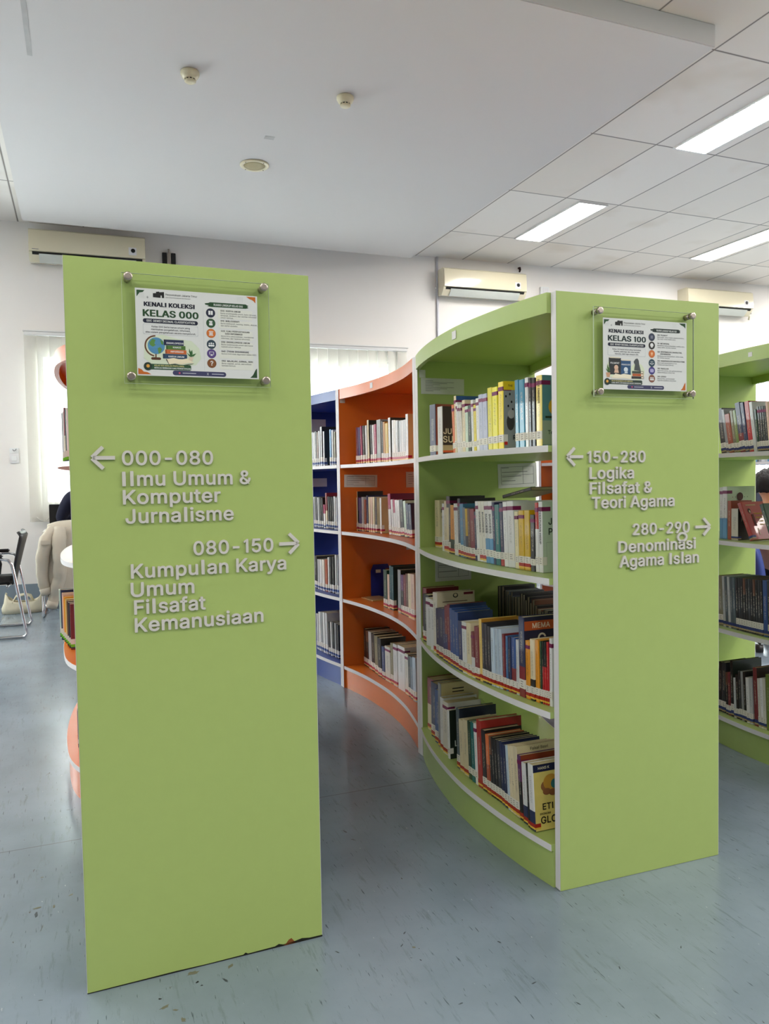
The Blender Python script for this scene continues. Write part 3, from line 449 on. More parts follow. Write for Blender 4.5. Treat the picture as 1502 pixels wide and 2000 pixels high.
# ------------------------------------------------------------------ common materials
M_WALL = pm('wall_paint', (242, 239, 235), 0.7, 0.25, var=0.02, scale=2.0)
M_SLAB = pm('plaster_board', (220, 216, 214), 0.75, 0.2, var=0.025, scale=0.8)
M_GREEN = pm('green_laminate', (166, 187, 108), 0.34, 0.45, var=0.03, scale=30)
M_ORANGE = pm('orange_laminate', (212, 108, 34), 0.3, 0.5, var=0.03, scale=30)
M_BLUE = pm('blue_laminate', (38, 62, 138), 0.34, 0.45, var=0.03, scale=30)
M_EDGE = pm('white_edge_band', (226, 224, 226), 0.45, 0.4, var=0.02)
M_CREAM = pm('aged_cream_plastic', (226, 217, 184), 0.32, 0.5, var=0.03)
M_BLACK = pm('black_plastic', (22, 22, 24), 0.45, 0.5)
M_CHROME = pm('chrome_steel', (205, 205, 210), 0.16, 0.5, metal=1.0, var=0.02)
M_STEEL = pm('brushed_steel', (178, 168, 158), 0.3, 0.5, metal=1.0, var=0.12, scale=60, stretch=(1, 1, 12))
M_LETTER = pm('grey_acrylic_letters', (206, 203, 196), 0.28, 0.5, var=0.02)
M_PAPER = pm('white_paper', (232, 231, 232), 0.6, 0.2, var=0.015)
M_INK = pm('grey_print_ink', (112, 114, 120), 0.6, 0.2)
M_WHITE_METAL = pm('white_enamel', (232, 232, 230), 0.4, 0.4, var=0.02)

def floor_material():
    m = bpy.data.materials.new('blue_grey_vinyl')
    m.use_nodes = True
    nt = m.node_tree
    b = nt.nodes['Principled BSDF']
    tc = nt.nodes.new('ShaderNodeTexCoord')
    def noise(scale, stretch, detail=5, rough=0.6):
        mp = nt.nodes.new('ShaderNodeMapping')
        mp.inputs['Scale'].default_value = stretch
        n = nt.nodes.new('ShaderNodeTexNoise')
        n.inputs['Scale'].default_value = scale
        n.inputs['Detail'].default_value = detail
        n.inputs['Roughness'].default_value = rough
        nt.links.new(tc.outputs['Object'], mp.inputs[0])
        nt.links.new(mp.outputs[0], n.inputs['Vector'])
        return n
    def ramp(src, a, b_, c0=(0, 0, 0, 1), c1=(1, 1, 1, 1)):
        r = nt.nodes.new('ShaderNodeValToRGB')
        r.color_ramp.elements[0].position = a
        r.color_ramp.elements[1].position = b_
        r.color_ramp.elements[0].color = c0
        r.color_ramp.elements[1].color = c1
        nt.links.new(src, r.inputs[0])
        return r
    def mix(fac, a, b_):
        x = nt.nodes.new('ShaderNodeMix')
        x.data_type = 'RGBA'
        nt.links.new(fac, x.inputs[0])
        if isinstance(a, tuple):
            x.inputs[6].default_value = a
        else:
            nt.links.new(a, x.inputs[6])
        x.inputs[7].default_value = b_
        return x.outputs[2]
    cloud = ramp(noise(2.2, (1, 1, 1)).outputs['Fac'], 0.3, 0.7, lin((110, 124, 135)), lin((129, 143, 155)))
    col = cloud.outputs[0]
    streak = ramp(noise(9, (6, 0.7, 1), 6, 0.7).outputs['Fac'], 0.56, 0.72)
    col = mix(streak.outputs[0], col, lin((100, 113, 121)))
    scr = ramp(noise(20, (9, 0.9, 1), 3, 0.5).outputs['Fac'], 0.67, 0.72)
    col = mix(scr.outputs[0], col, lin((74, 86, 94)))
    pale = ramp(noise(20, (7, 1.4, 1), 3, 0.5).outputs['Fac'], 0.735, 0.77)
    col = mix(pale.outputs[0], col, lin((176, 184, 186)))
    scuff = ramp(noise(42, (1.6, 0.7, 1), 3, 0.55).outputs['Fac'], 0.735, 0.75)
    col = mix(scuff.outputs[0], col, lin((74, 72, 62)))
    # welded seams of the sheet
    sep = nt.nodes.new('ShaderNodeSeparateXYZ')
    nt.links.new(tc.outputs['Object'], sep.inputs[0])
    def seam(axis, period, off):
        a = nt.nodes.new('ShaderNodeMath'); a.operation = 'ADD'; a.inputs[1].default_value = off
        nt.links.new(sep.outputs[axis], a.inputs[0])
        p = nt.nodes.new('ShaderNodeMath'); p.operation = 'PINGPONG'; p.inputs[1].default_value = period / 2
        nt.links.new(a.outputs[0], p.inputs[0])
        l = nt.nodes.new('ShaderNodeMath'); l.operation = 'LESS_THAN'; l.inputs[1].default_value = 0.0022
        nt.links.new(p.outputs[0], l.inputs[0])
        return l.outputs[0]
    col = mix(seam('X', 40.0, 0.69), col, lin((92, 100, 106)))
    col = mix(seam('Y', 4.6, -2.705), col, lin((92, 100, 106)))
    nt.links.new(col, b.inputs['Base Color'])
    rr = nt.nodes.new('ShaderNodeMapRange')
    rr.inputs['To Min'].default_value = 0.13
    rr.inputs['To Max'].default_value = 0.30
    nt.links.new(noise(5, (2, 0.8, 1)).outputs['Fac'], rr.inputs['Value'])
    nt.links.new(rr.outputs[0], b.inputs['Roughness'])
    set_in(b, 'Specular IOR Level', 0.72)
    bp = nt.nodes.new('ShaderNodeBump')
    bp.inputs['Strength'].default_value = 0.12
    bp.inputs['Distance'].default_value = 0.004
    nt.links.new(noise(3, (2.5, 1, 1), 3).outputs['Fac'], bp.inputs['Height'])
    nt.links.new(bp.outputs[0], b.inputs['Normal'])
    return m

GX, GY, TX, TY = 3.6959, 7.3695, 0.60, 1.2072      # suspended-ceiling lattice
ZC = 3.773
def tile_material():
    m = bpy.data.materials.new('ceiling_tiles')
    m.use_nodes = True
    nt = m.node_tree
    b = nt.nodes['Principled BSDF']
    tc = nt.nodes.new('ShaderNodeTexCoord')
    sep = nt.nodes.new('ShaderNodeSeparateXYZ')
    nt.links.new(tc.outputs['Object'], sep.inputs[0])
    def math_(op, a, v):
        n = nt.nodes.new('ShaderNodeMath'); n.operation = op
        nt.links.new(a, n.inputs[0])
        if isinstance(v, float):
            n.inputs[1].default_value = v
        else:
            nt.links.new(v, n.inputs[1])
        return n.outputs[0]
    def line(axis, off, period, w):
        a = math_('ADD', sep.outputs[axis], -off + 40 * period)
        p = math_('PINGPONG', a, period / 2)
        return math_('LESS_THAN', p, w), p, a
    lx, px, ax_ = line('X', GX, TX, 0.010)
    ly, py, ay_ = line('Y', GY, TY, 0.010)
    gx_, _, _ = line('X', GX, TX, 0.0045)
    gy_, _, _ = line('Y', GY, TY, 0.0045)
    tee = math_('MAXIMUM', lx, ly)
    gap = math_('MAXIMUM', gx_, gy_)
    # each tile its own slight tone
    fx = math_('FLOOR', math_('DIVIDE', ax_, TX), 0.0)
    fy = math_('FLOOR', math_('DIVIDE', ay_, TY), 0.0)
    cmb = nt.nodes.new('ShaderNodeCombineXYZ')
    nt.links.new(fx, cmb.inputs[0]); nt.links.new(fy, cmb.inputs[1])
    wn = nt.nodes.new('ShaderNodeTexWhiteNoise')
    nt.links.new(cmb.outputs[0], wn.inputs['Vector'])
    def mix(fac, a, b_):
        x = nt.nodes.new('ShaderNodeMix'); x.data_type = 'RGBA'
        nt.links.new(fac, x.inputs[0])
        if isinstance(a, tuple): x.inputs[6].default_value = a
        else: nt.links.new(a, x.inputs[6])
        x.inputs[7].default_value = b_
        return x.outputs[2]
    c = mix(wn.outputs['Value'], lin((236, 229, 220)), lin((243, 238, 232)))
    st = nt.nodes.new('ShaderNodeTexNoise')
    st.inputs['Scale'].default_value = 1.1
    st.inputs['Detail'].default_value = 3
    nt.links.new(tc.outputs['Object'], st.inputs['Vector'])
    rp = nt.nodes.new('ShaderNodeValToRGB')
    rp.color_ramp.elements[0].position = 0.56
    rp.color_ramp.elements[1].position = 0.74
    rp.color_ramp.elements[1].color = (0.5, 0.5, 0.5, 1)
    nt.links.new(st.outputs['Fac'], rp.inputs[0])
    c = mix(rp.outputs[0], c, lin((206, 192, 170)))
    c = mix(tee, c, lin((214, 210, 206)))
    c = mix(gap, c, lin((138, 130, 122)))
    nt.links.new(c, b.inputs['Base Color'])
    b.inputs['Roughness'].default_value = 0.85
    set_in(b, 'Specular IOR Level', 0.15)
    bp = nt.nodes.new('ShaderNodeBump')
    bp.inputs['Strength'].default_value = 0.5
    bp.inputs['Distance'].default_value = 0.006
    inv = math_('SUBTRACT', tee, gap)
    nt.links.new(inv, bp.inputs['Height'])
    nt.links.new(bp.outputs[0], b.inputs['Normal'])
    return m

# ------------------------------------------------------------------ the room
X0, X1, Y0 = -5.2, 11.6, -5.6
WA, WB = 8.4423, -0.0386
WYAW = math.atan(WB)
def wall_y(x):
    return WA + WB * x

def slab_poly(name, pts, z0, z1, mat):
    bm = bmesh.new()
    a = [bm.verts.new((x, y, z0)) for x, y in pts]
    b = [bm.verts.new((x, y, z1)) for x, y in pts]
    bm.faces.new(a); bm.faces.new(b)
    n = len(pts)
    for i in range(n):
        bm.faces.new((a[i], a[(i + 1) % n], b[(i + 1) % n], b[i]))
    return from_bm(name, bm, mat)

ROOM = [(X0, Y0), (X1, Y0), (X1, wall_y(X1)), (X0, wall_y(X0))]
struct(slab_poly('floor', [(X0 - .2, Y0 - .2), (X1 + .2, Y0 - .2), (X1 + .2, 9.2), (X0 - .2, 9.2)], -0.1, 0.0, floor_material()))
# worn spots on the vinyl: (x, y, kind, size)
SCUFFS = [(-0.172, 2.537, 'd', 0.016), (-0.154, 2.304, 'b', 0.022), (-0.108, 2.296, 'b', 0.015), (-0.135, 2.194, 'v', 0.03), (0.136, 1.747, 'b', 0.022), (0.17, 1.69, 'b', 0.018), (0.216, 1.807, 'k', 0.01), (0.224, 1.791, 'k', 0.006), (0.21, 1.845, 'b', 0.028), (0.298, 1.836, 'b', 0.02), (0.278, 1.789, 'd', 0.022), (0.657, 2.003, 'd', 0.008), (0.782, 2.406, 'd', 0.022), (0.788, 2.34, 'd', 0.02), (-0.124, 1.882, 'd', 0.01), (-0.152, 2.267, 'd', 0.03), (-0.082, 2.969, 'd', 0.012), (-0.162, 3.377, 'd', 0.018), (-0.25, 3.456, 'd', 0.01), (-0.224, 2.889, 'd', 0.008), (-0.065, 2.341, 'b', 0.012), (-0.147, 2.483, 'b', 0.01), (0.129, 1.78, 'k', 0.008), (0.158, 1.728, 'b', 0.012), (0.738, 1.732, 'b', 0.012), (0.733, 1.678, 'k', 0.006), (0.74, 1.797, 'd', 0.014), (0.714, 1.751, 'd', 0.012), (0.715, 1.695, 'd', 0.006), (0.945, 1.667, 'd', 0.016), (0.939, 1.498, 'd', 0.014), (1.157, 1.467, 'd', 0.012), (1.348, 1.473, 'd', 0.01), (1.866, 1.796, 'd', 0.012), (0.556, 1.787, 'd', 0.014), (0.489, 1.739, 'd', 0.012), (0.992, 1.4, 'd', 0.014), (0.752, 1.501, 'd', 0.012)]
M_SCUFF = {'d': pm('scuff_dark', (62, 70, 74), .6, .3), 'k': pm('scuff_black', (28, 30, 32), .6, .3), 'b': pm('scuff_worn_brown', (104, 104, 88), .7, .2, var=.2, scale=90), 'v': pm('scuff_grey', (84, 92, 96), .6, .3)}
_r = random.Random(11)
FLOOR = bpy.data.objects['floor']
for (sx, sy, k, sz) in SCUFFS:
    bm = bmesh.new()
    a0 = _r.uniform(0, 3.1)
    el = {'d': .28, 'k': .6, 'b': .5, 'v': .12}[k]
    if k == 'v':
        a0 = 1.4
    vs2 = []
    for i in range(14):
        a = 2 * math.pi * i / 14
        rr = sz * .5 * _r.uniform(.55, 1.25)
        px, py = rr * math.cos(a), rr * el * math.sin(a)
        vs2.append((sx + px * math.cos(a0) - py * math.sin(a0), sy + px * math.sin(a0) + py * math.cos(a0)))
    bot = [bm.verts.new((x, y, -0.0002)) for x, y in vs2]
    top = [bm.verts.new((x, y, 0.0003)) for x, y in vs2]
    bm.faces.new(bot); bm.faces.new(top)
    for i in range(14):
        bm.faces.new((bot[i], bot[(i + 1) % 14], top[(i + 1) % 14], top[i]))
    from_bm('scuff_mark', bm, M_SCUFF[k], FLOOR)
struct(slab_poly('ceiling', [(X0 - .2, Y0 - .2), (X1 + .2, Y0 - .2), (X1 + .2, 9.2), (X0 - .2, 9.2)], ZC, ZC + 0.1, tile_material()))

# windows along the far wall: (x0, x1, z0, z1) openings
WINDOWS = [(-0.38, 0.62, 0.95, 2.52), (1.55, 3.42, 0.95, 2.52), (7.60, 9.30, 0.95, 2.52)]
WINDOWS.insert(0, (-4.5, -1.7, 0.95, 2.52))  # unseen window, added for the strong daylight from that side
def wall_local(name, boxes, mat, parent=None, bev=0.0):
    """boxes in the far wall's own frame: u along the wall from x=0, v into the wall, z"""
    bm = bmesh.new()
    for b in boxes:
        bx(bm, *b, 0, bev)
    o = from_bm(name, bm, mat, parent)
    if parent is None:
        o.location = (0, WA, 0)
        o.rotation_euler = (0, 0, WYAW)
    return o
bl = []
u = X0 - 0.2
for (a, b, z0, z1) in WINDOWS:
    bl.append((u, a, 0, 0.2, 0, ZC))
    bl.append((a, b, 0, 0.2, 0, z0))
    bl.append((a, b, 0, 0.2, z1, ZC))
    u = b
bl.append((u, X1 + 0.2, 0, 0.2, 0, ZC))
struct(wall_local('wall_back', bl, M_WALL))
M_BASE = pm('blue_grey_cove', (126, 140, 152), 0.45, 0.4)
struct(wall_local('baseboard_back', [(X0, X1, -0.012, 0.0, 0, 0.19)], M_BASE))
struct(box('wall_left', X0 - .2, X0, Y0 - .2, wall_y(X0), 0, ZC, M_WALL))
struct(box('wall_right', X1, X1 + .2, Y0 - .2, wall_y(X1), 0, ZC, M_WALL))
struct(box('wall_front', X0, X1, Y0 - .2, Y0, 0, ZC, pm('bounce_damping_grey', (128, 124, 118), 0.7, 0.25)))  # unseen wall, greyed to hold back bounce light into the aisle

# dropped plasterboard bulkhead
bulk = struct(box('ceiling_bulkhead', -0.44, 3.50, 3.54, 8.0, 3.644, ZC, M_SLAB, bev=0.004))
bm = bmesh.new()
bx(bm, -0.215, -0.187, 4.05, 4.95, 3.6425, 3.6445)
bx(bm, 1.30, 1.37, 5.52, 5.57, 3.6430, 3.6445)
from_bm('bare_patch', bm, pm('bare_board', (196, 194, 192), 0.8, 0.1, var=0.12, scale=14), bulk)

# window frames, glass
M_FRAME = pm('window_frame_white', (236, 238, 238), 0.4, 0.4, var=0.02)
def glass_material(name, refl=1.0, tint=(1, 1, 1, 1)):
    m = bpy.data.materials.new(name)
    m.use_nodes = True
    nt = m.node_tree
    nt.nodes.clear()
    out = nt.nodes.new('ShaderNodeOutputMaterial')
    tr = nt.nodes.new('ShaderNodeBsdfTransparent')
    tr.inputs[0].default_value = tint
    gl = nt.nodes.new('ShaderNodeBsdfGlossy')
    gl.inputs['Roughness'].default_value = 0.02
    fr = nt.nodes.new('ShaderNodeFresnel')
    fr.inputs['IOR'].default_value = 1.49
    mu = nt.nodes.new('ShaderNodeMath'); mu.operation = 'MULTIPLY'; mu.inputs[1].default_value = refl
    nz = nt.nodes.new('ShaderNodeTexNoise'); nz.inputs['Scale'].default_value = 6.0
    bp = nt.nodes.new('ShaderNodeBump'); bp.inputs['Strength'].default_value = 0.02; bp.inputs['Distance'].default_value = 0.02
    nt.links.new(nz.outputs['Fac'], bp.inputs['Height'])
    nt.links.new(bp.outputs[0], gl.inputs['Normal'])
    nt.links.new(fr.outputs[0], mu.inputs[0])
    # the far side of the sheet only lets light out (no false total reflection)
    ge = nt.nodes.new('ShaderNodeNewGeometry')
    iv = nt.nodes.new('ShaderNodeMath'); iv.operation = 'SUBTRACT'; iv.inputs[0].default_value = 1.0
    nt.links.new(ge.outputs['Backfacing'], iv.inputs[1])
    mu2 = nt.nodes.new('ShaderNodeMath'); mu2.operation = 'MULTIPLY'
    nt.links.new(mu.outputs[0], mu2.inputs[0]); nt.links.new(iv.outputs[0], mu2.inputs[1])
    mx = nt.nodes.new('ShaderNodeMixShader')
    nt.links.new(mu2.outputs[0], mx.inputs[0])
    nt.links.new(tr.outputs[0], mx.inputs[1])
    nt.links.new(gl.outputs[0], mx.inputs[2])
    nt.links.new(mx.outputs[0], out.inputs[0])
    return m
M_GLASS = glass_material('window_glass', 1.0, (0.97, 1, 0.99, 1))
M_ACRYLIC = glass_material('clear_acrylic', 1.0, (0.985, 0.995, 0.985, 1))
for i, (a, b, z0, z1) in enumerate(WINDOWS):
    n = 1 if b - a < 1.2 else 2
    t = 0.055
    bl = [(a, a + t, 0.06, 0.14, z0, z1), (b - t, b, 0.06, 0.14, z0, z1), (a + t, b - t, 0.06, 0.14, z0, z0 + t), (a + t, b - t, 0.06, 0.14, z1 - t, z1)]
    mids = [] if n == 1 else [a + (b - a) * (0.682 if i == 2 else 0.647)]
    for mx_ in mids:
        bl.append((mx_ - 0.045, mx_ + 0.045, 0.055, 0.145, z0 + t, z1 - t))
    w = struct(wall_local('window_%d' % (i + 1), bl, M_FRAME))
    wall_local('pane', [(a + t * .5, b - t * .5, 0.097, 0.103, z0 + t * .5, z1 - t * .5)], M_GLASS, w)
    wall_local('window_sill', [(a - 0.04, b + 0.04, -0.03, 0.06, z0 - 0.03, z0)], M_FRAME, w)

# recessed fluorescent fittings in the tile grid
def emit_material():
    m = bpy.data.materials.new('lit_prismatic_diffuser')
    m.use_nodes = True
    nt = m.node_tree
    nt.nodes.clear()
    out = nt.nodes.new('ShaderNodeOutputMaterial')
    em = nt.nodes.new('ShaderNodeEmission')
    em.inputs[0].default_value = LAMP_COLOR
    tc = nt.nodes.new('ShaderNodeTexCoord')
    vo = nt.nodes.new('ShaderNodeTexVoronoi'); vo.inputs['Scale'].default_value = 26.0
    nt.links.new(tc.outputs['Object'], vo.inputs['Vector'])
    mr = nt.nodes.new('ShaderNodeMapRange')
    mr.inputs['From Max'].default_value = 0.6
    mr.inputs['To Min'].default_value = LAMP * 1.06
    mr.inputs['To Max'].default_value = LAMP * 0.9
    nt.links.new(vo.outputs['Distance'], mr.inputs['Value'])
    nt.links.new(mr.outputs[0], em.inputs[1])
    nt.links.new(em.outputs[0], out.inputs[0])
    return m
M_LIT = emit_material()
def fitting(x, y, label):
    e = empty('ceiling_light', label, 'ceiling light', (x, y, ZC), 0, 'recessed fluorescent ceiling lights')
    bm = bmesh.new()
    w, l = 0.165, 0.59
    for b in ((-w, -w + .016, -l, l), (w - .016, w, -l, l), (-w + .016, w - .016, -l, -l + .016), (-w + .016, w - .016, l - .016, l)):
        bx(bm, *b, -0.014, -0.001)
    from_bm('frame', bm, M_WHITE_METAL, e)
    bm = bmesh.new()
    bx(bm, -w + .017, w - .017, -l + .017, l - .017, -0.011, -0.002)
    from_bm('diffuser', bm, M_LIT, e)
SEEN = {(4.62, 6.775): 'lit ceiling light strip close to both the bulkhead edge and the far wall',
        (4.62, 4.36): 'largest lit ceiling light strip, beside the bulkhead, further from the far wall',
        (7.04, 6.775): 'lit ceiling light strip above the last cream air conditioner'}
for lx in (-2.62, -0.2, 2.2, 4.62, 7.04, 9.46):
    for ly in (6.775, 4.36, 1.945, -0.47, -2.885):
        if -0.6 < lx < 3.6 and ly > 1.0:
            continue
        if (lx, ly) in SEEN:
            fitting(lx, ly, SEEN[(lx, ly)])
            continue
        # the same fittings in the part of the room behind and beside the camera
        ld = bpy.data.lights.new('fluorescent_lamp', 'AREA')
        ld.shape = 'RECTANGLE'
        ld.size, ld.size_y = 0.30, 1.15
        ld.energy = math.pi * LAMP * 0.30 * 1.15 * (1.0 if ly > 3 else 0.50 if -0.6 < lx < 3.6 else 0.85 if lx < 0 else 1.25)
        ld.color = LAMP_COLOR[:3]
        lo = bpy.data.objects.new('fluorescent_lamp', ld)
        COL.objects.link(lo)
        lo.location = (lx, ly, ZC - 0.012)

# ------------------------------------------------------------------ bookcases (serpentine, open on both sides)
E1 = spline([(1.807, 1.214), (1.95, 1.193), (2.1, 1.182), (2.28, 1.180), (2.4, 1.188), (2.6, 1.216), (2.8, 1.260), (2.96, 1.308)])
E2 = spline([(2.985, 1.308), (3.1, 1.335), (3.25, 1.365), (3.45, 1.388), (3.6, 1.393), (3.8, 1.387), (3.95, 1.372), (4.12, 1.345)])
E3 = spline([(4.145, 1.345), (4.3, 1.312), (4.5, 1.283), (4.7, 1.272), (4.9, 1.278), (5.2, 1.315), (5.33, 1.335)])
def shifted(f, dx, dy=0.0):
    return lambda y: f(y - dy) + dx
SHELF_Z = (1.259, 0.886, 0.506, 0.125)
PT = 0.025          # side-panel thickness
TOP = 1.68

def strip(bm, A, B, y0, y1, z0, z1, n=22, mi=0):
    """solid between the plan curves x=A(y) and x=B(y)"""
    rows = []
    for i in range(n + 1):
        y = y0 + (y1 - y0) * i / n
        rows.append([bm.verts.new((A(y), y, z0)), bm.verts.new((B(y), y, z0)), bm.verts.new((B(y), y, z1)), bm.verts.new((A(y), y, z1))])
    for i in range(n):
        a, b = rows[i], rows[i + 1]
        for k in range(4):
            f = bm.faces.new((a[k], b[k], b[(k + 1) % 4], a[(k + 1) % 4]))
            f.material_index = mi
            f.smooth = True
    for r in (rows[0], rows[-1]):
        f = bm.faces.new(r)
        f.material_index = mi

def sharp(o):
    me = o.data
    for p in me.polygons:
        p.use_smooth = True
    if hasattr(me, 'set_sharp_from_angle'):
        me.set_sharp_from_angle(angle=math.radians(35))
    return o

CASES = {}
def bookcase(key, label, Lf, Rf, y0, y1, mat, near=True, near_pose=None, rail=True, group=None):
    xm = (Lf((y0 + y1) / 2) + Rf((y0 + y1) / 2)) / 2
    org = Vector((xm, (y0 + y1) / 2, 0))
    root = empty('bookcase', label, 'bookcase', org, 0, group)
    CASES[key] = root
    def put(name, bm, mats, parent=root):
        bmesh.ops.translate(bm, verts=bm.verts, vec=-org)
        return sharp(from_bm(name, bm, mats, parent))
    def side(ya, yb, xl, xr, pose=None):
        bm = bmesh.new()
        if pose:
            (px, py, yaw, w) = pose
            bx(bm, 0, w, 0, PT, 0, TOP, 0, 0.0012)
            bm2 = bmesh.new()
            bx(bm2, -0.0003, 0.0004, 0.0006, PT - 0.0006, 0.002, TOP)
            bx(bm2, w - 0.0004, w + 0.0003, 0.0006, PT - 0.0006, 0.002, TOP)
            T = Matrix.Translation((px, py, 0)) @ Matrix.Rotation(yaw, 4, 'Z')
            for b in (bm, bm2):
                bmesh.ops.transform(b, matrix=T, verts=b.verts)
        else:
            bx(bm, xl, xr, ya, yb, 0, TOP, 0, 0.0012)
            bm2 = bmesh.new()
            bx(bm2, xl - 0.0012, xl + 0.0004, ya + 0.0006, yb - 0.0006, 0.002, TOP)
            bx(bm2, xr - 0.0004, xr + 0.0012, ya + 0.0006, yb - 0.0006, 0.002, TOP)
        p = put('end_panel' if pose else 'side_panel', bm, mat)
        put('edge_band', bm2, M_EDGE, p)
        return p
    pn = side(y0, y0 + PT, Lf(y0), Rf(y0), near_pose)
    pf = side(y1 - PT, y1, Lf(y1), Rf(y1))
    a, b = y0 + PT + ((0.005 if near_pose[2] > 0 else 0.0006) if near_pose else 0), y1 - PT
    ins = lambda f, d: (lambda y: f(y) + d)
    bm = bmesh.new()
    strip(bm, Lf, Rf, a, b, TOP - 0.02, TOP)
    put('top_board', bm, mat)
    for f, d0, d1 in ((Lf, 0.0, 0.018), (Rf, -0.018, 0.0)):
        bm = bmesh.new()
        strip(bm, ins(f, d0), ins(f, d1), a, b, TOP - 0.056, TOP - 0.02)
        put('fascia', bm, mat)
        bm = bmesh.new()
        strip(bm, ins(f, d0 + (0.008 if d0 == 0 else -0.008)), ins(f, d1 + (0.008 if d0 == 0 else -0.008)), a, b, 0.0, 0.107)
        put('plinth', bm, mat)
    for z in SHELF_Z:
        bm = bmesh.new()
        strip(bm, ins(Lf, 0.0008), ins(Rf, -0.0008), a, b, z - 0.018, z)
        s = put('shelf', bm, mat)
        bm = bmesh.new()
        strip(bm, ins(Lf, -0.0006), ins(Lf, 0.0010), a, b, z - 0.0182, z + 0.0002)
        strip(bm, ins(Rf, -0.0010), ins(Rf, 0.0006), a, b, z - 0.0182, z + 0.0002)
        put('edge_band', bm, M_EDGE, s)
    if rail:
        mid = lambda y: (Lf(y) + Rf(y)) / 2
        bm = bmesh.new()
        strip(bm, ins(mid, -0.009), ins(mid, 0.009), a, b, SHELF_Z[3], SHELF_Z[3] + 0.09)
        put('book_stop', bm, mat)
    return root, pn, pf

W = 0.565
PA = (-0.0241, 1.8617, 0.0081, 0.5642)      # x, y, yaw, width of the two green end panels facing the camera
PB = (1.2229, 1.8068, -0.0212, 0.5662)
case_b, panel_b, div_b = bookcase('G', 'green serpentine bookcase with end panel lettered 150-280 and 280-290', E1, shifted(E1, W), 1.8068, 2.958, M_GREEN, near_pose=PB)
case_o, panel_o, div_o = bookcase('O', 'orange bookcase joined behind the green 150-280 bookcase', E2, shifted(E2, W), 2.960, 4.125, M_ORANGE)
case_bl, panel_bl, div_bl = bookcase('B', 'blue bookcase joined behind the orange bookcase in the middle row', E3, shifted(E3, W), 4.127, 5.33, M_BLUE)
# row behind the 000-080 panel: swells out on the window side
L0a = spline([(1.86, -0.022), (2.1, 0.0), (2.4, 0.012), (2.7, 0.0), (3.0, -0.025)])
L0b = spline([(3.0, -0.030), (3.03, -0.038), (3.08, -0.056), (3.153, -0.073), (3.25, -0.083), (3.44, -0.090), (3.60, -0.087), (3.785, -0.075), (3.985, -0.049), (4.15, -0.02)])
R0a = spline([(1.86, 0.54), (2.3, 0.57), (2.7, 0.55), (3.0, 0.53)])
R0b = spline([(3.0, 0.53), (3.3, 0.49), (3.6, 0.48), (3.9, 0.50), (4.15, 0.53)])
case_a, panel_a, div_a = bookcase('A', 'green bookcase with end panel lettered 000-080 and 080-150', L0a, R0a, 1.8617, 3.0, M_GREEN, near_pose=PA)
bookcase('A2', 'orange bookcase behind the 000-080 panel, its rounded side showing', L0b, R0b, 3.002, 4.15, M_ORANGE)
# third row, at the picture's edge
D3 = 1.345
bookcase('R', 'green bookcase partly seen beyond the 150-280 end panel', shifted(E1, D3, .05), shifted(E1, D3 + W, .05), 1.857, 3.008, M_GREEN)
bookcase('R2', 'orange bookcase glimpsed through the shelves of the green 150-280 bookcase', shifted(E2, D3, .05), shifted(E2, D3 + W, .05), 3.010, 4.175, M_ORANGE)
bookcase('F', 'far blue bookcase behind the seated person with black hair', lambda y: 4.74 + 0.03 * (y - 4.3), lambda y: 5.24, 4.15, 5.45, M_BLUE)

# ------------------------------------------------------------------ raised lettering on the end panels (parts of the bookcases)
def panel_local(root, pose, off=0.0):
    """matrix from panel coordinates (u along, -Y out of the face, z) to the bookcase's frame"""
    return Matrix.Translation(-root.location) @ Matrix.Translation((pose[0], pose[1], 0)) @ Matrix.Rotation(pose[2], 4, 'Z') @ Matrix.Translation((0, -off, 0))

def letter_line(root, pose, body, u0, u1, z0, cap, label):
    bm = text_mesh(body, u1 - u0, cap, 0.005, 0.019, 'L', 4)
    bmesh.ops.transform(bm, matrix=panel_local(root, pose) @ Matrix.Translation((u0, -0.0005, z0)), verts=bm.verts)
    o = from_bm('lettering', bm, M_LETTER, root)
    o['label'] = label
    return o

def arrow(root, pose, tip, tail, head, label):
    """flat cut-out arrow: shaft from tail to tip and two barbs"""
    bm = bmesh.new()
    z = tip[1]
    d = 1 if tip[0] > tail[0] else -1
    t = 0.0042
    def quad(a, b):
        a, b = Vector((a[0], 0, a[1])), Vector((b[0], 0, b[1]))
        v = (b - a).normalized()
        n = Vector((-v.z, 0, v.x)) * t
        q = [bm.verts.new(p) for p in (a - n, b - n, b + n, a + n)]
        q2 = [bm.verts.new(p.co + Vector((0, -0.005, 0))) for p in q]
        bm.faces.new(q); bm.faces.new(q2)
        for i in range(4):
            bm.faces.new((q[i], q[(i + 1) % 4], q2[(i + 1) % 4], q2[i]))
    quad((tail[0], z), (tip[0] - d * 0.004, z))
    h = head
    quad((tip[0] - d * h - d * 0.001, z + h), (tip[0] - d * 0.002, z + 0.0012))
    quad((tip[0] - d * h - d * 0.001, z - h), (tip[0] - d * 0.002, z - 0.0012))
    bmesh.ops.transform(bm, matrix=panel_local(root, pose) @ Matrix.Translation((0, -0.0005, 0)), verts=bm.verts)
    o = from_bm('arrow', bm, M_LETTER, root)
    o['label'] = label

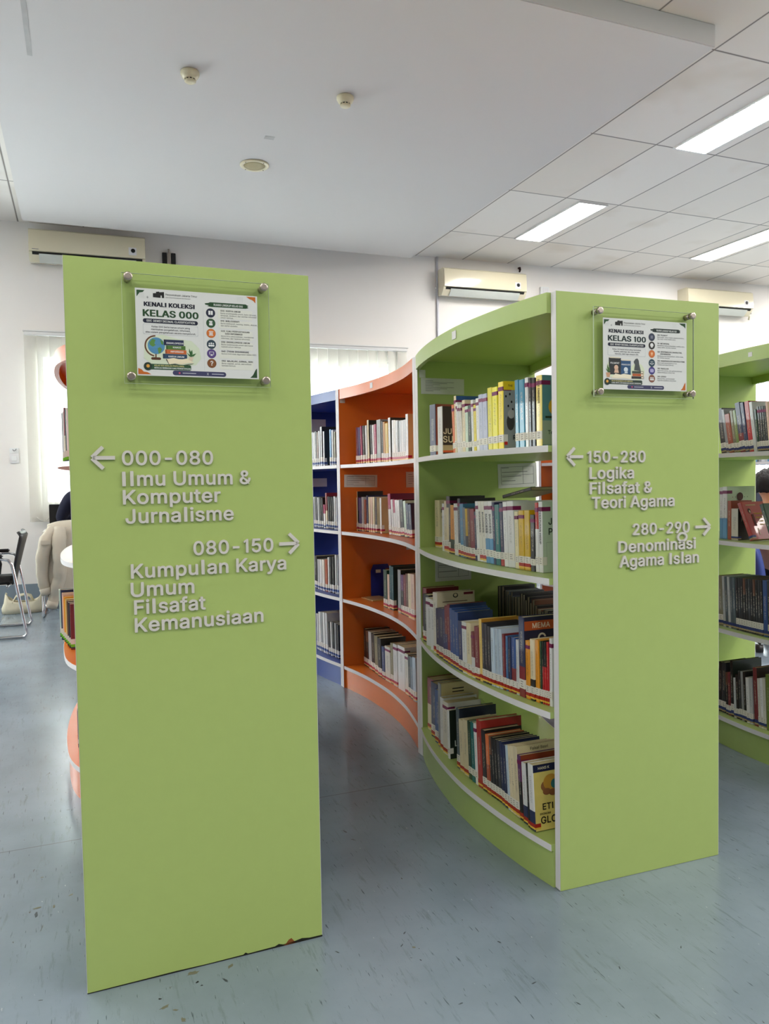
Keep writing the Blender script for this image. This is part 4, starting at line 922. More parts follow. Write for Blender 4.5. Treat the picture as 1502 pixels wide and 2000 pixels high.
for t, u0, u1, z in (('000-080', .1113, .3174, 1.214), ('Ilmu Umum &', .1105, .406, 1.166), ('Komputer', .1107, .3330, 1.1243), ('Jurnalisme', .1150, .363, 1.080),
                     ('080-150', .2655, .4586, .9995), ('Kumpulan Karya', .1232, .4899, .9530), ('Umum', .1216, .2653, .9100), ('Filsafat', .1278, .2906, .8690), ('Kemanusiaan', .1280, .4296, .8275)):
    letter_line(case_a, PA, t, u0, u1, z, .0335, 'pale grey raised letters reading ' + t)
arrow(case_a, PA, (.0454, 1.2313), (.0966, 1.2313), .0245, 'pale grey arrow pointing to the window side')
arrow(case_a, PA, (.5242, 1.0167), (.4735, 1.0167), .0245, 'pale grey arrow pointing into the aisle')
for t, u0, u1, z in (('150-280', .0965, .2934, 1.2085), ('Logika', .1025, .2530, 1.1630), ('Filsafat &', .1030, .3156, 1.1203), ('Teori Agama', .1095, .3967, 1.0795),
                     ('280-290', .2487, .452, .9992), ('Denominasi', .1985, .4750, .9505), ('Agama Islan', .2025, .4860, .9083)):
    letter_line(case_b, PB, t, u0, u1, z, .0335, 'pale grey raised letters reading ' + t)
arrow(case_b, PB, (.0284, 1.2258), (.0815, 1.2258), .0245, 'pale grey arrow pointing into the aisle')
arrow(case_b, PB, (.5302, 1.0144), (.4735, 1.0144), .0250, 'pale grey arrow pointing to the next aisle')
# a loose 0 that slid down below 280-290, lying on its side
bm = bmesh.new()
n = 28
ro, ri = [], []
for y in (-0.0005, -0.0055):
    for rx, rz, lst in ((.0190, .0150, ro), (.0122, .0086, ri)):
        lst.append([bm.verts.new((.425 + rx * math.cos(2 * math.pi * k / n), y, .9870 + rz * math.sin(2 * math.pi * k / n))) for k in range(n)])
for k in range(n):
    j = (k + 1) % n
    bm.faces.new((ro[1][k], ro[1][j], ri[1][j], ri[1][k]))
    bm.faces.new((ro[0][k], ro[0][j], ro[1][j], ro[1][k]))
    bm.faces.new((ri[0][k], ri[0][j], ri[1][j], ri[1][k]))
bmesh.ops.transform(bm, matrix=panel_local(case_b, PB), verts=bm.verts)
o = from_bm('lettering', bm, M_LETTER, case_b)
o['label'] = 'loose pale grey 0 slipped down below 280-290'
# dark green glue marks
bm = bmesh.new()
bx(bm, .1005, .1165, -0.0006, 0.0, 1.1572, 1.1606)
bx(bm, .2265, .2405, -0.0006, 0.0, .9012, .9055)
bmesh.ops.transform(bm, matrix=panel_local(case_b, PB), verts=bm.verts)
from_bm('glue_mark', bm, pm('olive_glue', (112, 142, 40), 0.6, 0.2), case_b)
# chipped lower edge of the 000-080 panel: bare brown board and a dark strip painted for the gap
bm = bmesh.new()
def chip(pts):
    f = bm.faces.new([bm.verts.new((x, -0.0006, z)) for x, z in pts])
    r = bmesh.ops.extrude_face_region(bm, geom=[f])
    for v in r['geom']:
        if isinstance(v, bmesh.types.BMVert):
            v.co.y = 0.0004
chip([(.462, .001), (.470, .006), (.476, .013), (.483, .0155), (.487, .010), (.494, .0015)])
bmesh.ops.transform(bm, matrix=panel_local(case_a, PA), verts=bm.verts)
from_bm('chip', bm, pm('bare_chipboard', (128, 78, 44), 0.9, 0.1, var=0.2, scale=60), case_a)
bm = bmesh.new()
chip([(.0, .0005), (.0, .002), (.20, .0035), (.27, .0022), (.36, .003), (.366, .007), (.372, .003), (.44, .0042), (.45, .008), (.462, .004), (.494, .006), (.51, .0085), (.53, .005), (.5642, .0045), (.5642, .0005)])
bmesh.ops.transform(bm, matrix=panel_local(case_a, PA), verts=bm.verts)
from_bm('worn_edge_gap', bm, pm('dark_edge_gap', (38, 40, 34), 0.9, 0.1), case_a)

# ------------------------------------------------------------------ acrylic sign plates with posters
def color_mat(c):
    return pm('print_%02x%02x%02x' % c, c, 0.55, 0.25, var=0.02)
NAVY, DGREEN, ORNG, WHITE_C, TEALN, PURP, BROWN, GOLD, INKC, PGREEN = ((34, 38, 62), (44, 78, 50), (206, 110, 44), (236, 236, 236), (44, 62, 78), (84, 62, 128), (126, 74, 40), (222, 160, 70), (88, 90, 98), (222, 230, 208))

class Print:
    """flat printed shapes on a sheet of width w, height h; u to the right, v down, both 0..1"""
    def __init__(self, w, h):
        self.w, self.h = w, h
        self.bm = bmesh.new()
        self.mats = []
    def mi(self, c):
        m = color_mat(c)
        if m not in self.mats:
            self.mats.append(m)
        return self.mats.index(m)
    def p(self, u, v, k):
        return (u * self.w, -0.00012 * k - 0.0003, -v * self.h)
    def poly(self, pts, c, k=1):
        f = self.bm.faces.new([self.bm.verts.new(self.p(u, v, k)) for u, v in pts])
        f.material_index = self.mi(c)
        f.normal_update()
        if f.normal.y > 0:
            f.normal_flip()
    def rect(self, u0, u1, v0, v1, c, k=1):
        self.poly([(u0, v1), (u1, v1), (u1, v0), (u0, v0)], c, k)
    def rrect(self, u0, u1, v0, v1, c, k=1, r=None):
        ry = (v1 - v0) / 2 if r is None else r
        rx = ry * self.h / self.w
        pts = []
        for cx, cy, a0 in ((u1 - rx, v1 - ry, 0), (u0 + rx, v1 - ry, 90), (u0 + rx, v0 + ry, 180), (u1 - rx, v0 + ry, 270)):
            for i in range(6):
                a = math.radians(a0 + 18 * i)
                pts.append((cx + rx * math.cos(a), cy + ry * math.sin(a)))
        self.poly(pts, c, k)
    def disc(self, u, v, r, c, k=1, n=24, sy=1.0):
        q = self.w / self.h
        self.poly([(u + r * math.cos(2 * math.pi * i / n), v + r * q * sy * math.sin(2 * math.pi * i / n)) for i in range(n)], c, k)
    def text(self, body, u0, v0, u1=None, cap=0.03, c=INKC, k=2, bold=0.0, align='L'):
        """v0 = baseline"""
        b = text_mesh(body, None if u1 is None else (u1 - u0) * self.w, cap * self.h, 0, bold, align, 1)
        x, y, z = self.p(u0, v0, k)
        merge(self.bm, b, Matrix.Translation((x, y, z)), self.mi(c))
    def heavy(self, body, u0, v0, u1, cap, c, k=2):
        for i, du in enumerate((-.0022, 0, .0022)):
            self.text(body, u0 + du, v0, u1 + du, cap, c, k + i * .2, .02)
    def done(self, name, parent):
        me = bpy.data.meshes.new(name)
        for f in self.bm.faces:
            f.normal_update()
            if f.normal.y > 0:
                f.normal_flip()
        self.bm.to_mesh(me)
        self.bm.free()
        return link(name, me, self.mats, parent)

def sign(pose, plate, sheet, bolts, label, klass, kind):
    u0, u1, z0, z1 = plate
    c = Matrix.Translation((pose[0], pose[1], 0)) @ Matrix.Rotation(pose[2], 4, 'Z') @ Vector(((u0 + u1) / 2, -0.0225, z0))
    root = empty('sign', label, 'sign', c, pose[2], 'acrylic class signs on the green end panels')
    uc = (u0 + u1) / 2
    pl = box('acrylic_plate', u0 - uc, u1 - uc, -0.0025, 0.0025, 0, z1 - z0, M_ACRYLIC, root, bev=0.0006)
    bm = bmesh.new()
    for b in ((u0 - uc - .0004, u0 - uc, 0, z1 - z0), (u1 - uc, u1 - uc + .0004, 0, z1 - z0), (u0 - uc, u1 - uc, -.0004, 0), (u0 - uc, u1 - uc, z1 - z0, z1 - z0 + .0004)):
        bx(bm, b[0], b[1], -0.0022, 0.0022, b[2], b[3])
    from_bm('polished_edge', bm, pm('acrylic_edge', (206, 220, 196), .25, .5), pl)
    for (bu, bz) in bolts:
        bm = bmesh.new()
        lathe(bm, [(.0060, -.0215), (.0082, -.0213), (.0082, -.0032), (.0060, -.0030)], 24, 0, 'y')
        lathe(bm, [(.0075, .0030), (.0095, .0030), (.0097, .0050), (.0097, .0105), (.0090, .0116), (.0060, .0118)], 24, 0, 'y')
        from_bm('standoff', bm, M_STEEL, root, loc=(bu - uc, 0, bz - z0))
    s0, s1, t0, t1 = sheet
    w, h = s1 - s0, t1 - t0
    paper = box('poster', 0, w, 0.0030, 0.0034, -h, 0, M_PAPER, root, loc=(s0 - uc, 0, t1 - z0))
    def P():
        q = Print(w, h)
        return q
    def fin(q, name):
        o = q.done(name, paper)
        o.location = (0, 0.0032, 0)
    # border ornaments
    q = P()
    cnr = DGREEN
    q.poly([(.012, .022), (.075, .022), (.060, .045), (.035, .052), (.024, .075), (.012, .10)], cnr)
    tr = ORNG if klass == 0 else DGREEN
    q.poly([(.985, .012), (.985, .085), (.968, .060), (.955, .048), (.935, .040), (.905, .012)], tr)
    br = DGREEN if klass == 0 else ORNG
    q.poly([(.985, .985), (.925, .985), (.948, .955), (.960, .925), (.972, .890), (.985, .870)], br)
    if klass == 0:
        q.poly([(.008, .985), (.110, .985), (.080, .960), (.050, .955), (.035, .930), (.008, .915)], ORNG)
    for i in range(4):
        for j in range(4):
            q.disc(.030 + i * .012, .055 + j * .016, .0016, INKC, 1, 6)
            q.disc(.830 + i * .014, .030 + j * .016, .0016, INKC, 1, 6)
    q.rect(.088, .105, .0975, .1015, INKC); q.rect(.0952, .0978, .085, .114, INKC)
    q.rrect(.28, .72, .930, .985, (66, 66, 104), 1)
    q.disc(.335, .958, .008, (214, 90, 120), 2, 10)
    q.rect(.36, .47, .952, .962, (190, 190, 206), 2); q.rect(.60, .70, .952, .962, (190, 190, 206), 2)
    q.text('X', .558, .972, None, .028, (226, 226, 232), 2)
    fin(q, 'border_print')
    # heading
    q = P()
    q.poly([(.140, .095), (.140, .050), (.165, .046), (.165, .032), (.190, .026), (.190, .034), (.228, .028), (.228, .098), (.210, .098), (.210, .070), (.200, .070), (.200, .098)], (40, 40, 42))
    q.text('Perpustakaan Jakarta Timur', .24, .066, .495, .022, (46, 46, 50))
    q.text('Suku Dinas Perpustakaan dan Kearsipan', .24, .094, .44, .012, INKC)
    q.heavy('KENALI KOLEKSI', .068, .202, .470, .050, (28, 30, 50))
    q.heavy('KELAS 000' if klass == 0 else 'KELAS 100', .058, .318, .500, .078, DGREEN if klass == 0 else (38, 56, 58))
    q.rrect(.055, .495, .343, .392, NAVY)
    q.text('DDC (DEWEY DECIMAL CLASSIFICATION)', .085, .379, .470, .024, WHITE_C, 2, .014)
    q.rrect(.055, .495, .405, .522, (196, 198, 206), 1, .014)
    q.rrect(.057, .493, .408, .519, (232, 231, 233), 2, .019)
    ls = (('Kelas 000 berisi karya umum yang', 'membahas pengetahuan, informasi,', 'atau sistem pengetahuan secara menyeluruh.') if klass == 0 else
          ('Kelas 100 berisi karya yang membahas', 'filsafat, psikologi, dan cara berpikir', 'manusia, baik logis maupun etis.'))
    for i, t in enumerate(ls):
        q.text(t, .275, .442 + i * .032, None, .020, (60, 62, 74), 3, .01, 'C')
    fin(q, 'heading_print')
    # picture
    q = P()
    if klass == 0:
        q.poly([(.06, .66), (.10, .56), (.20, .52), (.32, .56), (.44, .58), (.50, .66), (.515, .78), (.47, .86), (.30, .88), (.12, .87), (.055, .80)], PGREEN)
        n = 20
        q.poly([(.150 + .088 * math.cos(math.radians(a)), .655 + .088 * w / h * math.sin(math.radians(a))) for a in range(100, 271, 10)] +
               [(.150 + .076 * math.cos(math.radians(a)), .655 + .076 * w / h * math.sin(math.radians(a))) for a in range(270, 99, -10)], (110, 70, 50), 2)
        q.rect(.145, .155, .74, .80, (110, 70, 50), 2); q.rrect(.112, .190, .785, .815, (92, 58, 40), 2)
        q.disc(.155, .652, .068, (88, 146, 190), 3)
        q.poly([(.100, .62), (.125, .575), (.150, .585), (.140, .625), (.150, .645), (.128, .665), (.108, .650)], (92, 140, 70), 4)
        q.poly([(.165, .68), (.185, .665), (.200, .69), (.185, .735), (.172, .745)], (92, 140, 70), 4)
        q.poly([(.185, .575), (.210, .60), (.212, .64), (.195, .63)], (92, 140, 70), 4)
        for v0, v1, a, b, c, t in ((.575, .640, .215, .375, (42, 50, 84), 'ENSIKLOPEDIA'), (.642, .688, .232, .388, (84, 122, 58), 'KAMUS'), (.690, .738, .225, .395, (212, 108, 58), 'INFORMASI'), (.740, .795, .205, .400, (52, 76, 106), 'KARYA UMUM')):
            q.rect(a, b, v0, v1, c, 3)
            q.rect(a, a + .012, v0, v1, tuple(int(x * .75) for x in c), 4)
            q.text(t, (a + b) / 2 + .01, v1 - .016, None, .020, WHITE_C, 4, .015, 'C')
        q.poly([(.235, .800), (.290, .785), (.345, .800), (.400, .785), (.455, .835), (.400, .838), (.352, .858), (.300, .845), (.255, .862)], (238, 226, 196), 5)
        q.poly([(.235, .800), (.255, .862), (.300, .852), (.352, .866), (.455, .840), (.440, .850), (.352, .878), (.258, .878), (.228, .806)], (70, 60, 52), 4)
        q.poly([(.410, .765), (.450, .765), (.444, .812), (.416, .812)], (226, 206, 186), 3)
        for du, dv in ((-.035, -.05), (-.012, -.10), (.012, -.085), (.045, -.045), (.03, -.02), (-.02, -.02)):
            q.poly([(.430, .765), (.430 + du * .4 - .009, .765 + dv * .6), (.430 + du, .765 + dv), (.430 + du * .5 + .010, .765 + dv * .5)], (62, 110, 62), 4)
    else:
        q.disc(.14, .70, .10, (226, 232, 206), 1); q.disc(.40, .74, .085, (226, 232, 206), 1)
        q.rect(.065, .205, .555, .790, (52, 54, 58), 2); q.rect(.075, .195, .545, .560, (226, 214, 190), 3)
        q.text('FILSAFAT', .135, .640, None, .024, WHITE_C, 4, .015, 'C')
        q.disc(.150, .690, .024, (222, 184, 160), 4); q.poly([(.135, .71), (.170, .71), (.180, .765), (.125, .765)], (222, 184, 160), 4)
        q.rect(.205, .320, .585, .790, (44, 84, 128), 3); q.rect(.212, .316, .575, .590, (226, 214, 190), 4)
        q.text('PSIKOLOGI', .262, .655, None, .020, WHITE_C, 5, .015, 'C')
        q.disc(.262, .715, .024, (214, 224, 232), 5); q.poly([(.250, .735), (.280, .735), (.284, .768), (.246, .768)], (214, 224, 232), 5)
        q.poly([(.36, .72), (.37, .64), (.355, .60), (.375, .56), (.40, .55), (.415, .58), (.42, .63), (.435, .70), (.44, .73)], (84, 88, 92), 3)
        for v0, v1, a, b, c in ((.730, .765, .335, .470, (70, 78, 70)), (.768, .803, .340, .470, (190, 92, 54)), (.806, .840, .330, .475, (62, 56, 60))):
            q.rect(a, b, v0, v1, c, 3); q.rect(b - .03, b - .004, v0 + .006, v1 - .006, (232, 222, 200), 4)
        q.poly([(.090, .840), (.140, .775), (.200, .790), (.235, .775), (.330, .790), (.315, .850), (.235, .835), (.170, .845)], (240, 230, 206), 5)
        q.poly([(.032, .765), (.082, .765), (.074, .830), (.040, .830)], (210, 160, 128), 3)
        for du, dv in ((-.025, -.06), (-.006, -.12), (.018, -.09), (.022, -.04)):
            q.poly([(.057, .765), (.057 + du * .4 - .010, .765 + dv * .6), (.057 + du, .765 + dv), (.057 + du * .5 + .010, .765 + dv * .5)], (76, 108, 60), 4)
    q.rrect(.062 if klass == 0 else .03, .430 if klass == 0 else .455, .862, .925, (46, 84, 58) if klass == 0 else (44, 62, 52), 6, .018)
    q.disc(.085 if klass == 0 else .045, .892, .033, (34, 54, 44), 7); q.disc(.085 if klass == 0 else .045, .888, .014, GOLD, 8, 12)
    if klass == 0:
        q.text('KELAS 000 ADALAH PINTU AWAL', .135, .888, .375, .017, (226, 214, 150), 7, .014)
        q.text('MENUJU BERBAGAI ILMU PENGETAHUAN!', .135, .915, .425, .017, WHITE_C, 7, .014)
    else:
        q.text('KELAS 100 MEMBANTU KITA BERPIKIR', .095, .888, .340, .017, (226, 214, 150), 7, .014)
        q.text('LOGIS, KRITIS, DAN MEMAHAMI HAKIKAT KEHIDUPAN', .095, .915, .440, .017, WHITE_C, 7, .014)
    fin(q, 'illustration')
    # right-hand column
    q = P()
    hb = DGREEN if klass == 0 else (40, 52, 52)
    q.poly([(.555, .125), (.585, .118), (.60, .108), (.90, .106), (.915, .118), (.925, .122), (.912, .135), (.925, .148), (.90, .158), (.61, .162), (.575, .156), (.59, .146), (.560, .140)], hb)
    q.text('RUANG LINGKUP KELAS ' + ('000' if klass == 0 else '100'), .630, .148, .875, .025, WHITE_C, 2, .014)
    rows = ((('000  KARYA UMUM',), ('Berisi ensiklopedia umum, buku tahunan,', 'almanak, direktori, dan sumber informasi', 'umum lainnya.'), NAVY), (('010  BIBLIOGRAFI',), ('Berisi bibliografi, katalog, indeks, abstrak,', 'dan daftar pustaka.'), DGREEN),
            (('020  ILMU PERPUSTAKAAN', '        DAN INFORMASI'), ('Berisi ilmu perpustakaan, manajemen', 'informasi, dan layanan informasi.'), ORNG), (('030  ENSIKLOPEDIA UMUM',), ('Berisi ensiklopedia umum dan karya', 'rujukan umum lainnya.'), TEALN),
            (('040  [TIDAK DIGUNAKAN]',), ('Nomor 040 tidak digunakan dalam DDC.',), PURP), (('050  MAJALAH, JURNAL, SERI',), ('Berisi majalah, jurnal, dan terbitan', 'berkala lainnya.'), BROWN)) if klass == 0 else (
            (('100  FILSAFAT',), ('Berisi dasar-dasar filsafat, sejarah pemikiran,', 'dan tokoh-tokoh filsafat dunia.'), (52, 58, 80)), (('110  METAFISIKA',), ('Membahas hakikat keberadaan, realitas, alam,', 'ruang, waktu, dan jiwa manusia.'), (44, 40, 40)),
            (('120  EPISTEMOLOGI, KAUSALITAS,', '        DAN MANUSIA'), ('Membahas teori pengetahuan, sebab akibat,', 'dan hakikat manusia.'), (206, 108, 52)), (('130  PARAPSIKOLOGI DAN OKULTISME',), ('Berisi topik tentang gejala di luar', 'kemampuan biasa manusia.'), (40, 66, 84)),
            (('150  PSIKOLOGI',), ('Berisi teori, proses, dan aplikasi psikologi', 'dalam kehidupan sehari-hari.'), (62, 54, 128)), (('160  LOGIKA',), ('Berisi prinsip-prinsip berpikir', 'logis dan penalaran yang benar.'), (132, 80, 64)))
    if klass == 0:
        for i in range(6):
            q.rrect(.665, .955, (.182, .315, .430, .565, .690, .795)[i], (.295, .405, .545, .660, .765, .895)[i], (236, 235, 228), 1, .015)
    for (hd, sub, c), v in zip(rows, (.235, .355, .475, .605, .715, .830)):
        u = .602 if klass == 0 else .572
        q.disc(u, v, .038, c, 2, 26)
        q.disc(u, v, .033, tuple(min(255, x + 14) for x in c), 3, 26)
        i = rows.index((hd, sub, c))
        wc = (230, 230, 232)
        if klass == 0:
            if i == 0:
                q.rect(u - .018, u - .002, v - .025, v + .022, wc, 4); q.rect(u + .002, u + .018, v - .025, v + .022, wc, 4)
            elif i == 1:
                q.rect(u - .014, u + .014, v - .026, v + .026, wc, 4); q.text('A-Z', u, v + .004, None, .018, c, 5, .015, 'C')
            elif i == 2:
                q.rect(u - .019, u + .019, v - .025, v - .018, wc, 4)
                for k in (-.014, -.004, .006):
                    q.rect(u + k, u + k + .007, v - .014, v + .02, wc, 4)
                q.rect(u - .019, u + .019, v + .021, v + .027, wc, 4)
            elif i == 3:
                for k, s in ((-.017, .8), (.017, .8), (0, 1.0)):
                    q.disc(u + k, v - .012 * s, .0075 * s, wc, 4, 12); q.rrect(u + k - .011 * s, u + k + .011 * s, v + .004, v + .026, wc, 5, .01)
            elif i == 4:
                q.rect(u - .019, u + .019, v - .022, v + .010, wc, 4); q.rect(u - .015, u + .015, v - .017, v + .005, c, 5); q.rect(u - .004, u + .004, v + .010, v + .02, wc, 4); q.rect(u - .011, u + .011, v + .02, v + .025, wc, 4)
            else:
                q.text('?', u, v + .026, None, .055, wc, 4, .015, 'C')
        else:
            if i == 1:
                q.disc(u, v - .005, .020, wc, 4, 16); q.poly([(u - .012, v + .01), (u + .012, v + .01), (u + .008, v + .03), (u - .012, v + .03)], wc, 4)
            elif i == 2:
                q.disc(u, v - .006, .012, (240, 190, 150), 4, 14); q.rect(u - .006, u + .006, v + .012, v + .024, (240, 190, 150), 4)
            elif i == 3:
                q.rect(u - .0015, u + .0015, v - .024, v + .022, wc, 4); q.rect(u - .018, u + .018, v - .020, v - .016, wc, 4)
                for k in (-.016, .016):
                    q.poly([(u + k - .010, v + .004), (u + k + .010, v + .004), (u + k + .005, v + .014), (u + k - .005, v + .014)], wc, 4)
                q.rect(u - .010, u + .010, v + .02, v + .025, wc, 4)
            elif i == 4:
                q.disc(u - .009, v, .014, (176, 170, 214), 4, 14, 1.3); q.disc(u + .009, v, .014, (176, 170, 214), 5, 14, 1.3)
            elif i == 5:
                for k in (-.015, .015, 0):
                    q.disc(u + k, v - .010, .007, wc, 4, 12); q.rrect(u + k - .010, u + k + .010, v + .004, v + .024, wc, 5, .01)
            else:
                q.rect(u - .014, u + .014, v - .022, v + .022, (116, 120, 138), 4)
        tu = .685 if klass == 0 else .640
        vv = v - .030
        for t in hd:
            q.text(t.strip(), tu + (.035 if t.startswith(' ') else 0), vv + .005, None, .0195, (40, 40, 48), 3, .02)
            vv += .030
        for t in sub:
            q.text(t, tu, vv + .003, None, .0165, (92, 94, 102), 3)
            vv += .026
    q.rect(.540, .542, .19, .92, (206, 208, 214))
    fin(q, 'scope_print')
    return root

sign(PA, (.1212, .4562, 1.3985, 1.6455), (.1495, .4290, 1.4177, 1.6150), ((.1347, 1.6367), (.4435, 1.6355), (.1357, 1.4140), (.4440, 1.4140)),
     'clear acrylic sign with a poster headed KENALI KOLEKSI KELAS 000', 0, 'a')
sign(PB, (.1054, .4492, 1.3915, 1.6385), (.1384, .4278, 1.4131, 1.6109), ((.1215, 1.6270), (.4402, 1.6300), (.1213, 1.4050), (.4398, 1.4060)),
     'clear acrylic sign with a poster headed KENALI KOLEKSI KELAS 100', 1, 'b')

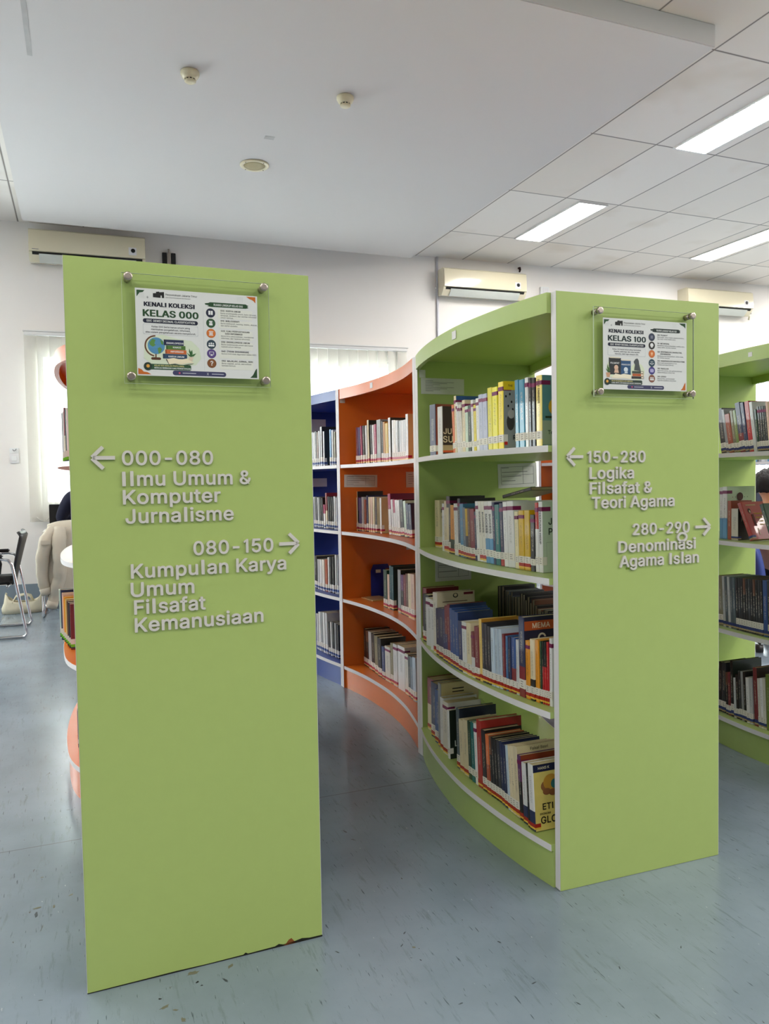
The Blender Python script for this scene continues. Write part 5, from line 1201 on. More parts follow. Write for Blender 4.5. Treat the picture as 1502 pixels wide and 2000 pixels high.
# ------------------------------------------------------------------ books
# per row, far to near: (spine x, far y, thickness, height, colour, marks, lean in degrees, front cover)
BOOK_ROWS = {
 'G1': [(1.3298, 2.8698, 0.0555, 0.212, 'navy', 'l', 0, 'rust'),(1.2871, 2.7057, 0.0419, 0.188, 'white', '', 0, 'brownblack'),(1.249, 2.4958, 0.018, 0.176, 'orange', 'pl', 4, ''),
  (1.2464, 2.4758, 0.0154, 0.205, 'cream', 'pl', 2, 'blue'),(1.2443, 2.4586, 0.0184, 0.181, 'white', 'pl', 4, ''),(1.242, 2.4382, 0.0161, 0.172, 'white', 'p l', 5, ''),
  (1.2402, 2.4203, 0.0172, 0.17, 'offwhite', 'pl', 4, ''),(1.2383, 2.4012, 0.0215, 0.182, 'cream', 'pl', 1, ''),(1.2361, 2.3756, 0.0206, 0.159, 'mint', 'pl', 1, ''),
  (1.2344, 2.3527, 0.0229, 0.16, 'darkgreen', 'pl', 0, ''),(1.2327, 2.3256, 0.018, 0.175, 'white', 'pl', 2, ''),(1.2316, 2.3061, 0.0179, 0.157, 'yellow', 'pl', 1, ''),
  (1.2307, 2.2859, 0.0213, 0.176, 'white', 'pl', 2, ''),(1.23, 2.2635, 0.0262, 0.186, 'palelilac', 'pl', 2, ''),(1.2294, 2.2367, 0.03, 0.185, 'palelilac', 'pl', 2, ''),
  (1.229, 2.2034, 0.0289, 0.201, 'lemon', 'l', 1, ''),(1.2292, 2.1737, 0.0328, 0.199, 'lemon', 'pl', 1, ''),(1.2298, 2.139, 0.031, 0.211, 'yellowwhite', 'pl', 0, 'greyphoto'),
  (1.2343, 2.0434, 0.0207, 0.206, 'teal', 'l', 1, ''),(1.2359, 2.0219, 0.0283, 0.204, 'teal', 'l', 1, ''),(1.2383, 1.9928, 0.0168, 0.207, 'white', 'pl', 1, ''),
  (1.2399, 1.9752, 0.0138, 0.204, 'black', 'pl', 1, ''),(1.2414, 1.9606, 0.0174, 0.202, 'black', 'pl', 1, ''),(1.2433, 1.9424, 0.0295, 0.206, 'paleyellow', 'pl', 0, 'tealflower')],
 'G2': [(1.3787, 2.95, 0.004, 0.195, 'cream', 'lb', 0, ''),(1.3787, 2.95, 0.0228, 0.195, 'cream', 'lb', 0, ''),(1.369, 2.9198, 0.0483, 0.196, 'cream', 'lb', 0, 'creamtitle'),
  (1.3211, 2.7483, 0.0325, 0.187, 'white', 'lp', 0, ''),(1.3122, 2.7108, 0.0312, 0.198, 'cream', 'lb', 0, ''),(1.3041, 2.6741, 0.0317, 0.217, 'blackcream', 'lpb', 0, 'black'),
  (1.2969, 2.6389, 0.0178, 0.19, 'dark', 'lb', 0, ''),(1.2925, 2.6163, 0.0458, 0.185, 'orangegreen', 'b', 0, ''),(1.2833, 2.5644, 0.021, 0.192, 'white', 'lp', 2, ''),
  (1.2794, 2.5398, 0.019, 0.193, 'white', 'lp', 2, ''),(1.2761, 2.5176, 0.0204, 0.211, 'steel', 'lpb', 2, 'dark'),(1.2728, 2.4939, 0.027, 0.193, 'skyblue', 'lb', 2, 'skyblue'),
  (1.2689, 2.4631, 0.0219, 0.18, 'bluegrey', 'lb', 3, ''),(1.266, 2.4377, 0.0184, 0.177, 'yellowgrey', 'lb', 3, ''),(1.2637, 2.4163, 0.0193, 0.178, 'brown', 'lb', 3, ''),
  (1.2616, 2.3931, 0.032, 0.177, 'maroon', 'lb', 3, ''),(1.2587, 2.3568, 0.0131, 0.169, 'navy', 'lp', 3, ''),(1.2576, 2.3405, 0.021, 0.205, 'white', 'pl', 4, ''),
  (1.2562, 2.317, 0.0215, 0.205, 'offwhite', 'lb', 4, ''),(1.2551, 2.2932, 0.0212, 0.206, 'offwhite', 'lb', 4, ''),(1.2542, 2.2706, 0.0264, 0.206, 'whiteteal', 'lp', 4, ''),
  (1.2535, 2.2429, 0.0233, 0.207, 'whiteteal', 'lp', 4, ''),(1.2531, 2.2191, 0.0156, 0.204, 'navy', 'lp', 3, ''),(1.253, 2.2027, 0.029, 0.197, 'tealgreen', 'l', 3, ''),
  (1.2532, 2.1721, 0.0212, 0.202, 'navyred', 'lp', 3, ''),(1.2535, 2.15, 0.0241, 0.207, 'white', 'pl', 3, ''),(1.2542, 2.1251, 0.0375, 0.209, 'white', 'pl', 3, 'white'),
  (1.2558, 2.0868, 0.0193, 0.178, 'palecream', 'lp', 2, ''),(1.2569, 2.0667, 0.0294, 0.182, 'mustard', 'lbp', 1, ''),(1.2588, 2.0365, 0.0286, 0.183, 'mustard', 'lb', 1, ''),
  (1.2611, 2.0071, 0.0235, 0.171, 'black', 'lp', 1, ''),(1.2632, 1.9828, 0.0155, 0.208, 'whitered', 'pl', 1, ''),(1.2648, 1.9663, 0.0196, 0.211, 'white', 'pl', 1, 'palegreen')],
 'G3': [(1.3127, 2.95, 0.062, 0.212, 'darkred', 'lb', 0, ''),(1.2888, 2.8724, 0.0578, 0.195, 'black', 'lb', 0, ''),(1.2681, 2.7965, 0.073, 0.191, 'white', 'p', 1, ''),
  (1.2478, 2.7122, 0.0448, 0.195, 'white', 'p', 1, ''),(1.2368, 2.6604, 0.0347, 0.232, 'offwhite', 'b', 1, 'creamlogo'),(1.2291, 2.6204, 0.033, 0.177, 'navy', 'lb', 1, ''),
  (1.2225, 2.5824, 0.0453, 0.185, 'navy', 'lb', 1, ''),(1.2143, 2.5298, 0.0204, 0.19, 'navyblue', 'lb', 1, ''),(1.2111, 2.5061, 0.0244, 0.204, 'maroonblue', 'lb', 2, ''),
  (1.2075, 2.4776, 0.0229, 0.214, 'maroon', 'lb', 2, 'bluedeep'),(1.2043, 2.4498, 0.0213, 0.205, 'blue', 'lb', 2, ''),(1.2018, 2.4253, 0.0229, 0.202, 'blue', 'lb', 2, ''),
  (1.1995, 2.3992, 0.0243, 0.199, 'blue', 'lb', 2, 'bluedeep'),(1.1973, 2.3712, 0.0279, 0.173, 'navyblue', 'lb', 2, ''),(1.1952, 2.3387, 0.0323, 0.176, 'white', 'plb', 2, ''),
  (1.1934, 2.3014, 0.0306, 0.179, 'cream', 'lb', 2, ''),(1.1943, 2.2699, 0.021, 0.153, 'whitemaroon', 'plb', 2, ''),(1.1953, 2.2481, 0.0291, 0.175, 'maroon', 'lb', 2, ''),
  (1.197, 2.2182, 0.016, 0.204, 'creamyellow', 'b', 2, 'ochre'),(1.1981, 2.2014, 0.0149, 0.194, 'charcoal', 'lb', 2, ''),(1.1992, 2.1857, 0.0163, 0.193, 'charcoal', 'lb', 2, ''),
  (1.2006, 2.1686, 0.0162, 0.188, 'charcoal', 'lb', 2, ''),(1.2026, 2.1516, 0.0193, 0.186, 'palesky', 'lb', 2, ''),(1.2056, 2.1315, 0.0185, 0.188, 'palesky', 'lb', 2, ''),
  (1.2088, 2.1122, 0.0163, 0.189, 'palesky', 'lb', 2, ''),(1.2116, 2.0951, 0.0132, 0.175, 'maroon', 'lb', 2, ''),(1.2141, 2.0811, 0.0102, 0.172, 'steelblue', 'lb', 1, ''),
  (1.2161, 2.0701, 0.015, 0.17, 'navyred', 'lb', 1, ''),(1.2191, 2.0543, 0.0217, 0.173, 'bluered', 'lb', 1, ''),(1.2215, 2.0318, 0.015, 0.169, 'greywhite', 'lb', 1, ''),
  (1.223, 2.016, 0.0311, 0.243, 'navyredspine', 'l', 1, 'mema'),(1.2264, 1.9841, 0.0202, 0.175, 'amber', 'lpb', 1, ''),(1.2289, 1.9631, 0.0222, 0.183, 'creamblack', 'lb', 1, ''),
  (1.2327, 1.9401, 0.0162, 0.185, 'amber', 'lb', 1, ''),(1.2366, 1.9231, 0.0084, 0.183, 'darkgreen', 'lb', 1, ''),(1.2387, 1.9139, 0.0078, 0.184, 'redblack', 'lb', 1, ''),
  (1.2407, 1.9053, 0.0079, 0.184, 'redblack', 'lb', 1, ''),(1.2428, 1.8966, 0.0084, 0.185, 'redbright', 'lb', 1, ''),(1.245, 1.8874, 0.0127, 0.198, 'white', 'pl', 0, '')],
 'G4': [(1.3199, 2.9098, 0.0693, 0.219, 'redcream', 'b', 0, ''),(1.2962, 2.8224, 0.0612, 0.224, 'navy', 'lb', 0, ''),(1.2792, 2.7503, 0.0459, 0.213, 'blue', 'lb', 0, ''),
  (1.2681, 2.6975, 0.0273, 0.252, 'grey', 'b', 0, 'creamtext'),(1.2619, 2.6655, 0.031, 0.205, 'white', 'b', 0, ''),(1.2555, 2.6293, 0.0451, 0.201, 'offwhite', 'pb', 0, ''),
  (1.2459, 2.5682, 0.0173, 0.181, 'white', 'l', 2, 'blackgreen'),(1.2338, 2.4673, 0.0235, 0.218, 'slate', 'lb', 2, 'bluedark'),(1.2311, 2.4386, 0.0307, 0.185, 'cream', 'b', 3, ''),
  (1.2284, 2.4024, 0.0348, 0.196, 'cream', 'b', 3, ''),(1.2258, 2.3609, 0.0225, 0.202, 'darkgreen', 'l', 3, ''),(1.2246, 2.3359, 0.0236, 0.206, 'tealgreen', 'l', 3, ''),
  (1.2236, 2.3095, 0.0194, 0.207, 'white', 'pl', 4, ''),(1.2231, 2.2882, 0.0303, 0.227, 'red', 'b', 3, 'red'),(1.2226, 2.2527, 0.0273, 0.203, 'black', 'lb', 4, ''),
  (1.2227, 2.2246, 0.0218, 0.195, 'orangedots', 'lb', 4, ''),(1.223, 2.2022, 0.0165, 0.195, 'brownblack', 'lb', 5, ''),(1.2234, 2.1849, 0.0166, 0.197, 'black', 'lb', 5, ''),
  (1.2239, 2.1675, 0.0173, 0.196, 'black', 'lb', 5, ''),(1.2245, 2.1494, 0.0185, 0.198, 'charcoal', 'lb', 5, ''),(1.2229, 2.1271, 0.0167, 0.201, 'navy', 'lb', 5, ''),
  (1.2216, 2.1073, 0.018, 0.197, 'navy', 'lb', 5, ''),(1.2204, 2.0865, 0.0148, 0.201, 'palesky', 'lb', 5, ''),(1.2197, 2.0701, 0.0154, 0.207, 'cream', 'lb', 5, ''),
  (1.219, 2.0534, 0.0172, 0.211, 'cream', 'lb', 5, ''),(1.2184, 2.0348, 0.0212, 0.216, 'cream', 'lb', 5, 'creamfaisal'),(1.2178, 2.0107, 0.0182, 0.196, 'purpleblack', 'pb', 5, 'rustbrown'),
  (1.216, 1.9874, 0.0238, 0.183, 'whitenavy', 'b', 4, ''),(1.2122, 1.9561, 0.0101, 0.19, 'black', 'b', 4, ''),(1.2108, 1.9434, 0.0289, 0.195, 'whitenavy', 'b', 4, 'etika')],
 'O1': [(1.4193, 4.037, 0.015, 0.203, 'maroon', 'lb', 0, ''),(1.4217, 4.0212, 0.0156, 0.202, 'purple', 'lb', 0, ''),(1.4242, 4.0048, 0.017, 0.201, 'violetblue', 'lb', 0, ''),
  (1.4267, 3.987, 0.0294, 0.207, 'magenta', 'lb', 2, ''),(1.4308, 3.9571, 0.032, 0.206, 'black', 'lb', 2, ''),(1.4349, 3.9243, 0.0261, 0.206, 'white', 'lb', 2, ''),
  (1.438, 3.8974, 0.023, 0.232, 'cream', 'b', 2, 'blackgreen'),(1.4416, 3.8627, 0.0228, 0.205, 'dark', 'lb', 2, ''),(1.4438, 3.8391, 0.0222, 0.203, 'white', 'lb', 2, ''),
  (1.4458, 3.8161, 0.0281, 0.204, 'magenta', 'lb', 2, ''),(1.4479, 3.7872, 0.0567, 0.225, 'greyphoto', 'b', 0, ''),(1.4512, 3.7297, 0.0242, 0.214, 'black', 'lb', 1, ''),
  (1.4522, 3.7047, 0.0255, 0.209, 'ochre', 'lb', 1, ''),(1.453, 3.6784, 0.0396, 0.199, 'mustard', 'lb', 1, ''),(1.4537, 3.6345, 0.0275, 0.224, 'white', 'b', 1, 'blackgreen'),
  (1.4535, 3.5887, 0.0231, 0.208, 'white', 'lb', 0, ''),(1.4531, 3.5646, 0.0243, 0.206, 'offwhite', 'lb', 0, ''),(1.4523, 3.5379, 0.0274, 0.202, 'white', 'lb', 0, ''),
  (1.4511, 3.5074, 0.0197, 0.199, 'black', 'lb', 0, ''),(1.4498, 3.4844, 0.026, 0.197, 'greywhite', 'lb', 0, ''),(1.4479, 3.4541, 0.0267, 0.197, 'white', 'lb', 0, ''),
  (1.4455, 3.423, 0.0307, 0.197, 'greywhite', 'lb', 0, ''),(1.4419, 3.3842, 0.0282, 0.221, 'white', 'b', 0, 'tan')],
 'O2': [(1.437, 4.1097, 0.004, 0.187, 'cream', 'lb', 0, ''),(1.437, 4.1097, 0.004, 0.187, 'creamyellow', 'lb', 0, ''),(1.437, 4.1097, 0.0144, 0.222, 'palecream', 'lb', 0, 'black'),
  (1.4397, 4.0945, 0.0176, 0.19, 'purpleblack', 'lb', 0, ''),(1.4428, 4.0761, 0.0322, 0.185, 'violetblue', 'lb', 0, ''),(1.4482, 4.0434, 0.0295, 0.191, 'greywhite', 'lb', 0, ''),
  (1.4529, 4.0131, 0.0239, 0.177, 'rust', 'lb', 0, ''),(1.4565, 3.9884, 0.0233, 0.2, 'navy', 'lb', 0, ''),(1.4599, 3.9643, 0.0228, 0.192, 'cream', 'lb', 0, ''),
  (1.4629, 3.9407, 0.0245, 0.192, 'pinkcream', 'lb', 0, ''),(1.466, 3.9154, 0.0258, 0.193, 'cream', 'lb', 0, ''),(1.469, 3.8888, 0.0287, 0.19, 'dark', 'lb', 1, 'creamtitle'),
  (1.4749, 3.8269, 0.0204, 0.188, 'white', 'lb', 1, 'tan'),(1.4817, 3.7175, 0.0347, 0.211, 'magentawhite', 'lb', 4, 'purplecover'),(1.4829, 3.682, 0.0289, 0.182, 'white', 'lb', 5, ''),
  (1.4835, 3.6523, 0.0259, 0.183, 'magentawhite', 'lb', 5, ''),(1.4837, 3.6256, 0.0272, 0.181, 'white', 'lb', 5, ''),(1.4836, 3.5976, 0.029, 0.179, 'white', 'lb', 5, ''),
  (1.483, 3.5626, 0.0457, 0.182, 'black', 'lb', 6, ''),(1.4811, 3.5085, 0.0297, 0.178, 'mint', 'lb', 6, ''),(1.4791, 3.4727, 0.0302, 0.166, 'navy', 'lb', 6, ''),
  (1.4766, 3.4366, 0.0337, 0.162, 'navyred', 'lb', 6, '')],
 'O3': [(1.4528, 3.7381, 0.0491, 0.197, 'darkgreen', 'lb', 0, ''),(1.4547, 3.6882, 0.0273, 0.177, 'pinkcream', 'lb', 0, ''),(1.4554, 3.6601, 0.0242, 0.225, 'tealdark', 'lb', 0, ''),
  (1.4557, 3.6351, 0.0283, 0.222, 'tealdark', 'lb', 0, 'blackgreen'),(1.4546, 3.5455, 0.0378, 0.216, 'grey', 'b', 0, 'blackgreen'),(1.4526, 3.498, 0.0314, 0.195, 'purpleblack', 'lb', 1, ''),
  (1.4504, 3.4615, 0.0305, 0.199, 'maroon', 'lb', 1, ''),(1.4477, 3.4257, 0.0313, 0.209, 'brown', 'lb', 1, ''),(1.4444, 3.3892, 0.0363, 0.213, 'cream', 'lb', 1, ''),
  (1.4398, 3.3469, 0.0441, 0.216, 'pinkcream', 'lb', 1, '')],
 'O4': [(1.4584, 4.0741, 0.0324, 0.209, 'black', 'lb', 0, ''),(1.4577, 4.035, 0.0411, 0.204, 'brownblack', 'lb', 2, ''),(1.456, 3.9867, 0.0464, 0.206, 'greywhite', 'lb', 2, ''),
  (1.4531, 3.9309, 0.049, 0.207, 'black', 'lb', 3, ''),(1.4489, 3.8725, 0.0509, 0.205, 'olive', 'lb', 3, ''),(1.4432, 3.8111, 0.0538, 0.205, 'black', 'lb', 3, ''),
  (1.4448, 3.7565, 0.0387, 0.17, 'navyblue', 'lb', 2, ''),(1.4467, 3.7171, 0.0738, 0.181, 'offwhite', 'pb', 1, ''),(1.4486, 3.6425, 0.0336, 0.21, 'olive', 'lb', 1, ''),
  (1.4487, 3.6075, 0.0545, 0.213, 'white', 'pb', 1, ''),(1.4474, 3.5415, 0.0873, 0.22, 'white', 'p', 0, ''),(1.4417, 3.4373, 0.0428, 0.199, 'offwhite', 'pb', 1, ''),
  (1.437, 3.3855, 0.0309, 0.198, 'dark', 'lb', 2, ''),(1.4331, 3.3494, 0.0334, 0.2, 'bluegrey', 'lb', 2, ''),(1.4282, 3.31, 0.0384, 0.209, 'palesky', 'lb', 2, '')],
 'B1': [(1.3342, 4.6147, 0.0283, 0.211, 'grey', 'lb', 0, ''),(1.3359, 4.5856, 0.0243, 0.209, 'white', 'lb', 0, ''),(1.3376, 4.5605, 0.0268, 0.214, 'dark', 'lb', 0, ''),
  (1.3398, 4.5329, 0.0292, 0.209, 'brown', 'lb', 0, ''),(1.3427, 4.5029, 0.028, 0.213, 'greywhite', 'lb', 0, ''),(1.3458, 4.4741, 0.0331, 0.236, 'grey', 'lb', 0, 'black'),
  (1.3508, 4.4337, 0.0229, 0.206, 'white', 'lb', 0, 'black'),(1.3641, 4.3456, 0.0237, 0.212, 'skyblue', 'lb', 0, 'blue'),(1.3683, 4.3211, 0.0269, 0.207, 'greywhite', 'lb', 0, ''),
  (1.3734, 4.2934, 0.0269, 0.194, 'olive', 'lb', 0, '')],
 'B2': [(1.335, 4.5999, 0.0349, 0.186, 'grey', 'lb', 3, ''),(1.3373, 4.5642, 0.0297, 0.186, 'dark', 'lb', 3, ''),(1.3398, 4.5337, 0.0294, 0.184, 'greywhite', 'lb', 3, ''),
  (1.3426, 4.5035, 0.0277, 0.184, 'dark', 'lb', 3, ''),(1.3457, 4.475, 0.028, 0.181, 'black', 'lb', 3, ''),(1.3492, 4.4462, 0.0314, 0.142, 'magentawhite', 'lb', 2, ''),
  (1.3535, 4.414, 0.0297, 0.212, 'redcream', 'lb', 3, ''),(1.358, 4.3835, 0.0274, 0.191, 'dark', 'lb', 3, ''),(1.3624, 4.3553, 0.0229, 0.189, 'black', 'lb', 3, ''),
  (1.3665, 4.3316, 0.0234, 0.189, 'dark', 'lb', 3, ''),(1.3708, 4.3074, 0.0229, 0.192, 'white', 'lb', 1, ''),(1.3752, 4.2837, 0.0207, 0.186, 'greywhite', 'lb', 1, '')],
 'B3': [(1.3341, 4.6166, 0.0544, 0.202, 'black', 'lb', 0, ''),(1.3375, 4.5614, 0.0374, 0.184, 'greywhite', 'lb', 0, ''),(1.3407, 4.5232, 0.0364, 0.185, 'white', 'lb', 0, ''),
  (1.3445, 4.486, 0.0445, 0.188, 'offwhite', 'lb', 0, ''),(1.3499, 4.4407, 0.0374, 0.192, 'rust', 'lb', 0, ''),(1.3551, 4.4025, 0.023, 0.208, 'white', 'lb', 0, ''),
  (1.3587, 4.3787, 0.0271, 0.213, 'dark', 'lb', 0, ''),(1.3632, 4.3508, 0.0406, 0.216, 'black', 'lb', 0, ''),(1.3704, 4.3094, 0.0219, 0.229, 'white', 'lb', 0, ''),
  (1.3747, 4.2867, 0.0238, 0.227, 'grey', 'lb', 0, '')],
 'B4': [(1.3352, 4.5963, 0.0414, 0.222, 'greywhite', 'lb', 2, ''),(1.3381, 4.5541, 0.0322, 0.238, 'white', 'lb', 2, ''),(1.3409, 4.5211, 0.0327, 0.243, 'grey', 'lb', 2, ''),
  (1.3443, 4.4876, 0.0349, 0.245, 'white', 'lb', 2, ''),(1.3484, 4.4519, 0.0409, 0.247, 'greywhite', 'lb', 2, ''),(1.354, 4.4102, 0.0266, 0.198, 'dark', 'lb', 2, ''),
  (1.3581, 4.3828, 0.0236, 0.202, 'white', 'lb', 2, ''),(1.3619, 4.3584, 0.0267, 0.206, 'dark', 'lb', 2, ''),(1.3666, 4.3309, 0.028, 0.204, 'grey', 'lb', 1, ''),
  (1.3718, 4.3021, 0.0344, 0.201, 'black', 'lb', 1, '')],
 'R1': [(2.6012, 2.5947, 0.0295, 0.197, 'dark', 'lb', 8, ''),(2.5961, 2.5611, 0.0135, 0.193, 'grey', 'lb', 9, ''),(2.594, 2.5456, 0.0288, 0.169, 'rust', 'lb', 10, ''),
  (2.5898, 2.5123, 0.0154, 0.182, 'olive', 'lb', 9, ''),(2.5877, 2.4944, 0.0158, 0.182, 'olivegreen', 'lb', 9, ''),(2.5858, 2.4763, 0.0264, 0.212, 'navyredspine', 'lb', 9, ''),
  (2.5828, 2.4459, 0.0185, 0.21, 'navy', 'lb', 9, ''),(2.581, 2.4243, 0.0223, 0.212, 'redwhite', 'lb', 8, ''),(2.5792, 2.3997, 0.0161, 0.208, 'greywhite', '', 8, ''),
  (2.5779, 2.3797, 0.0113, 0.174, 'darkgreen', 'lb', 7, ''),(2.5772, 2.3668, 0.0105, 0.184, 'black', 'plb', 6, ''),(2.5766, 2.3553, 0.0108, 0.184, 'black', 'plb', 6, ''),
  (2.5761, 2.3435, 0.0108, 0.184, 'black', 'plb', 6, ''),(2.5756, 2.3317, 0.0094, 0.184, 'black', 'plb', 6, ''),(2.5752, 2.3214, 0.0118, 0.199, 'pinkcream', 'lb', 6, '')],
 'R2': [(2.6153, 2.6202, 0.018, 0.226, 'whiteteal', 'p', 0, ''),(2.6119, 2.5993, 0.0245, 0.229, 'whiteteal', 'p', 0, 'floral'),(2.6069, 2.5667, 0.02, 0.168, 'rust', '', 0, 'rustbrown'),
  (2.6036, 2.5428, 0.0356, 0.135, 'offwhite', 'b', 0, 'black')],
 'R3': [(2.5921, 2.6008, 0.0274, 0.219, 'olive', 'lb', 3, ''),(2.5873, 2.5691, 0.0133, 0.22, 'greywhite', 'b', 3, ''),(2.585, 2.5531, 0.0142, 0.22, 'slate', 'b', 3, ''),
  (2.5827, 2.5361, 0.0129, 0.221, 'greywhite', 'b', 3, ''),(2.5808, 2.5205, 0.0137, 0.222, 'slate', 'b', 3, ''),(2.5788, 2.5042, 0.0135, 0.222, 'slate', 'b', 3, ''),
  (2.577, 2.4881, 0.0123, 0.223, 'black', 'lb', 2, ''),(2.5755, 2.4733, 0.0122, 0.224, 'dark', 'lb', 2, ''),(2.574, 2.4588, 0.012, 0.225, 'black', 'lb', 2, ''),
  (2.5727, 2.4446, 0.012, 0.225, 'brownblack', 'lb', 2, ''),(2.5715, 2.4304, 0.0117, 0.226, 'black', 'lb', 2, ''),(2.5704, 2.4167, 0.0117, 0.226, 'dark', 'lb', 2, ''),
  (2.5694, 2.403, 0.0118, 0.226, 'black', 'lb', 2, ''),(2.5685, 2.3896, 0.0117, 0.227, 'brownblack', 'lb', 2, ''),(2.5677, 2.3762, 0.0115, 0.227, 'black', 'lb', 2, ''),
  (2.567, 2.3633, 0.0115, 0.228, 'dark', 'lb', 2, ''),(2.5664, 2.3504, 0.0113, 0.228, 'black', 'lb', 2, ''),(2.5658, 2.3365, 0.0215, 0.23, 'blue', 'b', 2, ''),
  (2.565, 2.3135, 0.0149, 0.231, 'dark', 'lb', 2, ''),(2.5646, 2.297, 0.0105, 0.23, 'black', 'lb', 2, '')],
 'R4': [(2.592, 2.6003, 0.0185, 0.22, 'black', 'lb', 0, ''),(2.5887, 2.5785, 0.0202, 0.223, 'dark', 'lb', 0, ''),(2.5853, 2.5548, 0.0153, 0.183, 'brownblack', 'lb', 2, ''),
  (2.5828, 2.5365, 0.0151, 0.187, 'maroon', 'lb', 2, ''),(2.5805, 2.5185, 0.0148, 0.241, 'black', 'lb', 2, 'blackgreen'),(2.5784, 2.5008, 0.0124, 0.171, 'greywhite', 'lb', 2, ''),
  (2.5768, 2.4858, 0.0164, 0.187, 'black', 'lb', 3, ''),(2.5748, 2.4666, 0.0112, 0.208, 'dark', 'lb', 3, ''),(2.5735, 2.4531, 0.012, 0.209, 'grey', 'lb', 3, ''),
  (2.5722, 2.4389, 0.0118, 0.21, 'black', 'lb', 3, ''),(2.5711, 2.425, 0.0158, 0.19, 'white', 'lb', 3, ''),(2.5697, 2.4069, 0.0156, 0.194, 'greywhite', 'lb', 3, ''),
  (2.568, 2.3819, 0.0194, 0.242, 'maroon', 'b', 3, 'brownblack'),(2.5669, 2.3607, 0.0123, 0.201, 'offwhite', 'lb', 3, ''),(2.5662, 2.3466, 0.0122, 0.205, 'white', 'lb', 3, ''),
  (2.5656, 2.333, 0.0122, 0.208, 'offwhite', 'lb', 3, ''),(2.5652, 2.3194, 0.0225, 0.228, 'olivegreen', '', 2, '')],
 'A1': [(-0.07, 3.52, 0.036, 0.212, 'grey', 'lb', 0, ''), (-0.065, 3.478, 0.036, 0.214, 'white', 'lb', 0, ''), (-0.06, 3.436, 0.036, 0.226, 'redcream', 'lb', 0, ''), (-0.055, 3.394, 0.036, 0.218, 'dark', 'lb', 0, ''), (-0.05, 3.352, 0.036, 0.218, 'white', 'lb', 0, '')],
 'A3': [(-0.106, 3.64, 0.034, 0.212, 'mint', 'lb', 0, ''), (-0.0995, 3.602, 0.034, 0.216, 'navy', 'lb', 0, ''), (-0.093, 3.564, 0.034, 0.205, 'pinkcream', 'lb', 0, ''), (-0.0865, 3.526, 0.034, 0.195, 'amber', 'lb', 0, ''), (-0.08, 3.488, 0.034, 0.19, 'creamyellow', 'lb', 0, ''), (-0.0735, 3.45, 0.034, 0.188, 'brown', 'lb', 0, ''), (-0.067, 3.412, 0.034, 0.186, 'dark', 'lb', 0, ''), (-0.0605, 3.374, 0.034, 0.185, 'maroon', 'lb', 0, '')],
 'A4': [(-0.045, 3.3, 0.03, 0.15, 'black', 'l', 0, '')],
}

RGB = {'navy': (34, 44, 82), 'rust': (158, 72, 40), 'white': (226, 226, 226), 'orange': (212, 110, 58), 'cream': (220, 206, 172), 'offwhite': (218, 214, 204), 'mint': (196, 216, 198),
 'darkgreen': (26, 62, 40), 'yellow': (226, 206, 52), 'palelilac': (184, 190, 214), 'lemon': (232, 222, 40), 'yellowwhite': (236, 212, 60), 'teal': (54, 132, 162), 'black': (24, 24, 26),
 'paleyellow': (240, 218, 130), 'dark': (44, 46, 50), 'steel': (60, 76, 96), 'skyblue': (88, 150, 196), 'bluegrey': (104, 120, 138), 'brown': (104, 66, 46), 'maroon': (126, 44, 50),
 'tealgreen': (10, 112, 112), 'palecream': (228, 218, 178), 'mustard': (206, 168, 20), 'darkred': (128, 32, 42), 'navyblue': (36, 52, 104), 'blue': (48, 82, 146), 'charcoal': (48, 50, 58),
 'palesky': (190, 206, 222), 'steelblue': (70, 112, 158), 'greywhite': (196, 198, 200), 'amber': (226, 150, 32), 'redbright': (186, 34, 40), 'grey': (150, 152, 154), 'slate': (84, 98, 106),
 'red': (176, 52, 46), 'purple': (92, 44, 96), 'violetblue': (88, 82, 132), 'magenta': (160, 32, 84), 'ochre': (190, 128, 36), 'tan': (196, 160, 104), 'olive': (128, 122, 92), 'olivegreen': (112, 132, 60),
 'pinkcream': (222, 190, 172), 'greyphoto': (140, 142, 140), 'blackgreen': (30, 40, 32), 'tealdark': (30, 76, 84), 'creamyellow': (228, 196, 110)}
SPLIT = {'whiteteal': ('white', 'skyblue', .40), 'blackcream': ('black', 'cream', .80), 'orangegreen': ('amber', 'darkgreen', .30), 'yellowgrey': ('mustard', 'charcoal', .45), 'navyred': ('navy', 'red', .22),
 'whitered': ('red', 'white', .62), 'maroonblue': ('maroon', 'navyblue', .5), 'whitemaroon': ('maroon', 'white', .45), 'bluered': ('blue', 'maroon', .45), 'navyredspine': ('navy', 'darkred', .38), 'creamblack': ('cream', 'black', .35),
 'redblack': ('black', 'redbright', .6), 'redcream': ('darkred', 'cream', .5), 'orangedots': ('orange', 'rust', .5), 'brownblack': ('brown', 'black', .7), 'purpleblack': ('purple', 'black', .6), 'whitenavy': ('white', 'navy', .3),
 'magentawhite': ('magenta', 'white', .62), 'redwhite': ('red', 'redbright', .5)}
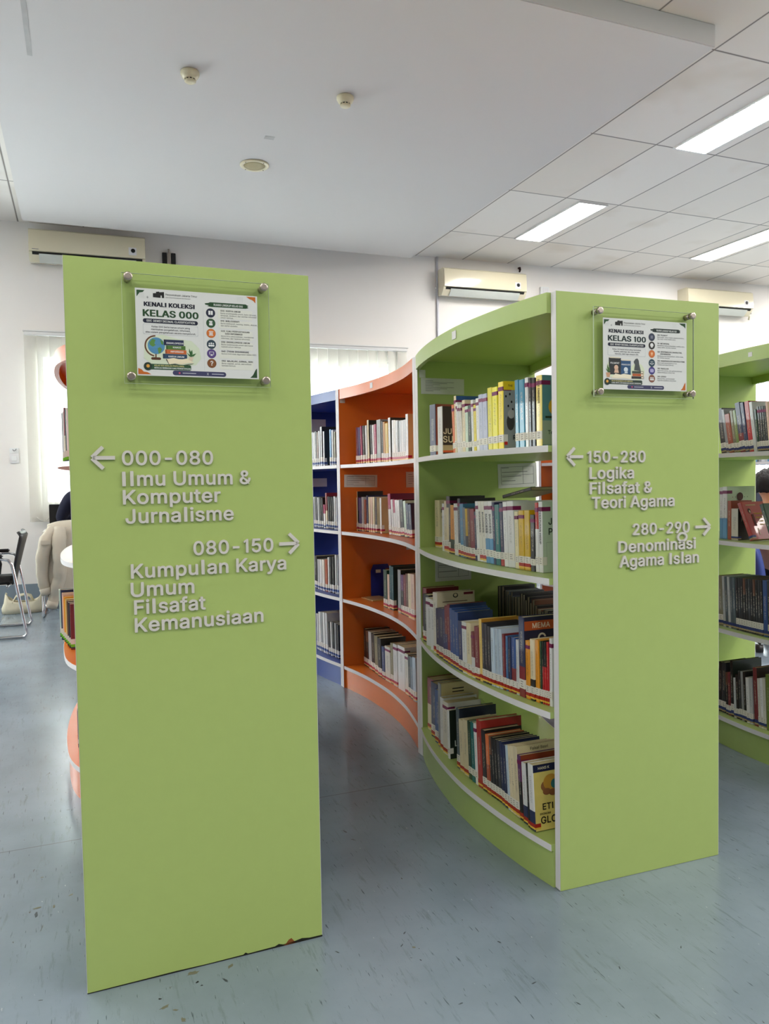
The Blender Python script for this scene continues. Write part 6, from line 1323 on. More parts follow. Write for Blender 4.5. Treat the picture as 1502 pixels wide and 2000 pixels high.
WORD = {'navy': 'navy blue', 'palelilac': 'pale lilac', 'lemon': 'bright yellow', 'yellowwhite': 'yellow and white', 'paleyellow': 'pale yellow', 'darkgreen': 'dark green', 'offwhite': 'off-white', 'skyblue': 'sky blue',
 'bluegrey': 'blue-grey', 'tealgreen': 'teal green', 'palecream': 'pale cream', 'darkred': 'dark red', 'navyblue': 'deep blue', 'palesky': 'pale blue', 'steelblue': 'steel blue', 'greywhite': 'grey-white', 'redbright': 'bright red',
 'violetblue': 'violet blue', 'olivegreen': 'olive green', 'pinkcream': 'pinkish cream', 'tealdark': 'dark teal', 'creamyellow': 'yellowed cream', 'whiteteal': 'white and blue', 'blackcream': 'black-topped cream', 'orangegreen': 'orange and green',
 'yellowgrey': 'yellow and grey', 'navyred': 'navy and red', 'whitered': 'red and white', 'maroonblue': 'maroon and blue', 'whitemaroon': 'maroon and white', 'bluered': 'blue and red', 'navyredspine': 'navy and dark red',
 'creamblack': 'cream and black', 'redblack': 'black and red', 'redcream': 'red and cream', 'orangedots': 'two-tone orange', 'brownblack': 'brown and black', 'purpleblack': 'purple and black', 'whitenavy': 'white and navy',
 'magentawhite': 'magenta and white', 'redwhite': 'two-tone red', 'mint': 'pale green', 'dark': 'dark grey'}
COVER = {'rust': (150, 66, 40), 'brownblack': (46, 32, 28), 'blue': (38, 82, 140), 'greyphoto': (148, 150, 146), 'tealflower': (84, 132, 142), 'creamtitle': (214, 200, 164), 'black': (26, 26, 28), 'dark': (52, 54, 58),
 'skyblue': (70, 136, 178), 'white': (208, 216, 206), 'palegreen': (186, 202, 182), 'creamlogo': (222, 210, 184), 'bluedeep': (36, 56, 104), 'ochre': (176, 126, 44), 'mema': (38, 38, 62), 'creamtext': (214, 196, 142),
 'blackgreen': (30, 40, 32), 'bluedark': (30, 40, 58), 'red': (172, 50, 44), 'creamfaisal': (220, 208, 164), 'rustbrown': (140, 60, 34), 'etika': (226, 206, 116), 'tan': (196, 164, 112), 'purplecover': (104, 24, 62), 'floral': (198, 214, 190)}
DARKS = {'navy', 'rust', 'darkgreen', 'black', 'dark', 'steel', 'brown', 'maroon', 'tealgreen', 'darkred', 'navyblue', 'blue', 'charcoal', 'steelblue', 'redbright', 'slate', 'red', 'purple', 'violetblue', 'magenta', 'tealdark', 'teal',
         'olive', 'olivegreen', 'skyblue', 'bluegrey', 'orange'}

BMAT = {}
def spine_mat(cname, text=True):
    """book cloth / laminated paper: one or two tones, with rows of small unreadable print down the spine"""
    key = (cname, text)
    if key in BMAT:
        return BMAT[key]
    top, bot, sp = SPLIT.get(cname, (cname, cname, 0.5))
    m = bpy.data.materials.new('book_' + cname + ('_spine' if text else ''))
    m.use_nodes = True
    nt = m.node_tree
    b = nt.nodes['Principled BSDF']
    tc = nt.nodes.new('ShaderNodeTexCoord')
    sg = nt.nodes.new('ShaderNodeSeparateXYZ')
    nt.links.new(tc.outputs['Generated'], sg.inputs[0])
    oi = nt.nodes.new('ShaderNodeObjectInfo')
    def mth(op, a, v=None):
        n = nt.nodes.new('ShaderNodeMath'); n.operation = op
        for i, s in enumerate((a, v)):
            if s is None: continue
            if isinstance(s, (int, float)): n.inputs[i].default_value = float(s)
            else: nt.links.new(s, n.inputs[i])
        return n.outputs[0]
    def mix(fac, a, c):
        x = nt.nodes.new('ShaderNodeMix'); x.data_type = 'RGBA'
        if isinstance(fac, (int, float)): x.inputs[0].default_value = fac
        else: nt.links.new(fac, x.inputs[0])
        for i, s in ((6, a), (7, c)):
            if isinstance(s, tuple): x.inputs[i].default_value = s
            else: nt.links.new(s, x.inputs[i])
        return x.outputs[2]
    col = mix(mth('GREATER_THAN', sg.outputs['Z'], sp), lin(RGB[bot]), lin(RGB[top]))
    hv = nt.nodes.new('ShaderNodeHueSaturation')
    nt.links.new(col, hv.inputs['Color'])
    nt.links.new(mth('ADD', mth('MULTIPLY', oi.outputs['Random'], 0.22), 0.88), hv.inputs['Value'])
    col = hv.outputs[0]
    if text:
        mp = nt.nodes.new('ShaderNodeMapping')
        mp.inputs['Scale'].default_value = (0, 640, 300)
        nt.links.new(tc.outputs['Object'], mp.inputs[0])
        ad = nt.nodes.new('ShaderNodeVectorMath'); ad.operation = 'ADD'
        cb = nt.nodes.new('ShaderNodeCombineXYZ')
        r9 = mth('MULTIPLY', oi.outputs['Random'], 91.0)
        for i in range(3): nt.links.new(r9, cb.inputs[i])
        nt.links.new(mp.outputs[0], ad.inputs[0]); nt.links.new(cb.outputs[0], ad.inputs[1])
        nz = nt.nodes.new('ShaderNodeTexNoise'); nz.inputs['Scale'].default_value = 1.0; nz.inputs['Detail'].default_value = 1.0
        nt.links.new(ad.outputs[0], nz.inputs['Vector'])
        ink = mth('GREATER_THAN', nz.outputs['Fac'], 0.55)
        band = mth('LESS_THAN', mth('ABSOLUTE', mth('SUBTRACT', sg.outputs['Y'], 0.5)), 0.17)
        lo = mth('GREATER_THAN', sg.outputs['Z'], mth('ADD', 0.30, mth('MULTIPLY', oi.outputs['Random'], 0.15)))
        hi = mth('LESS_THAN', sg.outputs['Z'], mth('ADD', 0.72, mth('MULTIPLY', oi.outputs['Random'], 0.13)))
        f = mth('MULTIPLY', mth('MULTIPLY', ink, band), mth('MULTIPLY', lo, hi))
        f = mth('MULTIPLY', f, 0.55)
        tone = (214, 204, 178) if top in DARKS else ((58, 52, 62) if top != 'mustard' else (60, 44, 20))
        col = mix(f, col, lin(tone))
    nt.links.new(col, b.inputs['Base Color'])
    b.inputs['Roughness'].default_value = 0.36
    set_in(b, 'Specular IOR Level', 0.5)
    set_in(b, 'Coat Weight', 0.25)
    BMAT[key] = m
    return m

def cover_mat(name):
    return pm('book_cover_' + name, COVER[name], 0.38, 0.5, var=0.16 if name in ('greyphoto', 'tealflower', 'etika', 'bluedeep') else 0.05, scale=14 if name == 'greyphoto' else 30, coat=0.2)

M_PAGES = pm('page_edges', (206, 190, 152), 0.9, 0.1, var=0.14, scale=4, stretch=(1, 260, 1))
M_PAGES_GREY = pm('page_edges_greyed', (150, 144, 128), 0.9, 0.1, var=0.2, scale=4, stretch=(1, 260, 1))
M_CALL = pm('call_number_label', (226, 222, 214), 0.5, 0.3, var=0.05, scale=300)
M_CALLINK = pm('call_number_ink', (128, 124, 120), 0.6, 0.2)
M_TAG = pm('plum_library_tag', (118, 26, 78), 0.4, 0.4, var=0.1, scale=200)
BAND = {'G': ((168, 36, 30), (228, 186, 70)), 'O': ((164, 26, 62), (226, 190, 120)), 'B': (((52, 74, 132)), (188, 190, 198)), 'R': ((44, 58, 116), (170, 150, 110)), 'A': ((120, 200, 50), (60, 90, 80))}

def wrap(bm, w, z0, z1, over, mi):
    """label stuck round the spine and a little way over the near cover"""
    t = 0.0004
    bx(bm, -t, 0.0001, -w - t, -0.0004, z0, z1, mi)
    bx(bm, 0.0001, over, -w - t, -w + 0.0001, z0, z1, mi)

def book(x, y, w, h, z, cname, marks, lean, cover, label, group, unit, depth=None, rotz=0.0, small=False, rx=None):
    d = depth or min(max(h * 0.70, 0.115), 0.165)
    e = empty('book', label, 'book', (x, y, z + 0.0008), 0, group)
    e.rotation_euler = (rx if rx is not None else -math.radians(lean), 0, rotz)
    t = min(0.0014, w * 0.2)
    r = min(0.0022, w * 0.28)
    pts = [(0, -w + r), (r * .3, -w + r * .3), (r, -w), (d, -w), (d, -w + t), (t, -w + t), (t, -t), (d, -t), (d, 0), (r, 0), (r * .3, -r * .3), (0, -r)]
    bm = bmesh.new()
    a = [bm.verts.new((px, py, 0)) for px, py in pts]
    b = [bm.verts.new((px, py, h)) for px, py in pts]
    n = len(pts)
    for i in range(n):
        j = (i + 1) % n
        f = bm.faces.new((a[i], a[j], b[j], b[i]))
        f.material_index = 1 if i in (2,) else 0
    bm.faces.new(a); bm.faces.new(b)
    from_bm('cover', bm, [spine_mat(cname), cover_mat(cover) if cover else spine_mat(cname, False)], e)
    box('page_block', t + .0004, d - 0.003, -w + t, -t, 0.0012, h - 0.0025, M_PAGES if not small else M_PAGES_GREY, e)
    if 'l' in marks or 'b' in marks:
        bm = bmesh.new()
        c1, c2 = BAND[unit]
        mats = [M_CALL, pm('band_' + unit, c1, 0.4, 0.4), pm('band2_' + unit, c2, 0.4, 0.4), M_CALLINK]
        z1 = 0.105 * h
        if 'b' in marks:
            wrap(bm, w, 0.030 * h, 0.058 * h, 0.02, 2)
            wrap(bm, w, 0.058 * h, 0.115 * h, 0.02, 1)
            z1 = 0.115 * h
        if 'l' in marks:
            wrap(bm, w, z1, z1 + 0.115 * h, 0.016, 0)
            for k in range(3):
                bx(bm, -0.0007, -0.0003, -w * (.72 - .1 * (k % 2)), -w * .30, z1 + (.022 + .030 * k) * h, z1 + (.031 + .030 * k) * h, 3)
        from_bm('spine_label', bm, mats, e)
    if 'p' in marks:
        bm = bmesh.new()
        wrap(bm, w, h * 0.865, h * 0.925, 0.03, 0)
        from_bm('library_tag', bm, M_TAG, e)
    return e

def ordinal(n):
    w = ['first', 'second', 'third', 'fourth', 'fifth', 'sixth', 'seventh', 'eighth', 'ninth', 'tenth', 'eleventh', 'twelfth']
    if n <= 12:
        return w[n - 1]
    return '%d%s' % (n, 'th' if 10 <= n % 100 <= 20 else {1: 'st', 2: 'nd', 3: 'rd'}.get(n % 10, 'th'))

SHELF_WORD = {'1': 'top shelf', '2': 'second shelf', '3': 'third shelf', '4': 'bottom shelf'}
UNIT_WORD = {'G': 'green 150-280 bookcase', 'O': 'orange bookcase behind the green one', 'B': 'blue bookcase behind the orange one', 'R': 'green bookcase beyond the 150-280 panel', 'A': 'orange bookcase behind the 000-080 panel'}
SPECIAL = {('G1', 2): 'dark brown book fronted JU SU behind the thin orange spine, top shelf of green bookcase',
           ('G1', 18): 'yellow edged book with a grey photo cover showing THE, top shelf of green bookcase',
           ('G1', 24): 'pale yellow book spelling DALE CARNEGIE on its spine, beside the 150-280 end panel',
           ('G2', 33): 'white book with PERATURAN HIDUP spine and pale green cover beside the 150-280 end panel',
           ('G3', 31): 'tall navy book fronted MEMA rising above its neighbours on the third green shelf',
           ('G4', 14): 'large red book in the middle of the bottom shelf of the green bookcase',
           ('G4', 30): 'yellow book fronted ETI and GLO beside the end panel on the bottom green shelf',
           ('R2', 2): 'tall white and blue book with speckled pale green cover behind the red ones'}
SHELF_OF = {'1': 1.259, '2': 0.886, '3': 0.506, '4': 0.125}
BOOKS = {}
for key, rows in BOOK_ROWS.items():
    unit, sh = key[0], key[1]
    prev = None
    for i, (x, y, w, h, cname, marks, lean, cover) in enumerate(rows):
        lim = {'G': 2.931, 'O': 4.098, 'B': 5.30, 'R': 2.98, 'A': 4.12}[unit]
        if prev is None and y > lim:
            w = max(w - (y - lim), .009)
            y = lim
        if prev is None and lean:
            lean = min(lean, math.degrees(math.atan2(max(lim - y, 0) + .0005, h)))
        if prev is not None:
            py, pw, ph, pl = prev
            if y > py - pw - .0008:
                w = max(w - (y - (py - pw - .0008)), .004)
                y = py - pw - .0008
            # room for a book that leans further than the one it leans on
            g = py - pw - y
            hh = min(h, ph)
            need = hh * (math.sin(math.radians(lean)) - math.sin(math.radians(pl))) - g + .0008
            if need > 0 and lean > pl:
                c = min(need, .3 * w)
                y -= c
                w -= c
                if need > c:
                    lean = max(0, min(lean, math.degrees(math.asin(max(0, min(1, math.sin(math.radians(pl)) + (g + c - .0008) / hh))))))
        prev = (y, w, h, lean)
        word = WORD.get(cname, cname)
        lab = SPECIAL.get((key, i + 1))
        if lab is None:
            lab = '%s book, %s from the far end, %s of the %s' % (word, ordinal(i + 1), SHELF_WORD[sh], UNIT_WORD[unit])
            if len(lab.split()) > 16:
                lab = lab.replace('from the far end', 'from far end').replace('of the', 'of')
            if len(lab.split()) > 16:
                lab = lab.replace('of orange', 'orange').replace('of blue', 'blue').replace('of green', 'green').replace(' and ', '-', 1)
        BOOKS[(key, i + 1)] = (book(x, y, w, h, SHELF_OF[sh], cname, marks, lean, cover, lab, 'books on the %s of the %s' % (SHELF_WORD[sh], UNIT_WORD[unit]), unit), w, h)

# readable titles
def spine_text(key, body, c, z_from, z_to, cap):
    e, w, h = BOOKS[key]
    bm = text_mesh(body, (z_to - z_from), min(cap, w * .62), 0, 0.014, 'L', 2)
    cp = min(cap, w * .62)
    T = Matrix(((0, 1, 0, -0.0005), (0, 0, -1, -w / 2 + cp / 2), (-1, 0, 0, z_to), (0, 0, 0, 1)))
    bmesh.ops.transform(bm, matrix=T, verts=bm.verts)
    o = from_bm('spine_title', bm, color_mat(c), e)
def front_text(key, items, name='cover_print'):
    """items: ('t', text, x, z, cap, colour) | ('r', x0, x1, z0, z1, colour) | ('d', x, z, rx, rz, colour)"""
    e, w, h = BOOKS[key]
    bm = bmesh.new()
    mats = []
    def mi(c):
        m = color_mat(c)
        if m not in mats:
            mats.append(m)
        return mats.index(m)
    for k, it in enumerate(items):
        y = -w - 0.0005 - 0.0001 * k
        if it[0] == 't':
            merge(bm, text_mesh(it[1], None, it[4], 0, 0.014, 'L', 2), Matrix.Translation((it[2], y, it[3])), mi(it[5]))
        elif it[0] == 'r':
            f = bm.faces.new([bm.verts.new(p) for p in ((it[1], y, it[3]), (it[2], y, it[3]), (it[2], y, it[4]), (it[1], y, it[4]))])
            f.material_index = mi(it[5])
        else:
            f = bm.faces.new([bm.verts.new((it[1] + it[3] * math.cos(a * math.pi / 10), y, it[2] + it[4] * math.sin(a * math.pi / 10))) for a in range(20)])
            f.material_index = mi(it[5])
    for f in bm.faces:
        f.normal_update()
        if f.normal.y > 0:
            f.normal_flip()
    me = bpy.data.meshes.new(name)
    bm.to_mesh(me)
    bm.free()
    link(name, me, mats, e)

front_text(('G1', 2), [('t', 'JU', .005, .082, .022, (222, 206, 178)), ('t', 'SU', .003, .050, .025, (222, 206, 178)), ('r', .002, .12, .012, .040, (176, 156, 120)), ('r', .002, .12, .012, .020, (196, 84, 44))])
front_text(('G1', 18), [('r', .002, .15, .185, .212, (226, 196, 30)), ('t', 'THE', .018, .195, .0065, (60, 52, 20)), ('d', .026, .085, .014, .026, (64, 62, 58)), ('d', .010, .165, .003, .004, (30, 30, 30)), ('d', .024, .172, .003, .004, (30, 30, 30)), ('d', .030, .148, .003, .004, (30, 30, 30)), ('d', .018, .135, .003, .004, (30, 30, 30)), ('d', .034, .125, .003, .004, (30, 30, 30)), ('d', .028, .110, .012, .014, (176, 172, 164)), ('r', .003, .014, .014, .024, (200, 46, 40)), ('t', 'R', .034, .030, .014, (30, 30, 32))])
spine_text(('G1', 24), 'DALE CARNEGIE', (60, 48, 24), .125, .195, .010)
front_text(('G1', 24), [('r', .002, .15, .005, .075, (150, 162, 148)), ('d', .045, .115, .022, .024, (206, 158, 40)), ('d', .045, .115, .010, .011, (70, 50, 26)), ('r', .012, .05, .082, .088, (40, 52, 34)), ('t', 'P', .048, .052, .012, (40, 60, 54)), ('t', 'Tent', .020, .035, .012, (40, 60, 54))])
spine_text(('G2', 33), 'PERATURAN HIDUP', (46, 44, 50), .085, .185, .009)
front_text(('G2', 33), [('t', 'JO', .022, .142, .020, (54, 62, 56)), ('t', 'PE', .022, .112, .020, (54, 62, 56)), ('t', '12', .042, .078, .014, (54, 52, 40)), ('t', 'H', .046, .044, .026, (120, 96, 34)), ('r', .014, .0146, .02, .09, (90, 104, 90)), ('r', .014, .09, .0896, .0902, (90, 104, 90))])
for k in (21, 22):
    spine_text(('G2', k), 'SUCCESS', (48, 50, 58), .10, .165, .012)
for k in (19, 20):
    spine_text(('G2', k), 'BUSINESS', (90, 92, 104), .10, .17, .009)
front_text(('G2', 3), [('t', 'N', .008, .145, .016, (52, 52, 52)), ('t', 'C', .010, .118, .016, (52, 52, 52))])
front_text(('G3', 31), [('r', .002, .16, .202, .230, (182, 84, 40)), ('t', 'MEMA', .030, .208, .016, (226, 206, 176)), ('t', 'C', .048, .158, .034, (214, 204, 180))])
front_text(('G3', 5), [('d', .08, .218, .011, .009, (60, 60, 62)), ('d', .08, .219, .007, .006, (222, 210, 184)), ('r', .025, .13, .194, .197, (110, 92, 80)), ('r', .115, .155, .219, .228, (118, 26, 50))])
front_text(('G4', 26), [('t', 'Faisal Basri', .050, .200, .009, (92, 88, 70))])
front_text(('G4', 4), [('r', .05, .10, .226, .231, (72, 66, 54)), ('r', .05, .10, .214, .219, (72, 66, 54)), ('r', .065, .085, .200, .203, (72, 66, 54))])
front_text(('G4', 7), [('t', 'L', .022, .045, .022, (210, 214, 206))])
front_text(('G4', 30), [('r', .0005, .125, .172, .194, (32, 36, 68)), ('t', 'HANS K', .018, .179, .008, (214, 206, 180)), ('d', .055, .128, .030, .020, (150, 100, 62)), ('d', .060, .138, .026, .024, (198, 148, 60)), ('d', .072, .132, .012, .014, (52, 110, 116)), ('d', .045, .112, .014, .010, (142, 92, 58)), ('d', .066, .108, .014, .010, (134, 84, 52)),
    ('t', 'ETI', .028, .060, .019, (38, 34, 26)), ('t', 'EKONOMI', .018, .046, .006, (38, 34, 26)), ('t', 'GLO', .020, .020, .021, (38, 34, 26))])
front_text(('R2', 2), [('d', .03 + .017 * (i % 6), .12 + .021 * (i // 6), .002, .002, ((60, 80, 62) if i % 3 else (146, 60, 60))) for i in range(24)] + [('d', .072, .185, .018, .018, (82, 50, 46))])
front_text(('R2', 4), [('t', 'KA', .02, .08, .018, (196, 190, 176))])

# the tilted red book lying against the others on the neighbouring green bookcase
BOOKS['red'] = (book(2.602, 2.440, 0.020, 0.170, SHELF_OF['2'] + .001, 'red', 'b', 24, 'red', 'red-brown book tilted against its neighbours, yellow words on front, beyond the 150-280 panel', 'books on the second shelf of the green bookcase beyond the 150-280 panel', 'R', 0.125), 0.020, 0.170)
front_text('red', [('t', 'Tersenyum', .050, .112, .008, (206, 170, 40)), ('t', 'Bangkit,', .055, .094, .008, (206, 170, 40)), ('t', 'Lupa', .066, .078, .008, (206, 170, 40)), ('t', 'akan Isi', .064, .062, .008, (206, 170, 40)), ('r', .02, .075, .152, .157, (190, 160, 120)), ('d', .030, .128, .008, .011, (24, 20, 22)), ('d', .031, .125, .004, .006, (214, 190, 160)), ('r', .034, .046, .06, .112, (90, 30, 26)), ('r', .044, .048, .02, .05, (210, 196, 170))])
BOOKS['green'] = (book(2.60, 2.330, 0.018, 0.165, SHELF_OF['2'] + .001, 'darkgreen', 'l', 22, '', 'dark green book leaning behind the tilted red one beyond the 150-280 panel', 'books on the second shelf of the green bookcase beyond the 150-280 panel', 'R', 0.125), 0.018, 0.165)

# books that face the other aisle, fore-edges towards us, on the green bookcase
rnd = random.Random(5)
y = 2.28
k = 0
while y < 2.86:
    w = rnd.choice((.016, .02, .024, .03, .018))
    h = .185 + rnd.random() * .03 if y > 2.45 else .17 + rnd.random() * .02
    k += 1
    book(E1(y) + W - 0.045, y, w, h, SHELF_OF['3'], rnd.choice(('black', 'dark', 'slate', 'brownblack', 'charcoal')), '', 0, '', 'dark book turned fore-edge out, %s from near end, back row of third green shelf' % ordinal(k), 'books of the back row on the third shelf of the green 150-280 bookcase', 'G', .15, math.pi, True)
    y += w + 0.002
y = 2.10
for k, (w, h, c) in enumerate(((.034, .180, 'navy'), (.03, .176, 'dark'), (.045, .186, 'cream'), (.040, .184, 'cream'), (.03, .178, 'offwhite'))):
    book(E1(y) + W - 0.05, y, w, h, SHELF_OF['2'], c, '', 0, '', '%s book turned fore-edge out, %s from near end, back row of second green shelf' % (WORD.get(c, c), ordinal(k + 1)), 'books of the back row on the second shelf of the green 150-280 bookcase', 'G', .17, math.pi)
    y += w + 0.002
book(1.405, 2.42, 0.012, 0.19, SHELF_OF['2'] + .222, 'black', '', 0, '', 'thin dark book lying slanted across the tops of the white books, second green shelf', None, 'G', .13, 0.0, False, math.radians(81))

# rows far off, too small to tell the books apart
def far_row(name, label, x, y0, y1, z, seed, pal, d=.14):
    r = random.Random(seed)
    bm = bmesh.new()
    y = y0
    mats = [spine_mat(c) for c in pal]
    while y < y1:
        w = r.uniform(.014, .032)
        bx(bm, x(y), x(y) + d, y, y + w - .001, z + .001, z + r.uniform(.16, .225), r.randrange(len(pal)))
        y += w
    o = from_bm(name, bm, mats)
    tag(o, label, 'books')
    o['kind'] = 'stuff'
    return o
farx = lambda y: 4.76 + 0.03 * (y - 4.3)
far_row('distant_books', 'row of small distant books above the white board in the far blue bookcase', farx, 4.2, 5.4, SHELF_OF['1'], 3, ('white', 'greywhite', 'dark', 'skyblue', 'grey'))
far_row('distant_books', 'row of small distant books behind the seated person, second board of far blue bookcase', farx, 4.2, 5.4, SHELF_OF['2'], 4, ('white', 'dark', 'navy', 'offwhite', 'grey', 'black'))
r2x = lambda y: E2(y - .05) + D3 + .05
far_row('distant_books', 'row of dark books in the orange bookcase seen through the green shelves, second board', r2x, 3.1, 4.1, SHELF_OF['2'], 6, ('black', 'dark', 'grey', 'navy', 'white'))
far_row('distant_books', 'row of dark books in the orange bookcase seen through the green shelves, third board', r2x, 3.1, 4.1, SHELF_OF['3'], 7, ('black', 'dark', 'brown', 'navy', 'grey'))

# ------------------------------------------------------------------ notices, stickers and bookends on the shelves
M_SHEET = pm('laminated_notice', (206, 208, 206), 0.3, 0.5, var=0.03)
def notice(name, label, x, y, z, w, h, tilt=0.0, lines=5, frame=False, mat=None, turn=0.0):
    """sheet taped to a divider, facing the camera aisle (-Y)"""
    e = empty(name, label, 'notice', (x, y - 0.0012, z), turn)
    e.rotation_euler = (0, tilt, turn)
    box('sheet', 0, w, -0.0004, 0.0004, 0, h, mat or M_SHEET, e)
    bm = bmesh.new()
    for i in range(lines):
        zz = h * (.82 - .72 * i / max(lines, 1))
        bx(bm, w * .10, w * (.28 + .16 * ((i * 7) % 4)), -0.0008, -0.0004, zz, zz + h * .022)
    if frame:
        for zz in (.14, .52, .86):
            bx(bm, w * .08, w * .92, -0.0008, -0.0004, h * zz, h * zz + .0012)
        for uu in (.08, .64, .915):
            bx(bm, w * uu, w * uu + .0012, -0.0008, -0.0004, h * .14, h * .86)
    if lines or frame:
        from_bm('print', bm, M_INK, e)
    return e
DY = 2.958 - PT
notice('shelf_notice', 'grey typed notice taped high on the divider, top shelf of the green bookcase', 1.322, DY, 1.525, .20, .066, 0, 9)
notice('shelf_notice', 'crookedly taped notice with a ruled table beside the gap on the second green shelf', 1.683, DY, 1.125, .195, .105, -.03, 4, True)
notice('shelf_notice', 'notice hanging just below the second board of the green bookcase', 1.375, DY, .738, .17, .115, 0, 3, True)
notice('shelf_sticker', 'small white sticker in the upper corner of the green divider', 1.315, DY, 1.592, .028, .032, 0, 1)
DO = 4.125 - PT
notice('shelf_notice', 'wide notice on the orange divider above the second row of books', 1.368, DO, 1.134, .198, .070, .02, 5, True)
notice('shelf_sticker', 'small white sticker in the upper corner of the orange divider', 1.352, DO, 1.603, .030, .036, 0, 1)
notice('shelf_notice', 'notice near the inner edge of the orange bookcase, second shelf', 1.745, DO, 1.125, .14, .09, 0, 5)
notice('shelf_notice', 'notice below the second board of the orange bookcase', 1.74, DO, .765, .12, .085, 0, 2)
DB = 5.33 - PT
notice('shelf_notice', 'pale notice on the blue divider above the top row of books', 1.40, DB, 1.50, .24, .11, 0, 0)
notice('shelf_notice', 'notice on the blue divider above the second row of books', 1.40, DB, 1.13, .24, .06, 0, 0)
# small labels on the curved fascias
def fascia_label(label, f, y, z, w=.034, h=.027):
    a = math.atan2(f(y + .02) - f(y - .02), .04)
    e = box('fascia_label', -0.0006, 0.0006, -w / 2, w / 2, 0, h, M_PAPER, None, loc=(f(y) - 0.0012, y, z), rot=(0, 0, -a))
    tag(e, label, 'label')
fascia_label('small white label on the curved green top edge', E1, 2.345, 1.640)
fascia_label('small white label on the curved orange top edge', E2, 3.70, 1.640)
fascia_label('small pale label on the green top edge beyond the 150-280 panel', shifted(E1, D3, .05), 2.37, 1.642, .02, .018)

def bookend(label, x, y, z, c, h, turn=0.0):
    e = empty('bookend', label, 'bookend', (x, y, z + .0008), turn, 'metal bookends on the orange bookcase')
    m = pm('bookend_%02x%02x%02x' % c, c, 0.4, 0.5)
    box('base_plate', -.02, .115, -.06, .06, 0, .0016, m, e)
    bm = bmesh.new()
    w0 = .055
    prism(bm, [(-.02, 0), (-.02 + .12, 0), (-.02 + .12, h * .8), (.085, h), (-.005, h), (-.02, h * .8)], .058, .0605)
    from_bm('upright_plate', bm, m, e)
    box('end_sticker', .01, .04, .0565, .058, h * .74, h * .84, M_PAPER, e)
    return e
bookend('deep blue metal bookend standing on the third orange shelf', 1.53, 4.02, SHELF_OF['3'], (38, 48, 140), .185)
bookend('rust brown metal bookend standing on the third orange shelf beside the books', 1.56, 3.90, SHELF_OF['3'], (124, 56, 36), .175)
tag(box('booklet', 0, .11, -.07, .07, 0, .006, spine_mat('tan', False), None, loc=(1.455, 4.0, SHELF_OF['3'] + .0017), rot=(0, 0, .1)), 'thin brown booklet lying flat before the bookends', 'booklet')

# ------------------------------------------------------------------ on the far wall: blinds, air conditioners, small fittings
def on_wall(u, z, off=0.0):
    """point on the far wall's room side, OFF metres in front of it"""
    n = Vector((math.sin(WYAW), -math.cos(WYAW), 0))
    d = Vector((math.cos(WYAW), math.sin(WYAW), 0))
    return Vector((0, WA, z)) + d * u + n * off

def blind_material():
    m = bpy.data.materials.new('blind_fabric')
    m.use_nodes = True
    nt = m.node_tree
    nt.nodes.clear()
    out = nt.nodes.new('ShaderNodeOutputMaterial')
    df = nt.nodes.new('ShaderNodeBsdfDiffuse')
    tl = nt.nodes.new('ShaderNodeBsdfTranslucent')
    tr = nt.nodes.new('ShaderNodeBsdfTransparent')
    nz = nt.nodes.new('ShaderNodeTexNoise')
    nz.inputs['Scale'].default_value = 120
    rp = nt.nodes.new('ShaderNodeValToRGB')
    rp.color_ramp.elements[0].color = lin((224, 221, 210))
    rp.color_ramp.elements[1].color = lin((238, 236, 228))
    nt.links.new(nz.outputs['Fac'], rp.inputs[0])
    for n in (df, tl):
        nt.links.new(rp.outputs[0], n.inputs['Color'])
    a = nt.nodes.new('ShaderNodeMixShader'); a.inputs[0].default_value = 0.05
    nt.links.new(df.outputs[0], a.inputs[1]); nt.links.new(tl.outputs[0], a.inputs[2])
    b = nt.nodes.new('ShaderNodeMixShader'); b.inputs[0].default_value = 0.42
    nt.links.new(a.outputs[0], b.inputs[1]); nt.links.new(tr.outputs[0], b.inputs[2])
    nt.links.new(b.outputs[0], out.inputs[0])
    return m
M_BLIND = blind_material()
M_CHAIN = pm('bead_chain', (220, 220, 216), 0.5, 0.3)
